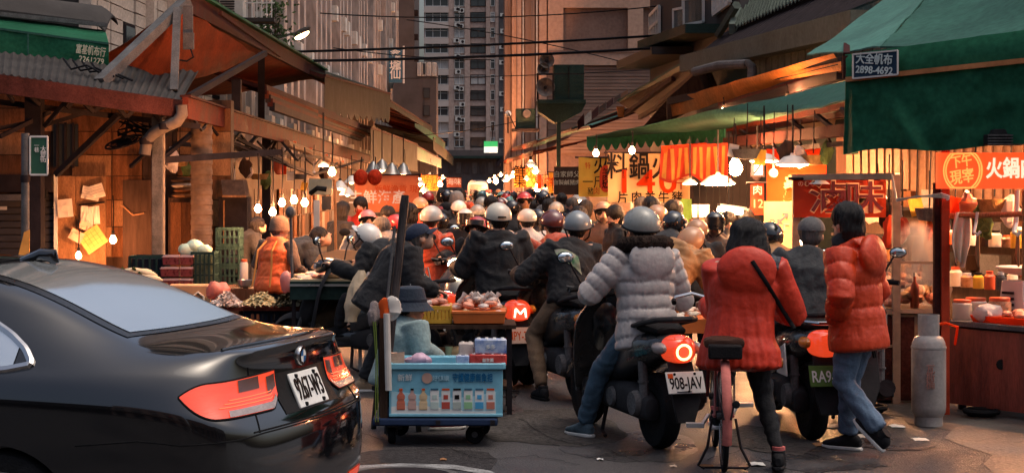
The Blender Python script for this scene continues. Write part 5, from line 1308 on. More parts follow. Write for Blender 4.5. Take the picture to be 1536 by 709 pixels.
mb=MB();mb.prism([P(925,160,43),P(937,160,43),P(936,175,43),P(927,175,43)],(0,.1,0));mb.obj('orange_rag',TARPT,t)
mb=MB();mb.prism([P(1000,186,30),P(880,204,46),P(880,212,46),P(1000,200,30)],(.1,0,0));mb.obj('fascia',WOODD,t)
street_awning('green awning with torn edge low on the right, nearest of the far right row',(886,188,46),(838,200,70),.9,2.6,TARPB,.10,TARPG,0)
street_awning('pale green awning sheet in the middle of the far right row',(858,192,60),(800,216,95),1.1,3.0,TARPB,.2,TARPT2,0)
street_awning('faded green awning at the far end of the right row',(806,210,90),(768,222,140),1.1,4.0,TARPB,.3,RUST,0)
street_awning('orange slatted awning under the faded green one at the far right',(800,226,95),(756,240,150),.7,3.4,TARPO,.3,TARPO,0)
street_awning('last brown awning at the far right end',(766,226,150),(744,244,220),1.2,5,TARPO,.6,RUSTD,0)
# right back wall of the far stalls
XR=5.2
t=thing('right_stall_wall','patchy wall behind the right stalls under the awnings','wall',(XR,50,0))
mb=MB();mb.box((XR+.4,52,1.35),(.5,60,2.7));mb.obj('backing',WOODD,t)
for i in range(26):
 for j in range(3):
  if RND.random()<.15:continue
  mb=MB();mb.box((XR+.12+RND.uniform(-.02,.02),24+i*1.4,.5+j*.82),(.03,RND.uniform(1.,1.3),.78));mb.obj('panel',RND.choice((PLYL,CORR,PLY,CORR,WOODD,CWM)),t)
t=thing('corrugated_screen','grey tan corrugated screen behind the hanging lamps on the right','screen',P(1070,330,22))
for i in range(10):
 a,b=P(1040+10*i,284,24.6),P(1049+10*i,360,24.6);mb=MB();mb.box(((a.x+b.x)/2,24.6+.02*(i%2),1.25),(b.x-a.x,.03,2.5));mb.obj('sheet',GREYR,t)
 # banners of the middle right
t=banner('hot_pot_price_banner','large pale yellow banner offering hot pot meat at 140','banner',912,229,1031,303,23.0,BANYP,[('料鍋火',.37,958,252,BLACKP,dict(bold=.015,width=.93,spacing=1.1)),('140',.44,968,274,mat('orange_numerals',(.42,.03,.004),bump=0),dict(bold=.012,width=.78,spacing=1.15)),('斤',.17,1018,277,mat('orange_numerals',(.42,.03,.004),bump=0),{}),('片肉羊牛豬',.17,974,297,BLACKP,dict(bold=.01,width=.92,spacing=1.4))],wr=.03,dy=.3)
mb=MB();mb.prism([P(1028,229,23.2),P(1034,229,23.2),P(1040,303,23.2),P(1031,303,23.2)],(0,.01,0));mb.obj('torn_edge',BANYP,t)
banner('yellow_banner','mustard yellow banner with black characters left of the price banner','banner',868,236,918,295,25.0,BANY,[('火',.26,899,250,BLACKP,dict(bold=.01)),('特',.1,880,249,REDP,{}),('一斤',.19,888,274,BLACKP,{}),('豬',.11,884,287,BLACKP,{}),('肉',.12,893,287,REDP,{})],wr=.03,dy=.3)
t=thing('red_oval_sign','red oval hanging sign with dark characters between the yellow banners','sign',P(909,270,24.2))
c=P(909,268,24.2);mb=MB();mb.prism([c+V((.088*cos(a*pi/12),0,.19*(abs(sin(a*pi/12))**.7)*(1 if sin(a*pi/12)>0 else -1))) for a in range(24)],(0,.05,0));mb.obj('panel',BANRED,t)
lettering('羊肉爐',.115,c+V((0,-.003,0)),BLACKP,t,vertical=True,bold=.012)
mb=MB();mb.tube([c+V((0,0.02,.19)),c+V((0,.02,.4))],.008,5);mb.obj('string',CABLE,t)
banner('dark_shop_sign','dark brown sign board with pale characters behind the yellow banners','sign',831,250,870,292,34,mat('dark_brown_sign',(.06,.035,.025),r=.6,var=.3),[('自家師父',.13,850,262,GOLD,{}),('自製鹹豬肉',.11,850,274,GOLD,{})],wr=0,rod=False)
t=thing('red_yellow_flag','red and gold striped cloth flag hanging under the green awning corner','flag',P(1042,244,22))
mb=MB()
def fl(u,v):
 p=lerp(lerp(P(992,220,22),P(1094,214,21.6),u),lerp(P(990,268,22),P(1096,272,21.6),u),v)
 return p+V((0,.07*sin(u*20+v*2)*(.4+v),-.05*sin(u*11)*v))
mb.grid(fl,44,10,thick=(0,.006,0));mb.obj('cloth',mat('flag_red',(.30,.035,.018),r=.75,var=.3,sc=3,bump=.3,trl=.12),t)
STRG=mat('gold_stripe',(.36,.20,.045),r=.75,var=.3,sc=4,trl=.1,bump=.2)
for i in range(9):
 mb=MB();u0=.04+.105*i
 mb.grid(lambda u,v:fl(u0+.05*u+.02*(v-.5)*(1 if i%2 else -1),.08+.84*v)+V((0,-.006,0)),3,10,thick=(0,.003,0));mb.obj('stripe',STRG,t)
valance(P(992,219,22.0),P(1060,214,21.8),.10,6,dpt=.8).obj('pennant_edge',BANORG,t)
# lamps on the right
bulb(P(1085,168,26.2),'bulb hidden between the orange tan canvas and the long green awning',.05,.1,group='bulbs over the right stalls',m=BULB)  # unseen bulb that lights the orange tan canvas from below
bulb(P(1180,152,22.4),'second bulb hidden between the orange tan canvas and the green awning',.05,.1,group='bulbs over the right stalls',m=BULB)  # second unseen bulb for the same canvas
for px,py,yy,lab in ((894,230,22.4,'small bare bulb over the mustard yellow banner'),(948,226,21.6,'small added bulb over the price banner'),(1012,246,22.7,'added unseen bulb tucked behind the striped flag')):bulb(P(px,py,yy),lab,.04,.15,group='bulbs over the right stalls',m=BULBW)  # last two bulbs are added to light the price banner
for px,py,yy,r_,lab in ((1035,274,21,.10,'small flat lamp under the price banner corner'),(1077,274,20.5,.22,'wide flat lamp under the striped flag'),(1146,240,19,.17,'left one of the two large flat lamps by the red banner'),(1189,245,18,.19,'right one of the two large flat lamps by the red banner')):
 disc_lamp(P(px,py,yy),r_,lab)
bulb(P(1103,252,20),'large long bulb hanging beside the striped flag',.085,.3,m=BULB,group='bulbs over the right stalls')
t=thing('panel_lamp','square lamp panel glaring just left of the long haired cyclist','lamp',P(1095,316,19.5))
c=P(1095,316,19.5);mb=MB();mb.box(c,(.26,.2,.05),Matrix.Rotation(.15,3,'Y'));mb.obj('diffuser',emis('panel_glow',(1,.62,.3),45),t);mb=MB();mb.box(c+V((.03,.06,.045)),(.30,.24,.03),Matrix.Rotation(.15,3,'Y'));mb.obj('housing',STEELG,t);mb=MB();mb.tube([c+V((0,.1,.05)),c+V((0,.1,.9))],.01,5);mb.obj('cord',CABLE,t)
t=thing('box_lamp','glowing box lamp behind the capped scooter rider','lamp',P(1207,350,17.5))
c=P(1206,350,17.5);mb=MB();mb.box(c,(.16,.12,.17));mb.obj('diffuser',emis('box_glow',(1,.58,.26),40),t);mb=MB();mb.bar(c+V((0,.05,-.08)),(c.x,c.y+.05,0),.05);mb.obj('stand',SHADE,t)
t=thing('square_lantern','dark framed square lantern with a pale pattern beside the red banner','lantern',P(1136,254,20.5))
c=P(1136,252,20.5);mb=MB();mb.box(c,(.11,.11,.16));mb.obj('glass',emis('lantern_glow',(1,.8,.6),2.5),t)
mb=MB()
for i in (-1,1):
 for j in (-1,1):mb.bar(c+V((i*.06,j*.06,-.09)),c+V((i*.06,j*.06,.09)),.02)
 mb.box(c+V((0,0,i*.095)),(.15,.15,.02))
mb.bar(c+V((-.05,-.065,-.07)),c+V((.05,-.065,.07)),.02);mb.lathe([(.07,0),(.02,-.05),(0,-.05)],c+V((0,0,-.105)),8);mb.obj('frame',STEELB,t)
mb=MB();mb.tube([c+V((0,0,.1)),c+V((0,0,.5))],.012,5);mb.obj('hanger',CABLE,t)
for i,(px,py,yy,r_) in enumerate(((796,246,60,.10),(803,256,62,.11),(770,262,80,.12),(806,282,62,.12),(818,288,55,.10),(782,270,70,.10),(828,300,48,.08),(868,298,36,.07),(760,268,110,.16),(744,272,140,.2))):
 bulb(P(px,py,yy),('far bulb hanging highest over the far right stalls','far bulb just under the highest one on the right','far bulb left of the orange posters','flaring bulb low at the orange posters','flaring bulb right of the orange posters','small bulb at the middle of the orange posters','bulb at the lower left of the dark shop sign','bulb under the mustard yellow banner','far bulb near the end of the right row','farthest bulb at the street end')[i],r_,.4,m=BULBH,shade=.2)
POST=[BANY,BANORG,BANYP,mat('amber_poster',(.75,.33,.05),var=.25,sc=3)]
for i,(x0,y0,x1,y1,yy,s) in enumerate(((771,251,788,281,66,'鮮果'),(789,251,804,280,64,'水餃'),(806,262,812,284,60,'糖'),(815,262,822,283,58,'油'),(823,258,830,290,52,'茶'))):
 banner('poster',('amber poster with dark lettering at the far right stalls','second amber poster beside the first at the far right','narrow orange poster right of the two amber ones','narrow pale poster left of the yellow strip','yellow strip poster beside the dark shop sign')[i],'poster',x0,y0,x1,y1,yy,POST[(3,3,1,2,0)[i]],[(s,.5 if i<2 else .3,(x0+x1)/2,(y0+y1)/2,REDP if i else BLACKP,dict(vertical=True))],wr=.03,group='posters at the far right stalls')
 # red vertical banners and the 2F panel
banner('red_vertical_sign','narrow red vertical sign with number 12 beside the stair panel','sign',1126,274,1146,322,20,BANRED,[('肉',.12,1136,286,WHITEP,{}),('12',.14,1136,306,OUTP,{})],wr=.01)
banner('lit_red_banner','bright red plastic banner glaring behind the two large flat lamps','banner',1150,222,1240,302,19.6,BANORG,[('羹',.32,1196,286,BANYP,dict(bold=.02))],wr=.05,dy=-.6)
banner('stair_panel','pale yellow panel with a 2F stair symbol behind the cyclist','sign',1146,302,1192,372,19.0,mat('stair_panel_yellow',(.66,.52,.24),r=.6,var=.2,sc=2),[('2F',.15,1164,336,mat('mauve_print',(.42,.17,.2),bump=0),dict(bold=.01))],wr=0,rod=False)
sp=bpy.data.objects['stair_panel'];MP=MATS['mauve_print']
mb=MB();mb.bar(P(1170,332,18.98),P(1182,320,18.98),.02);mb.bar(P(1182,320,18.98),P(1174,321,18.98),.018);mb.bar(P(1182,320,18.98),P(1181,328,18.98),.018);mb.obj('arrow',MP,sp)
mb=MB();st_=[(1184,336),(1176,336),(1176,345),(1168,345),(1168,354),(1160,354)]
for a,b in zip(st_,st_[1:]):mb.bar(P(*a,18.98),P(*b,18.98),.018)
mb.obj('stair_symbol',mat('pink_print',(.62,.3,.3),bump=0),sp)
t=thing('green_packet','green and white packet hung on a post behind the crowd','packet',P(1028,318,23))
mb=MB();mb.box(P(1029,318,22.5),(.14,.04,.34));mb.obj('packet',mat('packet_green',(.2,.4,.08),var=.3,sc=8),t)
mb=MB();mb.bar((P(1038,0,22.6).x,22.6,0),(P(1038,0,22.6).x,22.6,1.75),.05);mb.obj('post',STEELB,t)
for i,px in enumerate((1042,1052,1060)):
 t=thing('paper_cup_stack',('white paper cup stack nearest the green packet','middle white paper cup stack on the back shelf','third white paper cup stack on the back shelf')[i],'cups',P(px,318,21.5),group='paper cup stacks on the back shelf')
 mb=MB();c=P(px,326,21.5);mb.lathe([(.03,0),(.04,.1),(.042,.11),(.036,.11),(.04,.16),(0,.16)],c,10);mb.obj('cups',WHITEP,t)
mb=MB();a,b=P(1036,328,21.5),P(1072,328,21.5);mb.box(((a.x+b.x)/2,21.5,a.z-.02),(b.x-a.x,.3,.03));t=thing('back_shelf','shelf with paper cups behind the crowd on the right','shelf',a);mb.obj('board',PLYL,t)
for u in (a.x+.05,b.x-.05):mb=MB();mb.bar((u,21.5,0),(u,21.5,a.z-.04),.04);mb.obj('leg',STEELB,t)
# ---- hanging clutter under the canopies and on the shelves
CLM2=[PLBAG,BANY,BANORG,mat('basket_straw',(.35,.2,.08),r=.8,var=.4,sc=14,bump=.5),SHADE,PAPERW,mat('leafy_bundle',(.10,.14,.05),r=.7,var=.5,sc=12,bump=.5),WOODD,STEELG,LIDR]
CN2=['clear bag','yellow card','red card','straw basket','white ladle','pale paper','leafy bundle','dark sack','grey pan','red string bag']
def clutter(px,py,y,i,where,zt=None):
 c=P(px,py,y);k_=i%10;nm=CN2[k_].replace(' ','_')
 t=thing('hanging_'+nm.split('_')[1],CN2[k_]+' hanging '+where,CN2[k_].split()[1],c,group='things hung in the stalls')
 mb=MB();s=RND.uniform(.8,1.3)
 if k_ in (1,2,5):w,h=.13*s,.17*s;r_=RND.uniform(-.25,.25);rt=Matrix.Rotation(r_,3,'Y');mb.grid(lambda u,v:c+rt@V(((u-.5)*w,.02*sin(u*3),(v-.5)*h)),4,4,thick=(0,.006,0))
 elif k_ in (3,8):mb.lathe([(.02,-.06),(.11*s,-.05),(.14*s,.05),(.13*s,.05),(.1*s,-.035),(0,-.045)],c,14)
 elif k_==4:mb.tube([c+V((0,0,.14)),c+V((0,0,-.1))],.01,6);mb.ball(c+V((0,0,-.13)),(.05,.03,.05),8)
 else :mb.ball(c,(.08*s,.06,.13*s),12,k=9);[mb.v.__setitem__(j,p+(p-c)*.6*NZ.noise(p*13)) for j,p in enumerate(mb.v)]
 mb.obj('body',CLM2[k_],t);mb=MB();mb.tube([c+V((0,0,.07)),c+V((.01,0,.35+.2*RND.random()))],.006,5);mb.obj('string',CABLE,t)
ORD='first second third fourth fifth sixth seventh eighth ninth tenth eleventh twelfth thirteenth fourteenth fifteenth sixteenth seventeenth eighteenth nineteenth twentieth'.split()
for i in range(20):
 clutter(256+12*i+RND.uniform(-4,4),236+(i*7)%30+RND.uniform(0,10)+.06*i*i*.3,23.8+i*.75,(i*3)%10,'under the left canopy, '+ORD[i]+' from the grey post')
for i in range(12):
 clutter(1292+20*i+RND.uniform(-4,4),300+(i*11)%34,15.0-.12*i,(i*7+3)%10,'above the right stall shelves, '+ORD[i]+' from the left')
for i in range(8):
 clutter(1100+20*i,226+(i*5)%16,18.6-.1*i,(i*3+5)%10,'under the red girder, '+ORD[i]+' from the striped flag')
for i in range(14):
 px=1425+8.5*i;y=14.7-.08*i;c=P(px,0,y);c.z=(1.235,.885)[i%2];k_=(LIDR,JARP,STEELG,JARF,SHADE,BANY,WOODD)[i%7]
 t=thing('shelf_jar',ORD[i]+' container from the left along the back shelves of the near right stall','container',c,group='containers on the back shelves');mb=MB();h_=RND.uniform(.08,.17);r_=RND.uniform(.035,.06)
 mb.lathe([(r_,0),(r_,h_*.75),(r_*.6,h_*.9),(r_*.6,h_),(0,h_)],c,12);mb.obj('body',k_,t);mb=MB();mb.lathe([(r_*.66,h_*.9),(r_*.66,h_*1.06),(0,h_*1.06)],c,10);mb.obj('lid',(WHITEP,LIDR,BLACKS)[i%3],t)
for i,(px,py,y) in enumerate(((646,262,85),(655,268,95),(664,266,110),(674,270,125),(684,272,150),(734,271,165),(742,266,130),(751,262,115),(757,270,95),(764,266,85),(778,276,70),(790,268,64))):
 bulb(P(px,py,y),'added far lamp, '+ORD[i]+' from the left in the chain of lights deep in the lane',.0009*y,.6,group='added tiny lights deep in the lane',m=BULBH,shade=.0022*y)  # lamps added to brighten the dark end of the lane
 # ---------------------------------------------------------------- scooters, bicycle, cart
def superloft(secs,n=20,m=0,mb=None,caps=True,shear=0):
 """closed loft along local y: sections (y, z centre, half width, half height, exponent)"""
 mb=mb or MB();vs=[]
 first,last=secs[0],secs[-1]
 S=[(first[0]-.012,first[1],first[2]*.6,first[3]*.6,first[4])]+list(secs)+[(last[0]+.012,last[1],last[2]*.6,last[3]*.6,last[4])]
 for (y,z,hw,hh,ex) in S:
  for j in range(n):
   a=2*pi*j/n;c,s=cos(a),sin(a)
   vs.append(V((hw*math.copysign(abs(c)**(2/ex),c),y,z+hh*math.copysign(abs(s)**(2/ex),s))))
 k=len(S)
 fs=[(i*n+j,i*n+(j+1)%n,(i+1)*n+(j+1)%n,(i+1)*n+j) for i in range(k-1) for j in range(n)]
 fs+=[tuple(range(n))[::-1],tuple((k-1)*n+j for j in range(n))]
 return mb.add(vs,fs,m)
def wheel(parent,y,z,r,w,hub='rim',m_r=None,x=0,spokes=5,tread=True):
 k=MB();t_=w/2
 prof=[(r*.62,-t_*.8),(r*.75,-t_),(r*.92,-t_*.92),(r*.985,-t_*.55),(r,0),(r*.985,t_*.55),(r*.92,t_*.92),(r*.75,t_),(r*.62,t_*.8)]
 k.lathe(prof,(x,y,z),32,axis='X')
 wo=k.obj('wheel',TYRE,parent,local=True)
 k=MB();k.lathe([(r*.64,-t_*.82),(r*.66,-t_*.7),(r*.56,-t_*.5),(r*.56,t_*.5),(r*.66,t_*.7),(r*.64,t_*.82)],(x,y,z),28,axis='X')
 for j in range(spokes):
  a=2*pi*j/spokes;k.bar((x,y,z),(x,y+r*.6*cos(a),z+r*.6*sin(a)),.05,.03,up=(1,0,0))
 k.lathe([(0,-t_*1.1),(.035,-t_*1.1),(.045,0),(.035,t_*1.1),(0,t_*1.1)],(x,y,z),12,axis='X')
 k.obj(hub,m_r or BLACKS,wo,local=True)
 return wo
SCB=mat('scooter_black_paint',(.014,.014,.016),r=.28,var=.25,sc=4,bump=0,coat=.6)
SCG=mat('scooter_grey_plastic',(.035,.034,.036),r=.5,var=.3,sc=5,bump=.1)
SCW=mat('scooter_white_paint',(.62,.60,.57),r=.28,var=.08,sc=4,bump=0,coat=.5)
SCR=mat('scooter_red_paint',(.30,.03,.02),r=.28,var=.15,sc=4,bump=0,coat=.5)
SEATM=mat('seat_vinyl',(.016,.015,.016),r=.5,var=.2,sc=8,bump=.2,bsc=80)
REDLIT=emis('tail_lamp_lit',(1,.05,.02),.8)
RINGLIT=emis('tail_ring_lit',(1,.30,.10),3.5)
AMBER=mat('amber_lens',(.7,.22,.03),r=.15,bump=0,coat=.5)
HEADL=emis('headlight_lit',(1,.72,.42),40)
MIRG=mat('mirror_glass',(.55,.62,.65),r=.08,bump=0,metal=.9)
def scooter(lab,loc,rz,body=None,panel=None,plate=None,lamp='ring',head=None,group='scooters in the market',name='scooter',sc=None,simple=False):
 body=body or SCB;panel=panel or body
 t=thing(name,lab,'scooter',loc,rz,group,sc)
 def ob(k,nm,m,p=None,bev=0):return k.obj(nm,m,p or t,local=True,bev=bev)
 wheel(t,0,.25,.25,.12);wheel(t,1.27,.25,.25,.11)
 ob(superloft([(-.33,.715,.05,.035,2.5),(-.25,.69,.12,.075,2.6),(-.10,.665,.165,.105,2.8),(.12,.63,.18,.13,3),(.36,.575,.18,.17,3),(.54,.50,.165,.175,3),(.62,.44,.15,.16,3)]),'rear_body',body)
 ob(superloft([(-.20,.785,.10,.03,2.4),(-.05,.80,.13,.045,2.6),(.14,.80,.145,.05,2.8),(.22,.785,.14,.05,2.8),(.42,.765,.12,.05,2.6),(.60,.735,.07,.04,2.4)]),'seat',SEATM)
 k=MB();k.tube([(-.15,.10,.80),(-.15,-.12,.84),(-.13,-.28,.865),(-.06,-.35,.87),(.06,-.35,.87),(.13,-.28,.865),(.15,-.12,.84),(.15,.10,.80)],[.016,.017,.018,.02,.02,.018,.017,.016],8);ob(k,'grab_rail',SCG)
 # lamp cluster
 k=superloft([(-.375,.665,.075,.07,2.6),(-.34,.675,.105,.085,2.6),(-.28,.68,.115,.09,2.6)]);la=ob(k,'tail_lamp',REDL if lamp!='lit' else REDLIT)
 if lamp=='ring':
  k=MB();k.tube([(.048*cos(a*pi/12),-.392+.0*sin(a),.665+.046*sin(a*pi/12)) for a in range(25)],.008,6);ob(k,'light_ring',RINGLIT,la)
  k=MB();k.lathe([(0,-.01),(.03,-.008),(.036,.01)],(0,-.382,.665),14,axis='Y');ob(k,'lamp_core',REDLIT,la)
 elif lamp=='m':
  k=MB();pts=[(-.05,-.392,.625),(-.04,-.392,.70),(0,-.395,.655),(.04,-.392,.70),(.05,-.392,.625)]
  for a,b in zip(pts,pts[1:]):k.bar(a,b,.013,.012)
  ob(k,'light_bar',emis('m_light_lit',(1,.45,.3),3),la)
  k=MB();k.box((0,-.385,.665),(.13,.012,.11));ob(k,'lamp_core',REDLIT,la)
 elif lamp=='lit':
  k=MB();k.lathe([(0,-.01),(.04,-.008),(.05,.01)],(0,-.385,.665),14,axis='Y');ob(k,'lamp_core',emis('tail_core_lit',(1,.12,.04),9),la)
 for s in (-1,1):
  k=MB();k.ball((s*.125,-.28,.685),(.04,.10,.04),10);ob(k,'indicator',CLEARL if lamp=='ring' else AMBER)
  if not simple:
   k=MB();k.tube([(s*.13,-.02,.58),(s*.125,-.05,.30)],[.03,.03],10);k.lathe([(.038,0),(.038,.012)],(s*.128,-.035,.44),10);ob(k,'shock_absorber',STEELG)
   # plate holder, plate, mudflap
 k=MB();k.prism([(-.085,-.33,.60),(.085,-.33,.60),(.095,-.44,.36),(.06,-.43,.22),(-.06,-.43,.22),(-.095,-.44,.36)],(0,.02,0));ob(k,'mudguard',SCG,bev=.006)
 if plate:
  txt,pm,tm=plate
  dn=V((0,-.92,.39)).normalized();up=V((0,.39,.92)).normalized();c=V((0,-.415,.475))
  k=MB();rt=Matrix(((1,0,0),tuple(-dn),tuple(up))).transposed();k.box(c,(.26,.008,.145),rt);pl=ob(k,'number_plate',pm,bev=.004)
  me=text_mesh(txt,.11,.012,tm,.001);xs=[v.co.x for v in me.vertices];w_=max(xs)-min(xs);me.transform(Matrix.Diagonal((.225/w_,1,1,1)))
  me.transform(Matrix.Translation(c+dn*.0055-up*.008)@rt.to_4x4());link('lettering',me,pl)
  if lamp=='ring':
   k=MB()
   for x in (-.07,.07):k.lathe([(0,-.006),(.009,-.005),(.009,.002)],c+dn*.004+up*.056+V((x,0,0)),8,axis='Y')
   k.bar(c+dn*.006-up*.060+V((-.07,0,0)),c+dn*.006-up*.060+V((.03,0,0)),.008,.003)
   ob(k,'plate_marks',tm,pl);k=MB();k.box(c+dn*.005+up*.045+V((-.10,0,0)),(.035,.004,.03),rt);ob(k,'plate_sticker',REDP,pl)
   # engine, swing arm, exhaust
 k=superloft([(-.12,.27,.05,.07,3),(0,.29,.06,.10,3),(.2,.31,.075,.11,3),(.45,.31,.09,.10,3),(.6,.30,.08,.08,3)]);k.v=[p+V((-.10,0,0)) for p in k.v];ob(k,'engine_case',SCG)
 k=MB();k.lathe([(0,-.025),(.075,-.025),(.085,0),(.085,.02)],(-.165,.02,.30),16,axis='X');ob(k,'engine_cover',STEELG);k=MB();k.lathe([(0,-.02),(.06,-.02),(.07,0)],(-.185,.36,.31),16,axis='X');ob(k,'pulley_cover',STEELG)
 k=MB();k.tube([(.08,.5,.22),(.13,.3,.22),(.15,.05,.27),(.155,-.25,.33)],[.02,.03,.055,.06],12);ob(k,'exhaust_pipe',STEELB)
 k=MB();k.box((.20,-.02,.30),(.02,.3,.09),None);ob(k,'heat_shield',SCG,bev=.01)
 # footboard, leg shield, front
 k=superloft([(.55,.285,.15,.05,4),(.75,.27,.17,.045,4),(.98,.28,.165,.05,4),(1.05,.33,.14,.07,3)]);ob(k,'footboard',SCG)
 k=superloft([(.30,.36,.17,.06,3),(.55,.33,.175,.08,3),(.95,.32,.17,.07,3)]);ob(k,'side_skirt',body)
 vs=MB();k=MB()
 def ls(u,v):
  z=.30+.66*v;w_=.20+.05*sin(v*2.6)-.10*max(0,v-.75)/.25
  return V(((u-.5)*2*w_,1.00+.10*(1-abs(u-.5)*2)**.7-.17*v+.02,z))
 k.grid(ls,12,10,thick=(0,-.035,0));ob(k,'leg_shield',panel,bev=.006)
 k=superloft([(.92,.80,.10,.10,2.6),(1.02,.70,.12,.16,2.6),(1.12,.60,.12,.20,2.6),(1.20,.50,.09,.12,2.4)]);ob(k,'front_apron',panel)
 k=MB();k.grid(lambda u,v:V((.075*(u-.5)*2,1.27+.29*cos(.55+2.1*v),.25+.29*sin(.55+2.1*v)-.05*(2*u-1)**2)),8,12,thick=(0,0,-.012));ob(k,'front_fender',panel)
 for s in (-1,1):k=MB();k.tube([(s*.08,1.27,.25),(s*.075,1.12,.62)],.022,8);ob(k,'fork',STEELG)
 k=superloft([(.80,1.0,.10,.035,2.5),(.90,1.0,.15,.06,2.5),(.99,.98,.12,.07,2.5),(1.03,.96,.08,.05,2.5)]);ob(k,'handlebar_cover',body)
 k=MB();k.tube([(-.33,.80,1.0),(-.18,.86,1.01),(.18,.86,1.01),(.33,.80,1.0)],.014,8);ob(k,'handlebar',STEELG)
 for s in (-1,1):
  k=MB();k.tube([(s*.33,.80,1.0),(s*.22,.845,1.008)],.019,8);ob(k,'grip',BLACK)
  k=MB();k.tube([(s*.30,.93,1.02),(s*.235,.90,1.008)],.007,6);ob(k,'brake_lever',STEELG)
  k=MB();k.tube([(s*.20,.87,1.02),(s*.26,.88,1.13),(s*.30,.87,1.2)],.007,6);mr_=ob(k,'mirror_stem',STEELB)
  k=MB();k.ball((s*.33,.875,1.225),(.065,.022,.042),12);ob(k,'mirror',BLACKS,mr_)
  k=MB();k.ball((s*.33,.862,1.225),(.058,.014,.036),12);ob(k,'mirror_glass',MIRG,mr_)
 k=MB();k.ball((0,1.03,.965),(.085,.045,.06),12);ob(k,'headlight',HEADL if head else CLEARL)
 k=MB();k.tube([(-.10,.62,.30),(-.16,.60,.05),(-.17,.52,.02)],.014,6);ob(k,'side_stand',STEELB)
 return t
sA=scooter('black scooter with glowing ring tail lamp under the rider in the pale grey puffer',(1.20,11.4,0),.31,plate=('908-JAV',PLATE,BLACKP),group='scooters at the front of the crowd')
sB=scooter('scooter with glowing M shaped tail lamp under the black clad rider',(.27,14.95,0),.25,plate=('MPY-325',mat('plate_orange_lit',(.7,.45,.33),r=.5,var=.1,bump=0),REDP),lamp='m',group='scooters at the front of the crowd')
GPL=mat('plate_green',(.10,.17,.045),r=.5,var=.2,sc=8,bump=0)
sC=scooter('black and white scooter with green RA9 plate beside the woman in the red puffer',(2.28,11.8,0),.08,body=SCB,panel=SCB,plate=('RA9-75',GPL,WHITEP),lamp='ambr',group='scooters at the front of the crowd')
k=MB()
for s in (-1,):
 k.prism([(-.19,-.10,.44),(-.19,.16,.44),(-.185,.10,.62),(-.185,-.02,.66)],(-.012,0,0));wp=k.obj('white_panel',SCW,sC,local=True,bev=.006)
 k=MB();k.lathe([(0,-.03),(.028,-.025),(.035,0),(.037,.01)],(-.20,0.02,.52),14,axis='X');k.obj('amber_lamp',AMBER,sC,local=True)
k=MB();k.tube([(-.16,-.05,.80),(-.17,-.30,.83),(-.06,-.40,.82),(.1,-.4,.82),(.16,-.26,.80)],.013,8);k.obj('chrome_rail',CHROME,sC,local=True)
sD=scooter('white scooter mostly hidden behind the legs of the woman in the red puffer',(2.72,12.25,0),-.15,body=SCW,panel=SCW,lamp='lit',group='scooters at the front of the crowd')
sE=scooter('dark scooter standing under the rider with the grey helmet and printed jacket',(.84,13.9,0),.32,body=SCB,lamp='ambr',group='scooters at the front of the crowd')
sF=scooter('oncoming dark motor scooter with its headlight lit among the crowd',(.15,17.9,0),pi-.35,body=SCB,head=True,lamp='ambr',group='scooters at the front of the crowd')
sG=scooter('scooter with white fairing and hanging bags facing left beside the fish stall',(-.55,16.0,0),1.15,body=SCB,panel=SCG,lamp='ambr',group='scooters at the front of the crowd')
# bicycle, seen from straight behind
BKL,BRZ=V((1.49,10.45,0)),-.085
bk=thing('bicycle','old bicycle with pinkish red rear mudguard under the cyclist in the red coat','bicycle',BKL,BRZ)
def bo(k,nm,m,p=None,bev=0):return k.obj(nm,m,p or bk,local=True,bev=bev)
PINKM=mat('faded_red_mudguard',(.46,.14,.12),r=.45,var=.45,sc=6,bump=.15)
BIKR=mat('bicycle_frame_red',(.28,.05,.045),r=.4,var=.3,sc=6)
for y in (0,1.02):
 k=MB();k.lathe([(.29,-.012),(.31,-.016),(.328,-.013),(.335,0),(.328,.013),(.31,.016),(.29,.012)],(0,y,.335),36,axis='X');w_=bo(k,'wheel',TYRE)
 k=MB();k.lathe([(.292,-.012),(.286,-.013),(.28,0),(.286,.013),(.292,.012)],(0,y,.335),36,axis='X');bo(k,'rim',CHROME,w_)
 for j in range(18):
  a=2*pi*j/18;k=MB();k.bar(((.02 if j%2 else -.02),y,.335),(0,y+.285*cos(a),.335+.285*sin(a)),.0035);bo(k,'spoke',CHROME,w_)
 k=MB();k.cyl((-.04,y,.335),(.04,y,.335),.022,10);bo(k,'hub',STEELG,w_)
 k=MB();a0,a1=(1.2,3.5) if y==0 else (.5,2.5)
 k.grid(lambda u,v:V((.027*(2*u-1),y+.362*cos(a0+(a1-a0)*v),.335+.362*sin(a0+(a1-a0)*v)))+V((0,-.012*cos(a0+(a1-a0)*v),-.012*sin(a0+(a1-a0)*v)))*(2*u-1)**2,6,24,thick=(.001,-.002,-.004));bo(k,'mudguard',PINKM if y==0 else BIKR)
for s in (-1,1):
 k=MB();k.tube([(s*.055,0,.335),(s*.045,.42,.29)],.010,6);bo(k,'chain_stay',BIKR)
 k=MB();k.tube([(s*.055,0,.335),(s*.03,.30,.68)],.008,6);bo(k,'seat_stay',BIKR)
 k=MB();k.tube([(s*.05,1.02,.335),(s*.04,.93,.70)],.012,6);bo(k,'fork',BIKR)
 k=MB();k.tube([(s*.07,0,.32),(s*.10,-.03,.15),(s*.155,-.05,.045),(s*.12,-.07,.03)],.008,6);bo(k,'stand_leg',STEELB)
 k=MB();k.box((s*.16,.42+s*.12,.29+s*.05),(.11,.08,.025));k.bar((s*.07,.42,.29),(s*.12,.42+s*.12,.29+s*.05),.018);bo(k,'pedal',SHADE)
 k=MB();k.tube([(s*.02,.92,.98),(s*.16,.90,1.02),(s*.27,.80,1.0),(s*.28,.68,.98)],.011,8);bo(k,'handlebar',CHROME)
 k=MB();k.tube([(s*.28,.72,.985),(s*.28,.62,.975)],.016,8);bo(k,'grip',BLACK)
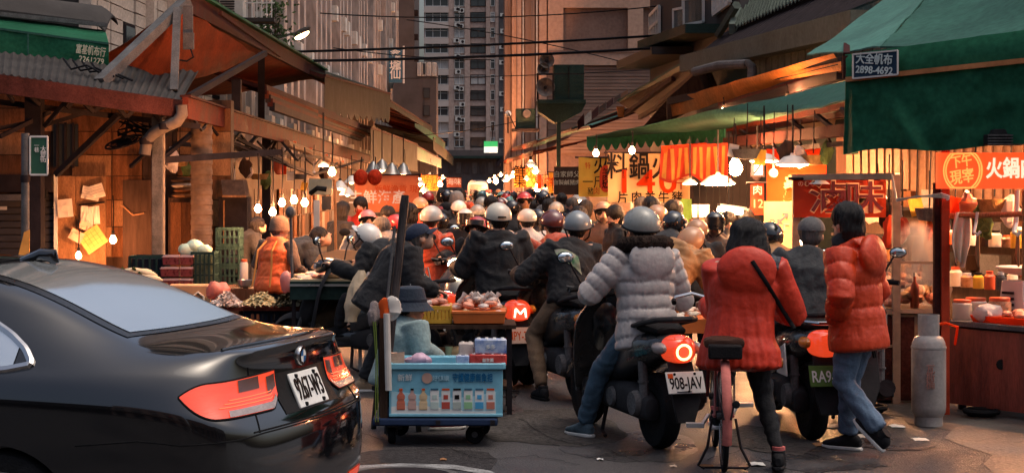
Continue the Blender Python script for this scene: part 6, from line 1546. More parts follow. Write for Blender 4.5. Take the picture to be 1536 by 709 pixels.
k=MB();k.tube([(.14,-.06,.035),(-.14,-.06,.035)],.007,6);bo(k,'stand_bar',STEELB)
k=MB();k.tube([(0,.26,.82),(0,.42,.29),(0,.88,.75)],.017,8);k.tube([(0,.90,.86),(0,.95,.62)],.018,8);bo(k,'frame',BIKR)
k=superloft([(-.06,.775,.12,.035,3),(0,.78,.125,.04,3),(.22,.775,.07,.035,2.5),(.36,.775,.03,.025,2.5)]);bo(k,'saddle',mat('brown_saddle',(.06,.03,.022),r=.45,var=.3))
k=MB();k.box((0,-.13,.735),(.20,.09,.085));bo(k,'tool_box',SEATM,bev=.012)
k=MB();k.lathe([(.0,-.02),(.022,-.015),(.024,0)],(.05,-.36,.45),10,axis='Y');bo(k,'reflector_box',BLACKS)
k=MB();k.tube([(-.03,-.02,.60),(-.05,-.18,.58),(-.04,-.36,.46),(-.02,-.37,.36)],.006,6);k.tube([(.03,-.02,.60),(.05,-.18,.58),(.04,-.36,.46),(.02,-.37,.36)],.006,6);bo(k,'rear_wire',STEELB)
# ---- drinks cart
CL=V((-.255,11.75,0))
t=thing('drinks_cart','light blue drinks tub on a navy platform trolley with a printed front','cart',CL)
CB_=mat('cart_blue',(.20,.48,.60),spec=.4,r=.45,var=.12,sc=2,bump=.08,fine=.05);CBD=mat('cart_dark_blue',(.05,.30,.42),r=.45,var=.12,sc=2,bump=.08)
NAVY=mat('navy_platform',(.025,.04,.085),r=.5,var=.3,sc=4,bump=.15)
x0,x1,yf=P(562,0,11.7).x,P(746,0,11.7).x,11.45
k=MB();k.box(((x0+x1)/2,yf+.30,.165),(x1-x0,.62,.05));k.obj('platform',NAVY,t,bev=.012)
k=MB()
for x in (-.40,.0,.36):k.box((CL.x+x,yf-.012,.165),(.03,.012,.03))
k.obj('bumper_studs',STEELB,t)
for px,yy in ((588,11.6),(712,11.6),(600,11.98),(722,11.98)):
 c=P(px,0,yy);c.z=.065
 k=MB();k.lathe([(.03,-.02),(.055,-.024),(.062,-.012),(.062,.012),(.055,.024),(.03,.02)],c,20,axis='X' if px<600 else 'Y');w_=k.obj('caster_wheel',BLACK,t)
 k=MB();k.lathe([(0,-.026),(.02,-.026),(.025,0),(.02,.026),(0,.026)],c,12,axis='X' if px<600 else 'Y');k.obj('hub',STEELG,w_)
 k=MB();k.box(c+V((0,.0,.062)),(.07,.07,.025));k.bar(c+V((-.034,0,.06)),c+V((-.034,0,-.005)),.008,.03);k.bar(c+V((.034,0,.06)),c+V((.034,0,-.005)),.008,.03);k.obj('caster_fork',STEELG,t)
bx0,bx1,zb,zt=P(584,0,11.5).x,P(754,0,11.5).x,.20,.545
k=MB()
w,d=bx1-bx0,.52;cx=(bx0+bx1)/2
for (c,sz) in (((cx,yf+.02,(zb+zt)/2),(w,.02,zt-zb)),((cx,yf+d,(zb+zt)/2),(w,.02,zt-zb)),((bx0+.01,yf+.01+d/2,(zb+zt)/2),(.02,d-.02,zt-zb)),((cx,yf+d/2,zb+.01),(w,d,.02))):k.box(c,sz)
tub=k.obj('tub',CB_,t,bev=.004)
k=MB();k.box((bx1-.012,yf+.01+d/2,(zb+zt)/2),(.024,d-.01,zt-zb-.02));k.obj('tub_end',CBD,t)
k=MB()
for (c,sz) in (((cx,yf+.0,zt-.012),(w+.02,.035,.04)),((cx,yf+d+.02,zt-.012),(w+.02,.035,.04)),((bx0-.005,yf+d/2,zt-.012),(.03,d,.04)),((bx1+.005,yf+d/2,zt-.012),(.03,d,.04))):k.box(c,sz)
k.obj('rim',CB_,t,bev=.006)
CBL_=mat('cart_print_pale_blue',(.42,.66,.74),r=.5,var=.05,bump=0)
k=MB();k.grid(lambda u,v:V((bx0+.015+(w-.06)*u,yf+.007,zb+.02+(.035+.02*sin(u*5+.6))*v)),20,1,thick=(0,.003,0));k.obj('print_wave',WHITEP,t)
k=MB();k.grid(lambda u,v:V((bx0+.015+(w-.06)*u,yf+.0075,zb+.055+.02*sin(u*5+.6)+(.10-.03*sin(u*4))*v)),20,1,thick=(0,.0025,0));k.obj('print_band',CBL_,t)
lettering('守護健康無負担',.062,V((bx0+w*.735,yf+.006,zb+.255)),mat('print_blue',(.02,.16,.34),bump=0),t,width=.265,bold=.012)
lettering('新鮮',.05,V((bx0+w*.14,yf+.006,zb+.255)),WHITEP,t)
lettering('好健康',.038,V((bx0+w*.455,yf+.006,zb+.252)),CBL_,t,bold=.01)
k=MB();k.lathe([(0,-.003),(.035,-.003),(.035,.003)],(bx0+w*.335,yf+.004,zb+.255),16,axis='Y');k.obj('print_roundel',mat('roundel_tan',(.6,.36,.28),bump=0),t)
bc=[(.55,.16,.1),(.55,.35,.3),(.68,.5,.3),(.5,.6,.55),(.45,.08,.06),(.45,.5,.45),(.3,.55,.3),(.08,.35,.6),(.55,.2,.14)]
for i,c in enumerate(bc):
 x=bx0+w*(.105+.0985*i);m=mat('print_bottle_%s'%'abcdefghi'[i],c,r=.5,var=.1,bump=0)
 k=MB();z0=zb+.045;hh=.13
 if i<3:pr=[(-.026,0),(.026,0),(.026,.055),(.02,.065),(.026,.075),(.026,.095),(.010,.115),(.010,.135),(-.010,.135),(-.010,.115),(-.026,.095),(-.026,.075),(-.02,.065),(-.026,.055)]
 else :pr=[(-.027,0),(.027,0),(.029,.125),(.024,.132),(-.024,.132),(-.029,.125)]
 k.prism([(x+a,yf+.0045,z0+b) for a,b in pr],(0,.003,0));bp_=k.obj('print_bottle',WHITEP if i>2 else m,t)
 k=MB();k.box((x,yf+.003,z0+(.03 if i>2 else .028)),(.054,.003,.045));k.obj('print_label',m,bp_)
 k=MB();k.box((x,yf+.003,z0+.085),(.03,.003,.028));k.obj('print_mark',m if i!=5 else BLACKP,bp_)
 k=MB();k.box((x,yf+.003,z0+.136),(.022 if i<3 else .05,.003,.012));k.obj('print_cap',REDP if i in (0,2,4,8) else (BLACKP if i in (1,5) else BS),bp_)
 # push frame of the trolley on the left
k=MB();k.tube([(x0+.06,yf+.1,.17),(x0+.045,yf+.1,.90),(x0+.045,yf+.5,.90),(x0+.06,yf+.5,.17)],.02,8);k.obj('push_frame',STEELB,t)
k=MB();k.bar((x0+.075,yf+.03,.17),(x0+.07,yf+.03,.85),.05,.04);k.obj('frame_board',WOODD,t)
t2=thing('tall_pole','tall dark wrapped pole leaning up from the trolley past the capped man','pole',V((x0+.1,yf+.25,.19)))
k=MB();a,b=P(574,628,11.62),P(608,293,11.8);a.z=.19;k.tube([a,lerp(a,b,.5),lerp(a,b,.96),b],[.024,.028,.031,.026],10);k.obj('shaft',mat('wrapped_pole',(.05,.042,.042),r=.5,var=.5,sc=8,bump=.3,stretch=(3,3,.4)),t2)
k=MB();k.tube([lerp(a,b,.1)+V((-.045,-.02,0)),lerp(a,b,.86)+V((-.05,-.02,0))],.010,6);k.obj('rod',STEELG,t2)
k=MB();q=lerp(a,b,.47);k.tube([q+V((-.06,-.03,.0)),q+V((.06,-.03,.01))],.012,6);k.obj('tie',SHADE,t2)
for i,(lab,px,py,m) in enumerate((('grey mop head bundled on the trolley frame',562,470,mat('mop_grey',(.35,.28,.26),r=.9,var=.4,sc=30,bump=.6)),('red and white rag tied on the trolley frame',577,466,REDP),('pale glove stuffed on the trolley frame',590,462,SHADE))):
 t2=thing('rag_bundle',lab,'rag',P(px,py,11.5),group='rags on the trolley frame');c=P(px,py,11.5)
 k=MB();k.ball(c,(.05,.05,.08),12,k=10);[k.v.__setitem__(j,p+(p-c)*.5*NZ.noise(p*18)) for j,p in enumerate(k.v)];k.obj('cloth',m,t2)
t2=thing('white_tube','white plastic tube standing against the trolley frame','tube',P(581,530,11.42))
k=MB();k.tube([P(580,470,11.42),P(583,585,11.42)],.022,10);k.obj('tube',SHADE,t2)
t2=thing('elastic_strap','green elastic cords hanging down the trolley frame','strap',P(565,560,11.4))
for i in range(2):k=MB();k.tube([P(560+3*i,482,11.4),P(564+2*i,540,11.4),P(563+4*i,632,11.42)],.004,5);k.obj('strand',mat('cord_green',(.16,.22,.05),bump=0),t2)
# goods on the cart
def carton(lab,px0,px1,py0,py1,Y,m,dep=.2,name='drink_pack',strip=None,txt=None,group='drink packs on the cart'):
 a,b=P(px0,py0,Y),P(px1,py1,Y);t2=thing(name,lab,'drink pack',((a.x+b.x)/2,Y,b.z),group=group)
 k=MB();n=max(2,int((b.x-a.x)/.05));
 for i in range(n):
  for j in range(2):k.lathe([(.0,0),(.022,.0),(.0235,.01),(.0235,(a.z-b.z)*.75),(.012,(a.z-b.z)*.92),(.011,(a.z-b.z)*.99),(0,(a.z-b.z))],(a.x+(b.x-a.x)*(i+.5)/n,Y+.03+.05*j,b.z),10)
 for_=k.obj('bottle_row',m,t2);for_['kind']='stuff'
 k=MB();k.box(((a.x+b.x)/2,Y+.055,(a.z*.47+b.z*.53)),(b.x-a.x,.108,(a.z-b.z)*.92));k.obj('wrapper',strip or m,t2,bev=.008)
 if txt:lettering(txt,(a.z-b.z)*.32,V(((a.x+b.x)/2,Y-.003,a.z*.45+b.z*.55)),WHITEP,t2,bold=.01)
 return t2
BLUEW=mat('pack_blue',(.05,.14,.42),r=.3,var=.6,sc=16,bump=.1,col2=(.55,.6,.68));REDW=mat('pack_red',(.55,.05,.04),r=.3,var=.4,sc=14,bump=.1)
carton('red wrapped drink pack at the right end of the cart',704,760,530,548,11.50,WHITEP,strip=REDW,txt='益生菌')
carton('blue and white drink pack stacked on the red one',712,760,507,531,11.52,WHITEP,strip=BLUEW,txt='多多')
carton('clear pack of small cream bottles left of the blue one',688,711,513,533,11.55,SHADE,strip=PLBAG)
carton('blue white pack below the cream bottles',684,704,532,548,11.5,WHITEP,strip=BLUEW)
for i,(px,py,lab,m,s) in enumerate(((596,541,'small pink and white tissue packet at the left of the tub',PAPERP,(.05,.05,.06)),(628,540,'mauve plastic bag crumpled on the tub edge',mat('mauve_bag',(.5,.32,.42),r=.4,var=.3,bump=.3,bsc=20),(.09,.06,.05)))):
 t2=thing('packet',lab,'packet',P(px,py,11.6),group='packets in the tub');c=P(px,py,11.6)
 k=MB();k.ball(c,s,12,k=9) if i else k.box(c,(.09,.05,.12));[k.v.__setitem__(j,p+(p-c)*.4*NZ.noise(p*16)) for j,p in enumerate(k.v)];k.obj('wrapper',m,t2)
 # ---- low table with meat crates behind the cart
t=thing('low_table','low cluttered trestle table behind the cart carrying the meat crates','table',(0,13.3,0))
a,b=P(628,488,13.1),P(764,488,13.1)
k=MB();k.box(((a.x+b.x)/2,13.35,.665),(b.x-a.x+.1,.6,.03));k.obj('tabletop',WOODD,t)
for x in (a.x,b.x):
 for y in (13.1,13.6):k=MB();k.bar((x,y,0),(x,y,.65),.04);k.obj('leg',STEELB,t)
k=MB();k.box(((a.x+b.x)/2,13.35,.40),(b.x-a.x,.5,.02));k.obj('shelf',PLY,t)
def crate(name,lab,c,sz,m,rz=0,group=None,slots=(6,3),wall=.012,cat='crate',lid=False):
 """slatted plastic crate: posts and rails per side"""
 t2=thing(name,lab,cat,c,rz,group);w,d,h=sz
 k=MB();k.box((0,0,.01),(w,d,.02));k.obj('base',m,t2,local=True)
 for (ax,L_,o) in (('x',w,-d/2),('x',w,d/2),('y',d,-w/2),('y',d,w/2)):
  k=MB();n=slots[0] if ax=='x' else max(3,int(slots[0]*d/w))
  for i in range(n+1):
   u=-L_/2+L_*i/n
   c_=(u,o,h/2+.01) if ax=='x' else (o,u,h/2+.01)
   k.box(c_,(.022,wall,h-.03) if ax=='x' else (wall,.022,h-.03))
  for j in range(slots[1]+1):
   z=.02+(h-.03)*j/slots[1]
   k.box((0,o,z) if ax=='x' else (o,0,z),(L_,wall*1.3,.03 if j in (0,slots[1]) else .018) if ax=='x' else (wall*1.3,L_,.03 if j in (0,slots[1]) else .018))
  k.obj('side',m,t2,local=True)
 return t2
YELC=mat('crate_yellow',(.62,.34,.05),r=.45,var=.2,bump=.05);ORGC=mat('tray_orange',(.72,.17,.035),r=.4,var=.15,bump=.05)
DGC=mat('crate_dark_green',(.018,.04,.038),r=.5,var=.3,bump=.05);BLC=mat('crate_blue_black',(.018,.022,.034),r=.5,var=.3,bump=.05)
a,b=P(632,0,13.1),P(676,0,13.1);crate('meat_crate','yellow plastic crate heaped with pink meat behind the cart',((a.x+b.x)/2,13.28,.685),(b.x-a.x,.36,.13),YELC,slots=(8,1))
def heap(lab,name,c,sx,sy,sz,n,ms,r,cat='meat',group=None,flat=.6):
 t2=thing(name,lab,cat,c,group=group)
 for i in range(n):
  u,v=RND.uniform(-1,1),RND.uniform(-1,1);q=V(c)+V((u*sx,v*sy,sz*(1-.6*(u*u+v*v))*RND.uniform(.5,1)))
  k=MB();rr=RND.uniform(*r);k.ball(q,(rr*RND.uniform(.8,1.5),rr,rr*flat),8,k=5,rot=Matrix.Rotation(RND.uniform(0,3),3,'Z')@Matrix.Rotation(RND.uniform(-.5,.5),3,'X'));k.obj('piece',RND.choice(ms),t2)
 return t2
heap('pink meat pieces heaped in the yellow crate','meat_heap',((a.x+b.x)/2,13.28,.76),.09,.13,.10,22,[MEAT,PLBAG,MEAT],(.03,.055))
a,b=P(678,0,13.05),P(759,0,13.05);t2=thing('meat_tray','orange plastic tray of bagged meat behind the cart','tray',((a.x+b.x)/2,13.25,.685))
k=MB();k.box(((a.x+b.x)/2,13.25,.73),(b.x-a.x-.03,.36,.085),taper=1.08);k.obj('tray',ORGC,t2,bev=.006)
k=MB();k.box(((a.x+b.x)/2,13.25,.775),(b.x-a.x+.005,.40,.015));k.obj('rim',ORGC,t2)
heap('pale bagged meat heaped in the orange tray','meat_heap',((a.x+b.x)/2,13.25,.77),.17,.13,.13,30,[MEAT,PLBAG,PLBAG,MEAT],(.03,.055))
for i in range(7):
 q=V((RND.uniform(a.x+.03,b.x-.03),13.2,.84));t2=bpy.data.objects['meat_heap.001']
 k=MB();k.tube([q,q+V((RND.uniform(-.03,.03),-.01,.04)),q+V((RND.uniform(-.05,.05),0,.07))],[.02,.012,.022],6);k.obj('bag_knot',PLBAG,t2)
CLUT=[PLBAG,PAPERW,PLY,mat('pale_green_pack',(.4,.5,.3)),BANYP,SHADE,MEATR,WOODD]
for i in range(16):
 px=636+(i%8)*12.5;z=(.42,.22)[i//8] if i<16 else .0
 labs=('bag','packet','box','jar')[i%4]
 t2=thing('shelf_'+labs,('first','second','third','fourth','fifth','sixth','seventh','eighth')[i%8]+' '+('clear bag','wrapped packet','small box','small tub')[i%4]+' from the left '+('on the shelf under the meat crates' if i<8 else 'on the lowest board under the meat crates'),labs,P(px,500,13.2),group='goods under the meat crates')
 c=P(px,500,13.15);c.z=z+.045;k=MB()
 if i%4==0:k.ball(c,(.05,.05,.045),10,k=8);[k.v.__setitem__(j,p+(p-c)*.4*NZ.noise(p*16)) for j,p in enumerate(k.v)]
 elif i%4==3:k.lathe([(.03,-.045),(.035,.02),(.03,.045),(0,.045)],c,12)
 else :k.box(c,(.07,.06,.075),RND.uniform(-.3,.3))
 k.obj('wrapper',CLUT[i%8],t2)
k=MB();k.box(((P(628,0,13.3).x+P(764,0,13.3).x)/2,13.4,.20),(.75,.5,.02));k.obj('lower_board',WOODD,bpy.data.objects['low_table'])
# ---- left greengrocer goods
YG=20.0
t=thing('trestle_table','long low greengrocer table behind the black car','table',P(300,430,YG))
a,b=P(150,430,YG),P(345,430,YG);zt_=a.z-.01
k=MB();k.box(((a.x+b.x)/2,YG+.3,zt_-.02),(b.x-a.x,.9,.04));k.obj('tabletop',WOODD,t)
for u in (a.x+.05,(a.x+b.x)/2,b.x-.05):
 for y in (YG-.1,YG+.7):k=MB();k.bar((u,y,0),(u,y,zt_-.04),.05);k.obj('leg',STEELB,t)
def cw(p0,p1,Y):return P(p0,0,Y).x,P(p1,0,Y).x
for i,(p0,p1,top,lab,n) in enumerate(((195,246,384,'dark green crate at the left of the greengrocer table',(5,2)),(288,321,378,'dark green slatted crate holding the cabbages',(5,3)))):
 xa,xb=cw(p0,p1,YG);h_=P(0,top,YG).z-zt_
 crate('vegetable_crate',lab,((xa+xb)/2,YG+.15,zt_),(xb-xa,.38,h_),DGC,group='crates on the greengrocer table',slots=n)
 k=MB();k.box((0,0,h_/2),(xb-xa-.05,.32,h_-.06));k.obj('contents',(BLC,mat('crate_leafage',(.16,.2,.12),var=.5,sc=12))[i],bpy.data.objects['vegetable_crate'+('' if i==0 else '.001')],local=True)
xa,xb=cw(322,356,20.6)
for j in range(4):
 crate('stacked_crate',('lowest','second','third','topmost')[j]+' dark crate of the stack beside the orange vest vendor',((xa+xb)/2,20.9,.32+.23*j),(xb-xa,.36,.225),DGC,group='stack of dark crates',slots=(5,2))
k=MB();k.box(((xa+xb)/2,20.9,.16),(xb-xa,.36,.31));t=thing('wooden_box','wooden box under the stack of dark crates','box',((xa+xb)/2,20.9,0));k.obj('box',PLY,t)
BERRY=mat('dark_red_berries',(.16,.025,.03),r=.3,var=.6,sc=30,bump=.5,bsc=60);CLR=mat('clear_box_plastic',(.50,.30,.28),r=.2,var=.2,bump=0,trl=.2)
for j in range(3):
 for i,(p0,p1) in enumerate(((246+(j%2)*-3,271),(272,291))):
  xa,xb=cw(p0,p1,YG);z=zt_+.133*j
  t=thing('berry_box',('bottom','middle','top')[j]+' clear box of dark red berries in the '+('wider left' if i==0 else 'narrower right')+' stack','fruit box',((xa+xb)/2,YG,z),group='berry boxes on the greengrocer table')
  k=MB();k.box(((xa+xb)/2,YG,z+.045),(xb-xa-.012,.2,.085),taper=1.06);k.obj('berries',BERRY,t)
  k=MB();k.box(((xa+xb)/2,YG,z+.10),(xb-xa,.22,.022),taper=.92);k.obj('lid',CLR,t)
  k=MB();k.box(((xa+xb)/2,YG,z+.092),(xb-xa+.012,.226,.008));k.obj('rim',CLR,t)
CABB=mat('pale_cabbage',(.50,.58,.44),r=.5,var=.2,sc=5,bump=.4,bsc=9)
for i,(px,py,r_) in enumerate(((279,374,.088),(292,370,.10),(307,375,.085),(297,377,.08),(285,378,.07))):
 t=thing('cabbage',('left cabbage in the crate heap','largest topmost cabbage of the crate heap','right cabbage at the crate edge','low front cabbage of the crate heap','small half hidden cabbage of the crate heap')[i],'cabbage',P(px,py,YG+.15),group='cabbages on the slatted crate')
 c=P(px,py,YG+.12+.03*(i%2));k=MB();k.ball(c,(r_,r_,r_*.82),16,k=12);[k.v.__setitem__(j,p+(p-c)*.16*NZ.noise(p*10)) for j,p in enumerate(k.v)];k.obj('head',CABB,t)
 for q in range(4):
  k=MB();a_=q*1.6+i;k.grid(lambda u,v:c+V((r_*1.04*sin(.5+1.4*v)*cos(a_+(u-.5)*1.3),r_*1.04*sin(.5+1.4*v)*sin(a_+(u-.5)*1.3),r_*.86*cos(.5+1.4*v))),5,5,thick=(.001,.001,-.003));k.obj('leaf',CABB,t)
RAD=mat('pale_radish',(.68,.55,.36),r=.5,var=.2,sc=6,bump=.15)
for i in range(7):
 px,py=203+(i%4)*8.5,412-(i//4)*6+(i%4)*1.5;c=P(px,py,19.3)
 t=thing('white_radish',('first','second','third','fourth')[i%4]+' pale radish from the left in the '+('lower' if i<4 else 'upper')+' layer','radish',c,group='radishes beside the green crate')
 k=MB();d=V((.11,.03,-.03+.02*(i%3)));k.tube([c-d,c-d*.5,c,c+d*.6,c+d],[.015,.03,.035,.03,.008],8,round_=.6);k.obj('root',RAD,t);k=MB();k.tube([c-d,c-d*1.35+V((0,0,.02))],[.012,.02],6);k.obj('leaf_stub',PLANTM,t)
t=thing('radish_stand','low stand under the radishes behind the car roof','stand',P(215,430,19.3))
a,b=P(190,420,19.3),P(245,420,19.3);k=MB();k.box(((a.x+b.x)/2,19.4,a.z/2-.03),(b.x-a.x,.4,a.z-.02));k.obj('box',WOODD,t)
t=thing('cardboard_box','tan cardboard box with a printed arch below the berry boxes','box',P(280,455,18.8))
a,b=P(248,428,18.8),P(316,475,18.8);CARD=mat('cardboard',(.42,.24,.13),r=.8,var=.2,sc=4,bump=.1)
k=MB();k.box(((a.x+b.x)/2,19.0,a.z/2),(b.x-a.x,.4,a.z-.004));k.obj('box',CARD,t,bev=.006)
k=MB();c=P(297,450,18.79);k.tube([c+V((-.07,0,-.05)),c+V((-.06,0,.04)),c+V((0,0,.09)),c+V((.06,0,.04)),c+V((.07,0,-.05))],.012,5);k.obj('print_arch',PAPERW,t)
t=thing('crate_under_sprouts','blue black crate under the tray of sprouts','crate',P(420,500,16.8))
t.name='plastic_crate';WM['plastic_crate']=WM['crate_under_sprouts']
a,b=P(366,466,16.8),P(466,505,16.8);zc_=a.z
for j in range(2):
 for i in range(2):
  w_=(b.x-a.x)/2
  crate('plastic_crate',('left','right')[i]+' blue black crate of the '+('lower' if j==0 else 'upper')+' pair under the sprout tray',(a.x+w_*(i+.5),17.0,.0+j*zc_/2),(w_-.01,.4,zc_/2-.005),BLC,group='crates under the sprout tray',slots=(6,2))
bpy.data.objects.remove(t)
t=thing('sprout_tray','dark red tray of pale sprouts and dark greens left of the fish table','tray',P(415,460,16.8))
k=MB();k.box(((a.x+b.x)/2,16.95,zc_+.02),(b.x-a.x,.45,.03));k.obj('tray',RUST,t,bev=.005)
k=MB();k.box(((a.x+b.x)/2,16.95,zc_+.04),(b.x-a.x+.02,.47,.012));k.obj('rim',RUST,t)
SPR=mat('pale_sprouts',(.55,.44,.24),r=.6,var=.4,sc=20,bump=.3);GRN=mat('dark_greens',(.10,.09,.06),r=.6,var=.6,sc=12,bump=.3)
def strands(c,sx,sy,sz,n,m,name,lab,par=None,L_=.08,w_=.006):
 t2=thing(name,lab,'vegetables',c);k=MB()
 for i in range(n):
  u,v=RND.gauss(0,.45),RND.gauss(0,.45);q=V(c)+V((u*sx,v*sy,sz*exp(-(u*u+v*v)*1.6)*RND.random()**.4))
  d=V((RND.uniform(-1,1),RND.uniform(-1,1),RND.uniform(-.3,.5))).normalized()*L_*RND.uniform(.5,1);s=d.orthogonal().normalized()*w_
  k.add([q-d/2-s,q-d/2+s,q+s*1.3+V((0,0,.01)),q+d/2,q-s*1.3+V((0,0,.01))],[(0,1,2,3,4)])
 o=k.obj('strands',m,t2);o['kind']='stuff'
strands(P(392,457,16.85),.16,.12,.12,900,SPR,'bean_sprouts','heap of pale bean sprouts on the dark red tray')
strands(P(435,457,16.85),.14,.12,.09,500,GRN,'leaf_greens','dark leafy greens beside the sprouts',L_=.14,w_=.02)
strands(P(340,458,17.4),.14,.12,.13,700,mat('glassy_noodles',(.55,.42,.36),r=.3,var=.4,sc=14),'bagged_sprouts','heap of glassy white sprouts behind the car boot',L_=.09,w_=.012)
t=thing('sprout_table','small table under the glassy sprouts','table',P(340,470,17.4))
a,b=P(316,470,17.4),P(366,470,17.4);k=MB();k.box(((a.x+b.x)/2,17.5,a.z+.05),(b.x-a.x,.4,.03));k.obj('tabletop',RUST,t)
for x in (a.x+.04,b.x-.04):k=MB();k.bar((x,17.5,0),(x,17.5,a.z+.04),.04);k.obj('leg',STEELB,t)
t=thing('pink_bag','pink plastic bag draped beside the cardboard box','bag',P(330,438,18))
c=P(328,438,18.2);k=MB();k.ball(c,(.12,.07,.11),14,k=10);[k.v.__setitem__(j,p+(p-c)*.5*NZ.noise(p*11)) for j,p in enumerate(k.v)];k.obj('bag',mat('pink_plastic',(.72,.24,.17),r=.4,var=.3,bump=.4,bsc=18,trl=.3),t)
t=thing('bag_stand','dark stand carrying bowl jar and pink bag','stand',P(355,430,18.4))
a,b=P(318,430,18.4),P(384,430,18.4);k=MB();k.box(((a.x+b.x)/2,18.55,a.z/2-.01),(b.x-a.x,.4,a.z-.02));k.obj('box',WOODD,t)
c=P(368,425,18.4);t=thing('steel_bowl','steel bowl on the dark stand beside the vendor','bowl',c)
k=MB();k.lathe([(.03,-.05),(.07,-.02),(.085,.04),(.08,.04),(.06,-.01),(0,-.03)],c,16);k.obj('bowl',ALLOY,t)
c=P(366,404,18.6);t=thing('jar','red capped jar of pale food on the dark stand','jar',c)
k=MB();k.lathe([(.04,-.13),(.045,-.10),(.045,.06),(.03,.09)],c,14);k.obj('body',JARP,t);k=MB();k.lathe([(.035,.08),(.035,.11),(0,.11)],c,12);k.obj('lid',LIDR,t)
# fish table
t=thing('fish_table','brightly lit fish table with green edge and a leaning cardboard sheet','table',P(490,440,16.5))
a,b=P(436,422,16.3),P(545,422,16.3);zf=a.z
k=MB();k.box(((a.x+b.x)/2,16.75,zf+.01),(b.x-a.x,1.0,.03));k.obj('tabletop',mat('wet_board',(.55,.42,.26),r=.3,var=.4,sc=5),t)
k=MB();k.box(((a.x+b.x)/2,16.24,zf-.08),(b.x-a.x,.02,.17));k.obj('front_apron',DGREEN,t)
k=MB();k.bar((a.x,16.22,zf-.03),(b.x-.1,16.22,zf-.03),.02);k.obj('apron_trim',ALLOY,t)
k=MB();k.box((b.x+.01,16.75,zf-.08),(.02,1.0,.2));k.obj('end_apron',mat('green_plastic_edge',(.05,.12,.05)),t)
for x in (a.x+.03,b.x-.03):
 for y in (16.3,17.2):k=MB();k.bar((x,y,0),(x,y,zf-.01),.035);k.obj('leg',SHADE if x>a.x+.1 else STEELB,t)
heap('fillets and pale fish laid on the lit table','fish_heap',((a.x+b.x)/2,16.6,zf+.02),.30,.28,.05,30,[MEAT,FOOD[3],FOOD[2],PLBAG],(.04,.08),cat='fish',flat=.35)
t=thing('cardboard_sheet','big tan cardboard sheet leaning at the back of the fish table','cardboard',P(505,390,17))
k=MB();k.prism([P(466,402,17),P(478,382,17),P(505,374,17.05),P(537,376,17.1),P(541,402,17.1),P(520,410,17.05),P(478,408,17)],(0,.03,0));k.obj('sheet',CARD,t)
t=thing('cream_sack','cream plastic sack hanging from the scooter with white fairing','bag',P(530,440,15.8))
k=MB()
def sack(u,v):
 c=lerp(P(542,405,15.8),P(526,482,15.75),v);r_=.035+.075*sin(min(1,v*1.1)*pi*.85);a_=2*pi*u
 return c+V((r_*cos(a_)*.8,r_*.7*sin(a_),0))+V((.02,.01,0))*NZ.noise(V((cos(a_)*2,sin(a_)*2,v*5)))
k.grid(sack,20,14);k.obj('sack',mat('cream_plastic',(.62,.48,.32),r=.4,var=.2,bump=.5,bsc=14,trl=.25),t)
t=thing('white_bag','white plastic bag hanging beside the cream sack','bag',P(548,420,15.9));c=P(549,425,15.9)
k=MB();k.ball(c,(.045,.04,.13),12,k=10);[k.v.__setitem__(j,p+(p-c)*.4*NZ.noise(p*12)) for j,p in enumerate(k.v)];k.obj('bag',PLBAG,t)
t=thing('pink_carrier_bag','pink see through carrier bag hanging from a handlebar behind the cart','bag',P(640,435,14.6));c=P(640,440,14.6)
k=MB();k.ball(c,(.055,.04,.12),14,k=12);[k.v.__setitem__(j,p+(p-c)*.4*NZ.noise(p*12)) for j,p in enumerate(k.v)];k.obj('bag',mat('pinkish_film',(.62,.34,.3),r=.3,var=.3,bump=.4,bsc=20,trl=.35),t)
k=MB();k.tube([c+V((-.035,0,.10)),c+V((-.01,0,.22)),c+V((.01,0,.22)),c+V((.035,0,.10))],.007,5);k.obj('handle',PLBAG,t)
# far van, litter
t=thing('far_van','pale van roof showing above the far end of the crowd','van',P(718,284,150))
k=superloft([(-2.0,.9,.8,.55,4),(-1.9,1.15,.88,.85,4),(0,1.2,.9,.95,4),(1.5,1.2,.88,.9,4),(2.1,.85,.8,.5,4)]);k.v=[p+V((P(717,0,150).x,150,.35)) for p in k.v];k.obj('body',SCW,t)
k=MB();k.box((P(717,0,150).x,147.95,1.85),(1.4,.06,.5));k.obj('rear_window',DGLASS,t)
for s in (-1,1):
 for y in (-1.3,1.3):k=MB();k.lathe([(0,-.1),(.3,-.1),(.32,0),(.3,.1),(0,.1)],(P(717,0,150).x+s*.75,150+y,.32),14,axis='X');k.obj('wheel',TYRE,t)
LIT=[(1134,697,.05),(1290,655,.06),(1300,637,.09),(1345,640,.05),(1300,632,.04),(1232,668,.05),(1255,640,.08),(1380,660,.05),(1060,700,.04),(900,690,.02),(1010,700,.02),(665,690,.02)]
for i,(px,py,s) in enumerate(LIT):
 g=G(px,py);k=MB();k.grid(lambda u,v:g+V(((u-.5)*s*2,(v-.5)*s*2.5,.008+.012*abs(NZ.noise(V((u*3,v*3,i)))))),4,4,thick=.003)
 o=k.obj('litter',(WHITEP,PAPERW,PLYL)[i%3]);tag(o,'small scrap of pale paper litter lying on the road','litter','scraps of litter on the road')
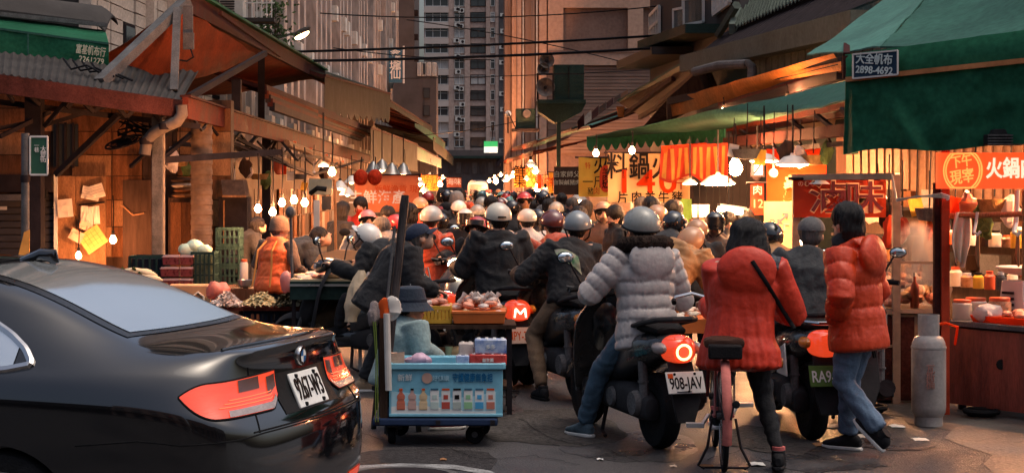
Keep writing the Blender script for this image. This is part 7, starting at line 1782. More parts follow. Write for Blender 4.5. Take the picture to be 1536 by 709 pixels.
 # ---------------------------------------------------------------- people
SKIN=mat('skin',(.50,.27,.18),spec=.4,r=.5,var=.12,sc=12,bump=.05)
HAIRB=mat('black_hair',(.010,.008,.008),spec=.25,r=.42,var=.4,sc=6,bump=.5,bsc=70,stretch=(6,6,.5))
HAIRG=mat('grey_hair',(.12,.11,.10),r=.5,var=.4,sc=8,bump=.5,bsc=60,stretch=(6,6,.6))
EYEM=mat('eye_dark',(.015,.01,.01),r=.15,bump=0)
LIPM=mat('lip',(.35,.12,.10),r=.5,bump=0)
def cloth(n,c,r=.75,bump=.25,sc=6,**k):return mat('cloth_'+n,c,r=r,spec=.2,var=.22,sc=sc,bump=bump,bsc=45,sheen=.04,fine=.12,**k)
def nyl(n,c,r=.5):return mat('nylon_'+n,c,r=r,spec=.35,var=.18,sc=5,bump=.18,bsc=28,fine=.08)
JEAN=cloth('blue_denim',(.06,.105,.15));JEANL=cloth('faded_denim',(.10,.15,.22));DARKT=cloth('black_trousers',(.014,.014,.016));BROWNT=cloth('brown_trousers',(.16,.10,.06));MAROT=cloth('maroon_trousers',(.28,.05,.05))
BLKJ=cloth('black_jacket',(.016,.016,.018));CHARJ=cloth('charcoal_jacket',(.035,.038,.042));NAVYJ=cloth('navy_jacket',(.016,.022,.038))
SHOEB=mat('shoe_black',(.02,.02,.022),r=.6,var=.2,bump=.2);SOLEW=mat('sole_white',(.62,.60,.57),r=.6,var=.1,bump=.1)
def remesh(mb,voxel,smooth=4,name='body'):
 me=mb.mesh(name,[])
 o=bpy.data.objects.new('tmp',me);COL.objects.link(o)
 m=o.modifiers.new('r','REMESH');m.mode='VOXEL';m.voxel_size=voxel;m.use_smooth_shade=True
 if smooth:s=o.modifiers.new('s','SMOOTH');s.factor=.5;s.iterations=smooth
 dg=bpy.context.evaluated_depsgraph_get();dg.update()
 out=bpy.data.meshes.new_from_object(o.evaluated_get(dg));out.name=name
 bpy.data.objects.remove(o);bpy.data.meshes.remove(me)
 for p in out.polygons:p.use_smooth=True
 return out
def coords(me):
 a=np.empty(len(me.vertices)*3);me.vertices.foreach_get('co',a);return a.reshape(-1,3)
def normals(me):
 a=np.empty(len(me.vertices)*3);me.vertex_normals.foreach_get('vector',a);return a.reshape(-1,3)
def along(co,pts,rad):
 """distance to a polyline (relative to its radius) and arc length of the nearest point"""
 best=np.full(len(co),1e9);arc=np.zeros(len(co));s0=0
 for i in range(len(pts)-1):
  a,b=np.array(pts[i]),np.array(pts[i+1]);d=b-a;L_=np.linalg.norm(d)
  t=np.clip(((co-a)@d)/(L_*L_),0,1)
  q=a+t[:,None]*d;dist=np.linalg.norm(co-q,axis=1)/(rad[i]+t*(rad[i+1]-rad[i]))
  k=dist<best;best[k]=dist[k];arc[k]=s0+t[k]*L_;s0+=L_
 return best,arc
def fnoise(co,f,seed=0):
 r=np.random.RandomState(seed);out=np.zeros(len(co))
 for i in range(5):
  w=r.normal(size=3)*f*(1+.5*i);out+=np.sin(co@w+r.uniform(0,6.3))/(1+.4*i)
 return out/2.2
def wrinkle(me,amp,f=16,seed=1,quilts=(),sag=0):
 """quilts: (polyline, radii, spacing, offset, depth): stitched seams across limbs; amp: fabric folds"""
 co=coords(me);n=normals(me);cw=co+.07*np.stack([fnoise(co,7,seed+20+i) for i in range(3)],1)
 d=amp*.75*np.tanh(1.6*fnoise(cw*np.array([1,1,1.5]),f,seed))+amp*.4*fnoise(cw,f*2.3,seed+5)
 if quilts:
  bd=np.full(len(co),1e9);q=np.zeros(len(co))
  for pts,rad,sp,off,dep in quilts:
   dist,arc=along(co,pts,rad);k=dist<bd;bd[k]=dist[k]
   ph=(arc+off+.012*fnoise(co,9,seed))/sp
   q[k]=(dep*(np.abs(np.sin(np.pi*ph))**.42-1))[k]
  d=d+q+q*.55*fnoise(cw*np.array([1.0,1.0,.35]),95,seed+40)
 co=co+n*d[:,None];me.vertices.foreach_set('co',co.ravel());me.update()
 return me
def face_mats(me,regions):
 """regions: (slot, polyline, radii): each face takes the slot of the limb it lies nearest"""
 c=np.empty(len(me.polygons)*3);me.polygons.foreach_get('center',c);c=c.reshape(-1,3)
 bd=np.full(len(c),1e9);sl=np.zeros(len(c),int)
 for s,pts,rad in regions:
  dist,_=along(c,pts,rad);k=dist<bd;bd[k]=dist[k];sl[k]=s
 me.polygons.foreach_set('material_index',sl)
DEF=dict(hip=(0,0,.86),chest=(0,.02,1.20),neck=(0,.03,1.36),head=(0,.05,1.49),yaw=0,pitch=0,elbow=((-.25,-.02,1.06),(.25,-.02,1.06)),hand=((-.25,.12,.84),(.25,.12,.84)),knee=((-.10,.04,.47),(.10,.04,.47)),ankle=((-.10,-.02,.09),(.10,-.02,.09)),toe=((-.05,1),(.05,1)))
class Fig:
 def __init__(s,**k):
  p=dict(DEF);p.update(k);s.p=p
  s.hip,s.chest,s.neck,s.head=(V(p[q]) for q in ('hip','chest','neck','head'))
  tw=p.get('twist',0);s.X=V((cos(tw),sin(tw),0))
  s.sh=[lerp(s.chest,s.neck,.62)+s.X*(.165*q) for q in (-1,1)]
  s.el=[V(q) for q in p['elbow']];s.ha=[V(q) for q in p['hand']];s.kn=[V(q) for q in p['knee']];s.an=[V(q) for q in p['ankle']]
  s.hj=[s.hip+s.X*(.085*q)+V((0,0,-.03)) for q in (-1,1)]
  s.HR=Matrix.Rotation(p['yaw'],3,'Z')@Matrix.Rotation(-p['pitch'],3,'X')
 def torso(s,b,hem,hw=1.0,neckr=.075):
  up=(s.chest-s.hip).normalized();w=lerp(s.hip,s.chest,.5);st=lerp(s.chest,s.neck,.62);dn=s.p.get('hemdir');dn=V(dn).normalized() if dn else -up
  pts=[s.hip+dn*hem,s.hip+dn*hem*.45,s.hip,w,s.chest,st,s.neck+(s.neck-s.chest).normalized()*.01]
  ra=[(.165+b)*hw,(.168+b)*(hw*.6+.4),.165+b,.150+b,.180+b*.9,.150+b*.6,neckr+b*.25]
  rb=[(.125+b)*hw,(.13+b)*(hw*.6+.4),.125+b,.115+b,.125+b,.095+b*.7,neckr+b*.25]
  return pts,ra,rb
 def arm(s,i,b,cut=1.0):
  e=lerp(s.el[i],s.ha[i],cut);q=(s.el[i]-s.sh[i]).normalized()
  pts=[s.sh[i]-q*.02,lerp(s.sh[i],s.el[i],.5),s.el[i],lerp(s.el[i],e,.55),e]
  return pts,[.062+b,.054+b,.047+b*.95,.043+b*.85,.034+b*.6]
 def leg(s,i,b,cut=1.0,cuff=.0):
  e=lerp(s.kn[i],s.an[i],cut)
  pts=[s.hj[i],lerp(s.hj[i],s.kn[i],.5),s.kn[i],lerp(s.kn[i],s.an[i],.4*cut),e]
  return pts,[.092+b,.078+b,.060+b,.055+b,.040+b+cuff]
 def add_head(s,mb):
  h,R_=s.head,s.HR
  mb.ball(h+R_@V((0,-.012,.018)),(.076,.094,.098),14,k=10,rot=R_)
  mb.ball(h+R_@V((0,.030,-.055)),(.052,.060,.062),12,k=8,rot=R_)
  mb.tube([lerp(s.chest,s.neck,.6),s.neck,h+R_@V((0,-.015,-.05))],[.066,.054,.052],12)
  mb.tube([h+R_@V((0,.085,.012)),h+R_@V((0,.108,-.022)),h+R_@V((0,.086,-.03))],[.012,.017,.012],8,round_=1)
  for q in (-1,1):mb.ball(h+R_@V((q*.078,-.012,-.012)),(.012,.022,.032),8,k=6,rot=R_)
 def add_hand(s,mb,i,curl=.9):
  """palm, four fingers of different lengths and a thumb from the side of the palm"""
  d=(s.ha[i]-s.el[i]).normalized();side=s.X*(1 if i else -1);nrm=d.cross(side);nrm=nrm.normalized() if nrm.length>1e-3 else V((0,0,1));side=nrm.cross(d).normalized()
  if nrm.z>0 and abs(d.z)<.8:nrm=-nrm
  w=s.ha[i]
  mb.tube([w-d*.02,w+d*.03,w+d*.075],[.026,.036,.036],10,rb=[.018,.016,.013],side=side,round_=.7)
  return w,d,side,nrm
 def fingers(s,mb,i,curl=.9):
  w,d,side,nrm=s.add_hand(MB(),i)
  for j,(o,L_) in enumerate(((-.027,.062),(-.009,.072),(.009,.068),(.026,.054))):
   a=w+d*.072+side*o;p1=a+(d*cos(curl*.5)+nrm*sin(curl*.5))*L_*.42;p2=p1+(d*cos(curl*1.2)+nrm*sin(curl*1.2))*L_*.33;p3=p2+(d*cos(curl*1.8)+nrm*sin(curl*1.8))*L_*.25
   mb.tube([a-d*.012,p1,p2,p3],[.0095,.009,.008,.0068],7,round_=1)
  a=w+d*.02-side*.03;mb.tube([a,a-side*.022+d*.028+nrm*.01,a-side*.02+d*.055+nrm*.025],[.012,.0105,.008],7,round_=1)
def shoe(fig,i,root,upper,sole,size=.245,name='shoe',laces=True,pitch=None):
 a=fig.an[i];tx,ty=fig.p['toe'][i];f=V((tx,ty,0)).normalized();L_=size
 pit=(fig.p.get('footpitch') or (0,0))[i] if pitch is None else pitch
 r=V((f.y,-f.x,0));R_=Matrix((tuple(r),tuple(f),(0,0,1))).transposed()@Matrix.Rotation(-pit,3,'X')
 o=a+V((0,0,-.085))
 def put(mb,pivot=V((0,-.05,.085))):mb.v=[R_@(p-V((0,0,.085)))+a for p in mb.v];return mb
 k=superloft([(-.075,.052,.028,.038,2.5),(-.05,.060,.036,.048,2.8),(0,.062,.038,.050,2.8),(.06,.050,.042,.036,2.8),(.12,.040,.044,.026,2.8),(.165,.034,.034,.020,2.5)],16)
 k.tube([(0,-.015,.07),(0,-.02,.115)],[.042,.040],12);s_=put(k).obj(name,upper,root,local=True)
 k=superloft([(-.082,.012,.030,.013,3),(-.05,.013,.040,.014,4),(.04,.012,.042,.013,4),(.12,.012,.048,.013,4),(.172,.016,.034,.011,3)],16);put(k).obj('sole',sole,s_,local=True)
 if laces:
  k=MB()
  for j in range(3):k.bar((-.022,.035+.025*j,.085-.011*j),(.022,.035+.025*j,.085-.011*j),.006)
  put(k).obj('lace',sole,s_,local=True)
 return s_
def helmet(fig,root,m,style='bowl',visor=None,k=1.0,trim=None,goggles=False,peak=False,z=0):
 R_=fig.HR;c=fig.head+R_@V((0,-.012,.035+z))
 mb=MB()
 def dome(u,v,s=1.0):
  a=2*pi*u;fr=.5+.5*cos(a-pi/2)
  th=v*(radians(112)-radians(34 if style!='full' else 10)*fr**1.3)
  return c+R_@V((.122*s*k*sin(th)*cos(a)*(1+.04*sin(th)),.142*s*k*sin(th)*sin(a),.128*s*k*cos(th)))
 mb.grid(lambda u,v:dome(u,v),30,12);mb.grid(lambda u,v:dome(1-u,.35+.65*v,.93),30,8);o=mb.obj('helmet',m,root,local=True,ang=60)
 mb=MB();mb.tube([dome(i/30,1,.975) for i in range(31)],.009,6);mb.obj('rim_trim',trim or BLACKS,o,local=True)
 mb=MB()
 for q in (-1,1):mb.tube([c+R_@V((q*.112*k,.02,-.04)),c+R_@V((q*.088,.05,-.10)),c+R_@V((q*.02,.07,-.155))],.007,5)
 mb.obj('chin_strap',BLACKS,o,local=True)
 mb=MB()
 for q in (-1,1):mb.lathe([(0,-.006),(.016,-.005),(.018,.008)],c+R_@V((q*.124*k,.03,-.005)),10,axis='X')
 mb.obj('button',trim or STEELG,o,local=True)
 if visor:
  mb=MB();mb.grid(lambda u,v:c+R_@V((.128*k*cos(radians(20+140*u)),.150*k*sin(radians(20+140*u))*1.0,.055-.135*v)),16,6,thick=R_@V((0,-.004,0)));mb.obj('visor',visor,o,local=True)
 if peak:
  mb=MB();mb.grid(lambda u,v:c+R_@V((.105*cos(radians(25+130*u))*(1+.25*v),(.128+.06*v)*sin(radians(25+130*u)),.035-.012*v)),12,3,thick=R_@V((0,0,-.005)));mb.obj('peak',m,o,local=True)
 if goggles:
  mb=MB();mb.grid(lambda u,v:c+R_@V((.118*cos(radians(35+110*u)),.152*sin(radians(35+110*u)),.075-.05*v)),12,4,thick=R_@V((0,-.012,0)));mb.obj('goggles',BLACKG,o,local=True)
 return o
def hair(fig,root,m=None,kind='short'):
 R_=fig.HR;h=fig.head;m=m or HAIRB;mb=MB()
 def q(x,y,z):return h+R_@V((x,y,z))
 mb.ball(q(0,-.018,.035),(.088,.104,.098),16,k=12,rot=R_)
 if kind=='short':
  mb.ball(q(0,-.055,-.01),(.075,.06,.07),14,k=9,rot=R_)
 elif kind=='bob':
  mb.ball(q(0,-.025,.045),(.112,.122,.100),18,k=12,rot=R_);mb.tube([q(0,-.03,.05),q(0,-.04,0),q(0,-.075,-.09),q(0,-.11,-.165)],[.105,.125,.145,.135],20,rb=[.10,.11,.10,.08],side=R_@V((1,0,0)),round_=.5)
 elif kind=='thick':
  mb.ball(q(0,-.02,.05),(.10,.115,.10),16,k=12,rot=R_);mb.tube([q(0,-.05,.03),q(0,-.065,-.05),q(0,-.06,-.11)],[.10,.095,.07],16,rb=[.07,.06,.05],side=R_@V((1,0,0)),round_=.6)
 me=remesh(mb,.012,3,'hair');co=coords(me);n=normals(me)
 ang=np.arctan2(co[:,0]-h.x,co[:,1]-h.y);co+=n*(.004*np.sin(ang*23+co[:,2]*30)+.004*fnoise(co,40,3))[:,None]
 me.vertices.foreach_set('co',co.ravel());me.materials.append(m)
 return link('hair',me,root)
def face(fig,root,mouth=True):
 R_=fig.HR;h=fig.head
 for q in (-1,1):
  mb=MB();mb.ball(h+R_@V((q*.032,.074,.012)),(.014,.008,.008),10,k=6,rot=R_);e=mb.obj('eye',EYEM,root,local=True)
  mb=MB();mb.tube([h+R_@V((q*.018,.083,.034)),h+R_@V((q*.034,.082,.038)),h+R_@V((q*.05,.070,.032))],.004,5);mb.obj('eyebrow',HAIRB,root,local=True)
 if mouth:mb=MB();mb.tube([h+R_@V((-.022,.082,-.062)),h+R_@V((0,.090,-.060)),h+R_@V((.022,.082,-.062))],[.004,.006,.004],6);mb.obj('mouth',LIPM,root,local=True)
def sstart(fig,root,vox=.012):
 mb=MB();b=0
 pts,ra,rb=fig.torso(-.035,.04);mb.tube(pts,ra,14,rb=rb,side=fig.X,round_=.5)
 for i in (0,1):
  p,r=fig.arm(i,-.012);mb.tube(p,[x+(.0 if j<4 else .004) for j,x in enumerate(r)],10,round_=.6);fig.add_hand(mb,i)
  p,r=fig.leg(i,-.014);mb.tube(p,r,10,round_=.6)
  f=V((*fig.p['toe'][i],0)).normalized();mb.tube([fig.an[i],fig.an[i]+V((0,0,-.04))+f*.03,fig.an[i]+V((0,0,-.055))+f*.10],[.034,.034,.022],10,round_=.8)
 fig.add_head(mb);me=remesh(mb,vox,3)
 k=MB()
 for i in (0,1):fig.fingers(k,i)
 bm=bmesh.new();bm.from_mesh(me);m2=k.mesh('f',[]);bm.from_mesh(m2);bm.to_mesh(me);bm.free();bpy.data.meshes.remove(m2)
 for p in me.polygons:p.use_smooth=True
 me.materials.append(SKIN);return link('body',me,root)
def jacket(fig,root,m,b=.03,hem=.12,hw=1.05,quilt=0,qoff=0,dep=.018,amp=.0025,vox=.014,hood=None,collar=.0,name='jacket',cut=.97,sleeve=True,seed=1,armb=None,folds=0):
 mb=MB();pts,ra,rb=fig.torso(b,hem,hw,.07+collar);mb.tube(pts,ra,20,rb=rb,side=fig.X,round_=.12)
 Q=[]
 if quilt:Q.append((pts,[(x+y)/2 for x,y in zip(ra,rb)],quilt,qoff,dep))
 arms=[]
 if sleeve:
  for i in (0,1):
   p,r=fig.arm(i,b*.9 if armb is None else armb,cut);mb.tube(p,r,14,round_=.25);arms.append((p,r))
   if quilt:Q.append((p,r,quilt*.85,qoff,dep*.8))
 if hood:
  hp=lerp(fig.chest,fig.neck,.60)+V((0,-.105-b*.9,.0));mb.ball(hp,(.158*hood,.040*hood+b*.3,.128*hood),16,k=10,rot=Matrix.Rotation(-.12,3,'X'))
  mb.tube([fig.neck+V((-.10*hood,.03,-.03)),fig.neck+V((-.08*hood,-.07,.02)),fig.neck+V((0,-.10,.03)),fig.neck+V((.08*hood,-.07,.02)),fig.neck+V((.10*hood,.03,-.03))],.030*hood,10,round_=.8)
 me=remesh(mb,vox,3,name);wrinkle(me,amp,14,seed,Q);me.materials.append(m)
 if folds:
  co=coords(me);n=normals(me);z0,z1=(fig.hip.z-hem,fig.chest.z);th=np.arctan2(co[:,0]-fig.hip.x,co[:,1]-fig.hip.y);k=np.clip((z1-co[:,2])/(z1-z0),0,1)
  k[np.hypot(co[:,0]-fig.hip.x,co[:,1]-fig.hip.y)>.36]=0
  co+=n*(folds*k*(np.sin(th*13+2.5*fnoise(co,4,2))+.5*np.sin(th*29+3*fnoise(co,5,7))))[:,None];me.vertices.foreach_set('co',co.ravel());me.update()
 return link(name,me,root)
def trousers(fig,root,m,b=.008,cuff=0,vox=.014,cut=.93,amp=.005,seed=2,name='trousers'):
 mb=MB();mb.tube([fig.hip+V((0,0,.10)),fig.hip,fig.hip+V((0,0,-.08))],[.145,.155+b,.13],16,rb=[.105,.12+b,.10],side=fig.X,round_=.4)
 for i in (0,1):p,r=fig.leg(i,b,cut,cuff);mb.tube(p,r,14,round_=.15)
 me=remesh(mb,vox,3,name);wrinkle(me,amp,22,seed);me.materials.append(m)
 return link(name,me,root)
def person(lab,loc,rz,fig,group=None,sc=None):return thing('person',lab,'person',loc,rz,group,sc)
def wm(o):return WM[o.name]
RIDE=dict(hip=(0,.25,.83),chest=(0,.31,1.18),neck=(0,.33,1.34),head=(0,.36,1.45),elbow=((-.30,.42,1.03),(.30,.42,1.03)),hand=((-.29,.70,1.01),(.29,.70,1.01)),knee=((-.16,.66,.66),(.16,.66,.66)),ankle=((-.14,.74,.41),(.14,.74,.41)))
# 1 pale grey puffer rider
f=Fig(**{**RIDE,**dict(hip=(0,.20,.80),chest=(.0,.25,1.13),neck=(0,.28,1.30),head=(0,.31,1.425),elbow=((-.37,.30,1.01),(.29,.28,.95)),hand=((-.27,.58,.98),(.28,.60,1.0)),knee=((-.21,.50,.47),(.17,.60,.60)),ankle=((-.27,.66,.085),(.13,.72,.40)),toe=((-.35,1),(0,1)))})
t=person('scooter rider from behind in pale grey quilted puffer jacket, jeans and dull silver helmet',(1.20,11.4,0),.31,f)
sstart(f,t)
GPUF=nyl('pale_grey',(.40,.36,.345));jacket(f,t,GPUF,.05,.16,1.08,quilt=.092,qoff=.03,dep=.016,amp=.002,vox=.010,hood=1.08,collar=.02,seed=4)
mb=MB();mb.tube([f.neck+V((-.15,.06,.0)),f.neck+V((-.15,-.06,.035)),f.neck+V((-.075,-.155,.045)),f.neck+V((.075,-.155,.045)),f.neck+V((.15,-.06,.035)),f.neck+V((.15,.06,.0))],.052,10,round_=.8)
me=remesh(mb,.010,1,'fur_trim');wrinkle(me,.006,80,3);me.materials.append(mat('dark_fur',(.035,.024,.02),r=.9,var=.5,sc=30,bump=.8,bsc=120));link('fur_trim',me,t)
trousers(f,t,JEAN,.012,.012,.012);shoe(f,0,t,mat('shoe_blue_grey',(.10,.14,.17),r=.6,var=.5,sc=14),SOLEW);shoe(f,1,t,SHOEB,SOLEW)
HGREY=mat('helmet_dull_silver',(.26,.26,.235),r=.28,var=.22,sc=4,bump=0,coat=.3,fine=.06)
helmet(f,t,HGREY,k=1.0);hair(f,t)
# 2 cyclist in the long red coat
f=Fig(hip=(.10,.16,.80),chest=(.13,.20,1.12),neck=(.15,.23,1.27),head=(.16,.26,1.385),elbow=((.0,.33,.93),(.44,.28,.93)),hand=((-.08,.58,.97),(.32,.60,.97)),knee=((.06,.46,.62),(.25,.20,.44)),ankle=((-.02,.36,.30),(.33,.05,.10)),toe=((0,1),(.1,1)),hemdir=(0,-.05,-1))
t=person('long haired cyclist from behind in a wide red hooded coat with dark scarf and strap',BKL,BRZ,f)
sstart(f,t)
REDCOAT=nyl('red_coat',(.52,.030,.009),.5);jacket(f,t,REDCOAT,.050,.18,1.22,folds=.006,amp=.0025,vox=.012,hood=1.18,collar=.03,seed=9)
mb=MB();mb.tube([f.neck+V((-.06,.05,.02)),f.neck+V((-.05,-.08,.045)),f.neck+V((.04,-.13,.02)),f.neck+V((.15,-.12,-.02)),f.neck+V((.19,-.02,-.03)),f.neck+V((.10,.06,.02))],[.045,.05,.06,.062,.055,.04],12,rb=[.03,.035,.04,.04,.04,.03],round_=.8)
me=remesh(mb,.011,2,'scarf');wrinkle(me,.008,40,5);me.materials.append(cloth('slate_scarf',(.055,.065,.08)));link('scarf',me,t)
jk=[c for c in t.children if c.name.startswith('jacket')][0];jb=BVHTree.FromPolygons([v.co.copy() for v in jk.data.vertices],[tuple(p.vertices) for p in jk.data.polygons])
def jray(x,z,bvh,y0=-1.0):
 h,n,_,_=bvh.ray_cast(V((x,y0,z)),V((0,1,0)));return h+V((0,-.008,0)) if h is not None else V((x,.2,z))
mb=MB();mb.tube([jray(f.neck.x+.02+.27*u/12,f.neck.z+.0-.42*u/12,jb) for u in range(13)],.013,6,rb=.005,side=(1,0,.6));mb.obj('strap',BLACKS,t,local=True)
trousers(f,t,DARKT,.0,.0,.012);shoe(f,1,t,SHOEB,SHOEB);shoe(f,0,t,SHOEB,SOLEW)
for i in (0,1):mb=MB();mb.tube([f.an[i]+V((0,0,.05)),f.an[i]+V((0,0,-.01))],[.041,.040],12);mb.obj('sock',cloth('pink_sock',(.5,.12,.11)),t,local=True)
hair(f,t,kind='bob')
# 3 walker in the red puffer
f=Fig(hip=(0,0,.84),chest=(0,.03,1.17),neck=(0,.05,1.34),head=(0,.08,1.475),yaw=-.35,elbow=((-.28,-.01,1.03),(.28,-.02,1.03)),hand=((-.15,.09,.86),(.15,.09,.86)),knee=((-.08,.06,.46),(.08,.09,.46)),ankle=((-.09,-.20,.155),(.09,.10,.085)),toe=((.0,1),(0.05,1)),footpitch=(-.75,0),twist=-.05)
t=person('woman walking away in a rust red puffer jacket, blue jeans and black trainers',(2.46,11.2,0),.95,f)
sstart(f,t)
RPUF=nyl('rust_red',(.50,.042,.009),.45);jacket(f,t,RPUF,.052,.17,1.06,quilt=.145,qoff=.02,dep=.018,amp=.0025,vox=.010,hood=1.12,collar=.02,seed=12)
mb=MB();mb.tube([f.neck+V((0,.05,-.01)),f.neck+V((0,.01,.04))],[.10,.088],14,rb=[.09,.08],round_=.4);me=remesh(mb,.012,2,'collar');wrinkle(me,.005,30);me.materials.append(BLKJ);link('collar',me,t)
mb=MB()
for x in (.20,.23):mb.tube([f.hip+V((x-.02,-.02,-.16)),f.hip+V((x,-.03,-.24))],.008,6)
mb.obj('drawstring',BLACKS,t,local=True)
trousers(f,t,JEANL,.014,.012,.012);shoe(f,0,t,SHOEB,SOLEW);shoe(f,1,t,SHOEB,SOLEW);hair(f,t,kind='thick')
face(f,t)
# 4 capped man on the black and white scooter
f=Fig(**{**RIDE,**dict(hip=(.02,.30,.83),chest=(.06,.36,1.12),neck=(.09,.40,1.27),head=(.12,.44,1.375),yaw=-.3)})
t=person('man in a charcoal jacket and grey cap seated on the black and white scooter',(2.28,11.8,0),.08,f)
sstart(f,t);jacket(f,t,CHARJ,.035,.10,1.02,amp=.008,collar=.025,seed=3);trousers(f,t,DARKT);shoe(f,0,t,SHOEB,SHOEB);shoe(f,1,t,SHOEB,SHOEB);hair(f,t,HAIRG)
def cap(fig,root,m,brim=True,style='cap'):
 R_=fig.HR;c=fig.head+R_@V((0,-.012,.04));mb=MB()
 if style=='bucket':
  pr=[(.0,.105),(.06,.10),(.088,.085),(.102,.02),(.108,-.01),(.150,-.065),(.153,-.07),(.147,-.072),(.102,-.02),(.095,.0)]
  mb.lathe(pr,c,24,rot=R_@Matrix.Diagonal((1,1.12,1)).to_3x3());o=mb.obj('bucket_hat',m,root,local=True)
  mb=MB();mb.lathe([(.109,-.012),(.110,.008),(.106,.008)],c,24,rot=R_@Matrix.Diagonal((1,1.12,1)).to_3x3());mb.obj('hat_band',NAVYJ,o,local=True);return o
 if style=='beanie':
  mb.lathe([(0,.115),(.05,.105),(.085,.07),(.099,.02),(.102,-.02),(.107,-.02),(.109,-.055),(.098,-.058)],c,22,rot=R_@Matrix.Diagonal((1,1.12,1)).to_3x3());return mb.obj('beanie',m,root,local=True)
 mb.grid(lambda u,v:c+R_@V((.098*sin(v*1.62)*cos(2*pi*u),.115*sin(v*1.62)*sin(2*pi*u),.095*cos(v*1.62))),24,10);o=mb.obj('cap',m,root,local=True)
 mb=MB();mb.grid(lambda u,v:c+R_@V((.09*cos(radians(30+120*u)),(.108+.075*v)*sin(radians(30+120*u)),.0-.022*v-.012*(2*u-1)**2)),12,4,thick=R_@V((0,0,-.006)));mb.obj('peak',m,o,local=True)
 return o
cap(f,t,cloth('grey_cap',(.10,.095,.095)))
# 5 rider with printed jacket
f=Fig(**{**RIDE,**dict(hip=(.02,.28,.82),chest=(.05,.36,1.11),neck=(.09,.41,1.26),head=(.15,.46,1.37),yaw=-.5,elbow=((-.36,.42,.98),(.30,.48,.98)),ankle=((-.26,.20,.085),(.14,.74,.40)),knee=((-.24,.46,.50),(.16,.66,.62)))})
t=person('rider in black jacket with a green and white back print, glossy grey helmet',(.84,13.9,0),.32,f)
sstart(f,t);jacket(f,t,BLKJ,.045,.06,1.0,amp=.010,collar=.03,seed=6);trousers(f,t,BROWNT,.014);shoe(f,0,t,SHOEB,BLACK);shoe(f,1,t,SHOEB,BLACK)
HG2=mat('helmet_grey',(.22,.24,.245),r=.2,var=.15,sc=4,bump=0,coat=.5);helmet(f,t,HG2,k=.95);hair(f,t)
jk=[c for c in t.children if c.name.startswith('jacket')][0]
jb=BVHTree.FromPolygons([v.co.copy() for v in jk.data.vertices],[tuple(p.vertices) for p in jk.data.polygons])
def jray(x,z,bvh,y0=-1.0):
 h,n,_,_=bvh.ray_cast(V((x,y0,z)),V((0,1,0)));return h+V((0,-.006,0)) if h is not None else V((x,.2,z))
mb=MB();mb.grid(lambda u,v:jray(-.10+.17*u-.02*v,1.12+.09*v-.12*u*(1-.5*v)+.03*sin(u*3),jb),12,6);mb.obj('back_print',mat('print_green_white',(.05,.16,.07),r=.7,var=.3,sc=14,bump=0,col2=(.5,.42,.36)),t,local=True)
# 6 maroon helmet, orange red coat
f=Fig(hip=(0,0,.76),chest=(0,.10,1.08),neck=(0,.16,1.24),head=(.01,.22,1.36),elbow=((-.28,.18,.98),(.27,.2,.98)),hand=((-.24,.42,.92),(.24,.42,.92)),knee=((-.14,.16,.44),(.13,.2,.44)),ankle=((-.18,-.02,.085),(.13,.1,.085)))
t=person('person in orange red coat and maroon trousers wearing a glossy maroon helmet',(.76,15.9,0),.3,f)
sstart(f,t,.014);jacket(f,t,nyl('orange_red',(.50,.075,.03)),.055,.14,1.05,quilt=.12,dep=.014,amp=.007,hood=1.1,seed=7);trousers(f,t,MAROT,.022);shoe(f,0,t,SHOEB,SOLEW);shoe(f,1,t,SHOEB,SOLEW)
helmet(f,t,mat('helmet_maroon',(.14,.035,.028),r=.15,var=.15,sc=4,bump=0,coat=.7),k=.93);hair(f,t)
# 7 black clad rider with pale helmet
f=Fig(**{**RIDE,**dict(head=(0,.34,1.43),neck=(0,.31,1.32),elbow=((-.31,.34,1.0),(.31,.34,1.0)))})
t=person('broad rider in plain black jacket and cream white helmet on the M lamp scooter',(.27,14.95,0),.25,f)
sstart(f,t,.014);jacket(f,t,BLKJ,.062,.14,1.06,amp=.009,hood=None,collar=.03,seed=8);trousers(f,t,DARKT,.02);shoe(f,0,t,SHOEB,BLACK);shoe(f,1,t,SHOEB,BLACK)
HCREAM=mat('helmet_cream',(.62,.55,.44),r=.3,var=.1,sc=4,bump=0,coat=.4);ho=helmet(f,t,HCREAM,k=.95);mb=MB();mb.grid(lambda u,v:f.head+f.HR@V((.075*(u-.5),-.145-.006*(1-4*(u-.5)**2),.02+.014*v)),6,2,thick=(0,-.004,0));mb.obj('sticker',BLACKS,ho,local=True);hair(f,t)
# 8 child sized figure with bucket hat behind the cart
f=Fig(hip=(0,0,.40),chest=(0,.06,.66),neck=(0,.09,.78),head=(0,.12,.875),elbow=((-.22,.10,.58),(.22,.10,.58)),hand=((-.14,.28,.50),(.14,.28,.50)),knee=((-.13,.34,.42),(.13,.34,.42)),ankle=((-.11,.34,.085),(.11,.30,.085)),yaw=-.1)
t=person('small person in teal jacket and dark bucket hat sitting on a stool behind the cart',(-.57,12.25,0),-1.15,f)
sstart(f,t);jacket(f,t,cloth('teal_jacket',(.22,.30,.305),sc=4),.045,.10,1.05,amp=.003,collar=.02,seed=10,vox=.012);trousers(f,t,CHARJ,.02);shoe(f,0,t,MAROT,SOLEW);shoe(f,1,t,MAROT,SOLEW);hair(f,t);cap(f,t,cloth('dark_blue_hat',(.022,.032,.05),sc=10),style='bucket');face(f,t)
t2=thing('stool','low plastic stool under the person in the teal jacket','stool',(-.57,12.25,0),-1.15)
mb=MB();mb.box((0,0,.29),(.28,.26,.03));mb.obj('seat',BLACKS,t2,local=True)
for x in (-.11,.11):
 for y in (-.1,.1):mb=MB();mb.bar((x*1.2,y*1.2,0),(x,y,.28),.03);mb.obj('leg',BLACKS,t2,local=True)
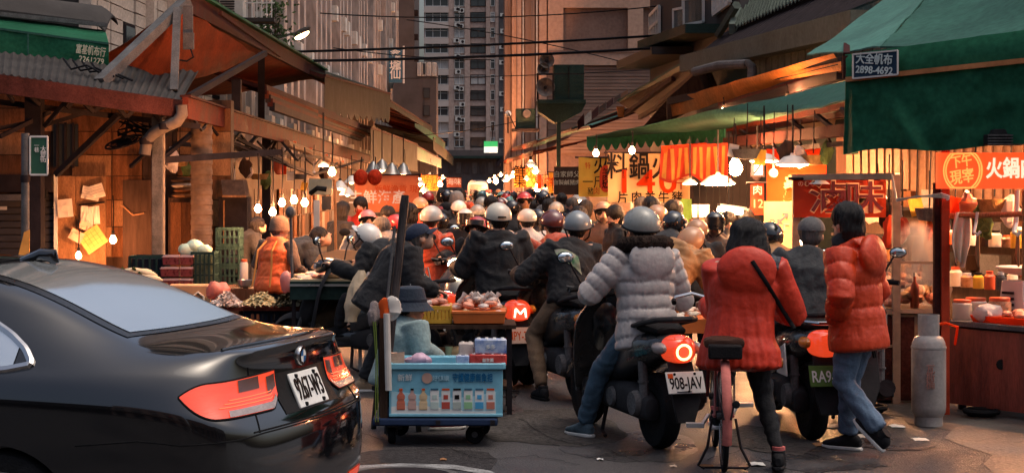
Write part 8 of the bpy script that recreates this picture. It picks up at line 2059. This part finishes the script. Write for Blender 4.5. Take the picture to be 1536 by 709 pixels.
 # 9 man with navy cap leaning to the right
f=Fig(hip=(0,0,.80),chest=(0,.18,1.10),neck=(0,.27,1.22),head=(0,.36,1.29),pitch=-.45,elbow=((-.26,.22,.92),(.26,.25,.92)),hand=((-.2,.45,.86),(.2,.45,.86)),knee=((-.10,.05,.44),(.10,.10,.44)),ankle=((-.10,-.10,.085),(.10,.06,.085)))
t=person('stooping man in black jacket and navy baseball cap behind the tall pole',(-.82,14.5,0),-1.35,f)
sstart(f,t,.014);jacket(f,t,BLKJ,.055,.14,1.05,amp=.009,collar=.03,seed=11);trousers(f,t,DARKT,.022,.012);shoe(f,0,t,mat('shoe_tan',(.36,.25,.16),r=.6),SOLEW);shoe(f,1,t,MATS['shoe_tan'],SOLEW);hair(f,t,HAIRG);cap(f,t,cloth('navy_cap',(.018,.026,.05)));face(f,t)
jk=MB();jk.tube([f.sh[1]+V((.085,-.03,.02)),lerp(f.sh[1],f.el[1],.5)+V((.08,-.03,0)),f.el[1]+V((.07,-.04,0)),lerp(f.el[1],f.ha[1],.7)+V((.06,-.03,0))],.006,5);jk.obj('piping',SHADE,t,local=True)
# 10 rider bending over the scooter with the white fairing
f=Fig(**{**RIDE,**dict(hip=(0,.10,.82),chest=(0,.30,1.08),neck=(0,.44,1.17),head=(0,.54,1.23),pitch=-.5,elbow=((-.30,.46,.92),(.30,.46,.92)),hand=((-.29,.72,1.0),(.29,.72,1.0)))})
t=person('rider in black with white peaked helmet bending forward to the left over the bags',(-.55,16.0,0),1.15,f)
sstart(f,t,.014);jacket(f,t,BLKJ,.06,.12,1.05,amp=.009,hood=1.0,seed=13);trousers(f,t,DARKT,.02);shoe(f,0,t,SHOEB,BLACK);shoe(f,1,t,SHOEB,BLACK)
HWHITE=mat('helmet_white',(.66,.62,.56),r=.25,var=.08,sc=4,bump=0,coat=.5);helmet(f,t,HWHITE,peak=True);hair(f,t);face(f,t)
mb=MB();mb.tube([f.neck+V((-.07,.05,0)),f.neck+V((0,.10,-.01)),f.neck+V((.07,.05,0)),f.neck+V((0,-.05,.03)),f.neck+V((-.07,.05,0))],.03,8);mb.obj('scarf',REDP,t,local=True)
# 11 orange red raincoat with grey white helmet
f=Fig(elbow=((-.24,.10,1.02),(.24,.1,1.02)),hand=((-.18,.3,.98),(.18,.3,.98)))
t=person('slim person in bright orange red jacket with grey white helmet beside the tall pole',(-.47,17.6,0),-.3,f,sc=.93)
sstart(f,t,.014);ORJ=nyl('bright_orange',(.62,.085,.03));jacket(f,t,ORJ,.035,.24,1.15,amp=.008,hood=.9,seed=14);trousers(f,t,DARKT);shoe(f,0,t,SHOEB,SOLEW);shoe(f,1,t,SHOEB,SOLEW);helmet(f,t,mat('helmet_grey_white',(.48,.45,.40),r=.3,var=.15,sc=5,bump=0,coat=.4));hair(f,t)
# 12 oncoming rider, red helmet, visor
f=Fig(**{**RIDE,**dict(hip=(0,.20,.80),chest=(0,.32,1.06),neck=(0,.38,1.18),head=(0,.43,1.27),pitch=-.15)})
t=person('oncoming rider in black with red helmet and raised visor above the lit headlight',(.15,17.9,0),pi-.35,f)
sstart(f,t,.014);jacket(f,t,BLKJ,.045,.10,1.03,amp=.008,collar=.03,seed=15);trousers(f,t,DARKT,.02);shoe(f,0,t,SHOEB,BLACK);shoe(f,1,t,SHOEB,BLACK);helmet(f,t,mat('helmet_red',(.36,.03,.025),r=.2,var=.1,sc=4,bump=0,coat=.6),visor=None,goggles=True);hair(f,t);face(f,t,False)
mb=MB();R_=f.HR;mb.ball(f.head+R_@V((0,.07,-.055)),(.062,.045,.045),12,k=8,rot=R_);mb.obj('face_mask',BLKJ,t,local=True)
mb=MB();mb.tube([f.sh[0]+V((-.06,.03,.02)),lerp(f.sh[0],f.el[0],.6)+V((-.075,.02,0)),f.el[0]+V((-.07,0,-.02))],.025,8,rb=.012);mb.obj('white_stripe',SHADE,t,local=True)
# 13 vendor in the orange vest
f=Fig(hip=(0,0,.84),chest=(0,.06,1.15),neck=(0,.09,1.30),head=(0,.14,1.41),yaw=-.4,elbow=((-.27,.05,1.02),(.28,.06,1.0)),hand=((-.18,.28,.95),(.22,.30,.92)))
t=person('stall vendor from behind in an orange padded vest and brown knitted beanie',(-2.06,17.5,0),-.55,f,sc=.92)
sstart(f,t,.014);jacket(f,t,cloth('brown_sleeves',(.13,.085,.06)),.02,.05,1.0,amp=.006,name='jumper',seed=16);jacket(f,t,nyl('orange_vest',(.72,.13,.03)),.042,.13,1.03,quilt=.16,dep=.010,amp=.006,sleeve=False,collar=.03,name='vest',seed=17);trousers(f,t,DARKT,.02);shoe(f,0,t,SHOEB,BLACK);shoe(f,1,t,SHOEB,BLACK);hair(f,t,HAIRG);cap(f,t,cloth('brown_beanie',(.20,.12,.08),sc=22),style='beanie');face(f,t)
mb=MB()
for x in (-.11,.11):mb.tube([f.hip+V((x*1.1,-.205,-.05)),lerp(f.hip,f.chest,.5)+V((x,-.19,0)),f.chest+V((x*.9,-.20,.03)),f.neck+V((x*.6,-.10,-.01))],.014,6,rb=.004)
mb.obj('reflective_strip',ORGP,t,local=True)
t2=thing('pink_bag','pink plastic bag held by the vendor in the orange vest','bag',P(432,425,17.2));c=P(431,424,17.1)
k=MB();k.ball(c,(.075,.05,.11),14,k=10);[k.v.__setitem__(j,p+(p-c)*.5*NZ.noise(p*11)) for j,p in enumerate(k.v)];k.obj('bag',mat('rosy_plastic',(.72,.32,.28),r=.35,var=.3,bump=.4,bsc=18,trl=.3),t2)
# 14 leaning vendor in dark jacket and apron
f=Fig(hip=(0,0,.80),chest=(0,.24,1.03),neck=(0,.36,1.13),head=(0,.46,1.18),pitch=-.5,elbow=((-.26,.34,.86),(.26,.34,.86)),hand=((-.2,.56,.82),(.2,.56,.82)))
t=person('fish vendor leaning over the table in dark grey jacket and pale apron',(-2.12,18.6,0),-1.3,f)
sstart(f,t,.014);jacket(f,t,CHARJ,.05,.12,1.04,quilt=.1,dep=.010,amp=.006,collar=.02,seed=18);trousers(f,t,DARKT,.02);shoe(f,0,t,SHOEB,BLACK);shoe(f,1,t,SHOEB,BLACK);hair(f,t);face(f,t)
mb=MB();mb.grid(lambda u,v:V(((u-.5)*.34,.30-.12*v+.03*cos((u-.5)*3),1.02-.55*v)),10,8,thick=(0,.008,0));mb.obj('apron',cloth('pale_apron',(.5,.38,.28)),t,local=True)
# 15 tan jacket stooping at the right stall
f=Fig(hip=(0,0,.82),chest=(0,.26,1.07),neck=(0,.38,1.17),head=(0,.48,1.22),pitch=-.6,elbow=((-.28,.34,.88),(.27,.40,.86)),hand=((-.22,.58,.78),(.20,.62,.74)),knee=((-.10,.10,.45),(.10,.06,.45)))
t=person('person in a tan hooded jacket bending to the stall behind the grey puffer rider',(1.58,14.9,0),-.75,f)
sstart(f,t,.014);jacket(f,t,nyl('tan_jacket',(.44,.22,.085)),.06,.16,1.06,quilt=.20,dep=.010,amp=.010,hood=1.25,seed=19);trousers(f,t,DARKT,.03);shoe(f,0,t,SHOEB,BLACK);shoe(f,1,t,SHOEB,BLACK);hair(f,t)
helmet(f,t,mat('helmet_tan',(.46,.24,.12),r=.3,var=.15,sc=4,bump=0,coat=.4))
t=thing('stall_tray_table','small orange tray table with wrapped packs between the two red coats','table',P(1045,480,13.6))
a,b=P(1028,478,13.6),P(1062,478,13.6);mb=MB();mb.box(((a.x+b.x)/2,13.85,a.z-.06),(b.x-a.x+.15,.45,.11));mb.obj('tray',ORGC,t)
for x in (a.x,b.x):mb=MB();mb.bar((x,13.85,0),(x,13.85,a.z-.12),.04);mb.obj('leg',STEELB,t)
heap('pale wrapped packs heaped on the small orange tray table','pack_heap',((a.x+b.x)/2,13.8,a.z),.13,.15,.07,14,[PLBAG,FOOD[3],PAPERW],(.03,.05),cat='packs',flat=.5)
# ---- the crowd: one body per pose with clothing regions, then copies recoloured
def crowd_body(fig,b,hem,vox=.02,seed=0,name='body',hood=False):
 mb=MB();reg=[]
 pts,ra,rb=fig.torso(b,hem,1.04);mb.tube(pts,ra,16,rb=rb,side=fig.X,round_=.3);reg.append((1,pts[:-1],[(x+y)/2 for x,y in zip(ra,rb)][:-1]))
 for i in (0,1):
  p,r=fig.arm(i,b*.9);mb.tube(p,r,12,round_=.3);reg.append((1,p,r));fig.add_hand(mb,i);d=(fig.ha[i]-fig.el[i]).normalized();reg.append((0,[fig.ha[i]+d*.035,fig.ha[i]+d*.08],[.03,.03]))
  p,r=fig.leg(i,b*.5);mb.tube(p,r,12,round_=.3);reg.append((2,p,r))
  f_=V((*fig.p['toe'][i],0)).normalized();q=[fig.an[i]+V((0,0,-.035))-f_*.05,fig.an[i]+V((0,0,-.05))+f_*.15];mb.tube(q,[.045,.032],10,round_=.8);reg.append((3,q,[.05,.04]))
 if hood:mb.ball(fig.neck+V((0,-.11,-.03)),(.13,.06,.11),12,k=8)
 fig.add_head(mb);reg.append((0,[fig.neck+(fig.head-fig.neck)*.35,fig.head,fig.head+V((0,0,.05))],[.06,.08,.08]))
 me=remesh(mb,vox,3,name);wrinkle(me,.006,16,seed)
 k=MB()
 for i in (0,1):fig.fingers(k,i)
 bm=bmesh.new();bm.from_mesh(me);m2=k.mesh('f',[]);bm.from_mesh(m2);bm.to_mesh(me);bm.free();bpy.data.meshes.remove(m2)
 for p in me.polygons:p.use_smooth=True
 for m in (SKIN,BLKJ,DARKT,SHOEB):me.materials.append(m)
 face_mats(me,reg);return me
FIGS={'ride':Fig(**RIDE),'stand':Fig(),'stand2':Fig(elbow=((-.27,.08,1.04),(.26,.0,1.05)),hand=((-.2,.30,1.02),(.24,.12,.84)),head=(0,.06,1.48),yaw=.5,knee=((-.10,.08,.47),(.10,.0,.47)),ankle=((-.10,.12,.09),(.10,-.14,.10))),'bend':Fig(hip=(0,0,.84),chest=(0,.14,1.15),neck=(0,.22,1.29),head=(0,.30,1.37),pitch=-.3,elbow=((-.27,.22,1.0),(.27,.22,1.0)),hand=((-.2,.46,.96),(.2,.46,.96)))}
BODY={k_:crowd_body(f_,.045,.14,seed=i,hood=(k_=='stand')) for i,(k_,f_) in enumerate(FIGS.items())}
HM={'white':HWHITE,'cream':HCREAM,'grey':HG2,'silver':HGREY,'black':mat('helmet_black',(.015,.015,.017),r=.15,bump=0,coat=.7),'red':MATS['helmet_red'],'maroon':MATS['helmet_maroon'],'tan':MATS['helmet_tan'],'blue':mat('helmet_blue',(.06,.20,.28),r=.25,var=.1,bump=0,coat=.5),'pink':mat('helmet_pink',(.62,.22,.2),r=.3,var=.1,bump=0,coat=.4),'orange':mat('helmet_orange',(.6,.14,.05),r=.3,var=.1,bump=0,coat=.4)}
CAPS={'navy capped':MATS['cloth_navy_cap'],'red capped':cloth('red_cap',(.36,.05,.04)),'knit capped':MATS['cloth_brown_beanie'],'knit grey capped':cloth('grey_beanie',(.2,.19,.18))}
HRM={'hair':HAIRB,'greyhair':HAIRG}
CLM={'black':BLKJ,'charcoal':CHARJ,'navy':NAVYJ,'orange':ORJ,'red':REDCOAT,'white':cloth('offwhite_jacket',(.55,.46,.40)),'brown':cloth('brown_jacket',(.13,.075,.05)),'tan':MATS['nylon_tan_jacket'],'grey':cloth('grey_jacket',(.16,.15,.145)),'teal':MATS['cloth_teal_jacket'],'maroon':MAROT,'green':cloth('olive_jacket',(.07,.075,.045))}
PROTO={}
def crowd_person(lab,px,py,head,jack,pose='ride',rz=0.,Y=None,sc=1.0,visor=False,trou=None,group='people in the crowd',facing=False,peak=False):
 fg=FIGS[pose];hz=fg.head.z*sc+(.03 if head in HM else .0)
 y=Y or 2600*(H-hz)/max(1.5,py-CY);y=min(y,190)
 hx=(px-CX)*y/F
 off=Matrix.Rotation(rz,3,'Z')@V((fg.head.x,fg.head.y,0))*sc
 loc=V((hx-off.x,y-off.y,0))
 if Y:
  hz2=H-(py-CY)*Y/F;sc=max(.78,min(1.15,hz2/fg.head.z))
 key=(pose,'helm'+('v' if visor else '')+('p' if peak else '') if head in HM else head,facing)
 if key not in PROTO:
  r=thing('person',lab,'person',loc,rz,group,sc)
  link('body',BODY[pose],r)
  if head in HM:
   helmet(fg,r,HWHITE,k=.86,visor=BLACKG if visor else None,peak=peak);hair(fg,r)
  elif head in CAPS:hair(fg,r);cap(fg,r,CAPS[head],style='beanie' if head[0]=='k' else 'cap')
  else :hair(fg,r,HAIRB if head=='hair' else HAIRG,'thick' if head=='hair' else 'short')
  if facing:face(fg,r)
  PROTO[key]=r;KIDS.update({r.name:list(r.children)})
  for ch in r.children:KIDS[ch.name]=list(ch.children)
 else :
  src=PROTO[key];r=dup2(src,loc,rz,sc);r['label']=lab;r['group']=group
 mats={BLKJ:CLM[jack],DARKT:CLM.get(trou,DARKT)}
 if head in HM:mats[HWHITE]=HM[head]
 rec2(r,mats);return r
def dup2(src,loc,rz,sc):
 def cp(o,par):
  c=o.copy();COL.objects.link(c)
  if par:c.parent=par
  CH[c.name]=[]
  for ch in KIDS.get(o.name,[]):CH[c.name].append(cp(ch,c))
  return c
 c=cp(src,None);c.location=loc;c.rotation_euler=(0,0,rz);c.scale=(sc,sc,sc)
 for o in [c]+CH[c.name]:
  for s in o.material_slots:s.link='DATA'
 return c
CH={}
def rec2(o,mats):
 if o.type=='MESH':
  for s in o.material_slots:
   base=o.data.materials[s.slot_index]
   if base in mats:s.link='OBJECT';s.material=mats[base]
 for ch in CH.get(o.name) or KIDS.get(o.name,[]):rec2(ch,mats)
 # (label, px, py of head centre, head, jacket, pose, turn, extra)
CROWD=[('person in pinkish white jacket and peaked cream helmet behind the black clad rider',790,332,'cream','white','ride',.1,dict(Y=18.2)),('rider in orange jacket hidden behind the pinkish white one',818,340,'hair','orange','ride',.2,dict(Y=19)),('rider in black with white and black open helmet facing left of centre',697,330,'white','black','ride',pi-.2,dict(Y=20,visor=True,facing=True)),('rider with plain white helmet just behind the one with white and black helmet',688,316,'white','charcoal','ride',.1,dict(Y=23)),('dark haired man in navy jacket right of the white helmets',735,308,'hair','navy','stand2',.3,dict(Y=25)),('person with maroon cap helmet beside the dark haired man in navy',750,310,'maroon','black','stand',.1,dict(Y=27)),('person with bright blue helmet in the middle of the crowd',763,303,'blue','charcoal','ride',0,dict(Y=37)),('person with black helmet below the bright blue helmet',768,315,'black','black','ride',.1,dict(Y=24)),('dark haired shopper in brown coat under the orange posters',806,308,'hair','brown','stand',.5,dict(Y=30)),('dark haired shopper in black left of the dark shop sign',822,312,'hair','black','stand2',-.4,dict(Y=26)),('dark haired shopper in charcoal under the dark shop sign',842,302,'hair','charcoal','stand',.2,dict(Y=30)),('shopper with grey hair just right of the dark shop sign',857,308,'greyhair','navy','stand2',.8,dict(Y=27)),('dark haired shopper in black behind the two grey helmets',879,316,'hair','black','stand',-.3,dict(Y=22)),('tan capped person in front of the yellow banner',905,320,'tan','brown','stand2',2.6,dict(Y=20)),('dark haired person looking left between the yellow banners',920,326,'hair','black','stand2',1.8,dict(Y=19,facing=True)),('bald headed figure in tan coat under the price banner',962,310,'greyhair','tan','stand',.4,dict(Y=22)),('black haired shopper under the price banner corner',976,315,'hair','black','stand',.2,dict(Y=18.6)),('man in dark jacket looking left under the price banner',1008,318,'hair','navy','stand',1.9,dict(Y=19.5,facing=True)),('person with orange cap bending beside the grey puffer rider',977,345,'orange','black','bend',-.6,dict(Y=16.6)),('person with glossy tan helmet behind the orange cap',986,328,'tan','brown','bend',-.4,dict(Y=17.6)),('person with glossy black helmet behind the tan hooded jacket',1012,338,'black','charcoal','bend',-.5,dict(Y=16.4)),('person with large tan helmet right of the tan hooded jacket',1046,350,'tan','black','bend',-.2,dict(Y=15.8)),('person with black visor helmet facing the camera beside the panel lamp',1072,338,'black','brown','stand',pi-.3,dict(Y=16.5,visor=True,facing=True)),('seller in grey behind the long haired cyclist at the lamp',1092,335,'hair','grey','stand2',2.8,dict(Y=18.2,facing=True)),('person with black helmet half hidden right of the long haired cyclist',1152,358,'black','tan','bend',.3,dict(Y=13.6)),('pink helmeted rider facing the camera behind the white peaked helmet',552,332,'pink','grey','ride',pi+.2,dict(Y=19.5,facing=True)),('dark haired man in black at the lit salmon sign',515,318,'hair','black','stand2',-.9,dict(Y=22)),('dark haired seller in grey right of the pink helmet',580,325,'hair','grey','stand',2.7,dict(Y=21,facing=True)),('person in grey hood behind the bending rider',567,342,'greyhair','grey','bend',1.2,dict(Y=17.8)),('person with red cap at the left of the tall pole',590,340,'red','black','bend',1.0,dict(Y=18.4)),('seller in red apron under the red net bags',540,310,'hair','red','stand',2.9,dict(Y=24,facing=True)),('tan capped person in orange behind the orange red jacket',630,312,'tan','orange','stand',.1,dict(Y=22)),('person with dark hood between the pole and the orange jackets',612,322,'hair','black','stand2',.4,dict(Y=20)),('rider with red helmet and black coat farther back left of centre',642,300,'red','maroon','ride',.2,dict(Y=30)),('shadowed figure bending beside the hanging bulbs on the left',392,340,'hair','black','bend',-1.2,dict(Y=21.5)),('rider in black with black helmet left of the headlight rider',660,335,'black','black','ride',.3,dict(Y=21)),('rider in charcoal with silver helmet between headlight rider and black clad rider',716,322,'silver','charcoal','ride',.1,dict(Y=22.5)),('person in black beside the maroon helmet at centre right',806,330,'black','black','ride',.3,dict(Y=21)),('rider with silver helmet ahead of the maroon helmet',834,318,'silver','brown','ride',.1,dict(Y=23)),('shopper in teal coat in the right hand middle crowd',866,326,'hair','teal','stand2',.6,dict(Y=20.5)),('seller in white apron by the food lamps on the right',1118,330,'hair','white','stand',2.5,dict(Y=19.6,facing=True)),('cook in dark cap behind the steaming food case',1382,385,'greyhair','brown','stand',2.4,dict(Y=15.3,facing=True)),]
for lab,px,py,hd,jk_,po,rz,ex in CROWD:crowd_person(lab,px,py,hd,jk_,po,rz,**ex)
RC=random.Random(5);NTH='first second third fourth fifth sixth seventh eighth ninth tenth'.split()
hk=['white','black','grey','silver','red','hair','hair','cream','white','black','hair','blue','maroon']+list(CAPS)+['hair','pink'];jk_=['black','black','charcoal','navy','brown','grey','red','orange','white','tan','maroon','orange','red']
for row,(Y,x0,x1,n) in enumerate(((25,655,850,4),(29,640,870,5),(35,650,850,6),(41,655,835,7),(49,660,815,8),(58,668,800,8),(70,675,785,8),(86,680,770,9),(105,688,755,8),(135,694,742,7))):
 for i in range(n):
  px=x0+(x1-x0)*(i+RC.uniform(.1,.9))/n;Yq=Y*RC.uniform(.95,1.06);hz=RC.uniform(1.38,1.56)
  h_=RC.choice(hk);j_=RC.choice(jk_)
  crowd_person((h_+' helmeted' if h_ in HM else h_ if h_ in CAPS else 'bareheaded')+' figure in '+j_+', '+NTH[i]+' from left in '+NTH[row]+' distant crowd row',px,CY+(H-hz)*F/Yq,h_,j_,RC.choice(['ride','stand','stand','stand2']),RC.uniform(-.4,.4)+(pi if RC.random()<.2 else 0),Y=Yq,visor=RC.random()<.4,peak=RC.random()<.4,group='distant people in the packed crowd')
  # scooters under the nearer seated riders of the crowd
for i,(px,Y,rz,lab) in enumerate(((790,17.9,.1,'dark scooter under the pinkish white jacket'),(697,20.3,pi-.2,'oncoming scooter under the white and black helmet'),(552,19.8,pi+.2,'scooter under the pink helmeted rider'),(660,20.7,.3,'scooter under the black helmet left of the headlight rider'),(716,22.2,.1,'scooter under the silver helmet beside the headlight rider'),(806,20.7,.3,'scooter under the black helmet beside the maroon one'),(834,22.7,.1,'scooter under the brown coat and silver helmet'),(768,23.7,.1,'scooter under the black helmet below the blue one'))):
 c=copy_tree(sE);c.location=((px-CX)*Y/F+.36*sin(rz),Y-.36*cos(rz)*(1),0);c.rotation_euler=(0,0,rz);c['label']=lab;c['group']='scooters deep in the crowd'
 if i in (0,4,5):recolour(c,{REDL:emis('tail_orange_lit',(1,.22,.05),4)})
for px,Y,rz,lab in ((668,23.5,pi-.3,'oncoming scooter with lit headlight left of the white helmets'),(742,26,pi+.2,'oncoming scooter with lit headlight behind the black clad rider'),(648,27,pi,'oncoming scooter with lit headlight deep left in the crowd')):
 c=copy_tree(sF);c.location=((px-CX)*Y/F,Y,0);c.rotation_euler=(0,0,rz);c['label']=lab;c['group']='scooters deep in the crowd'
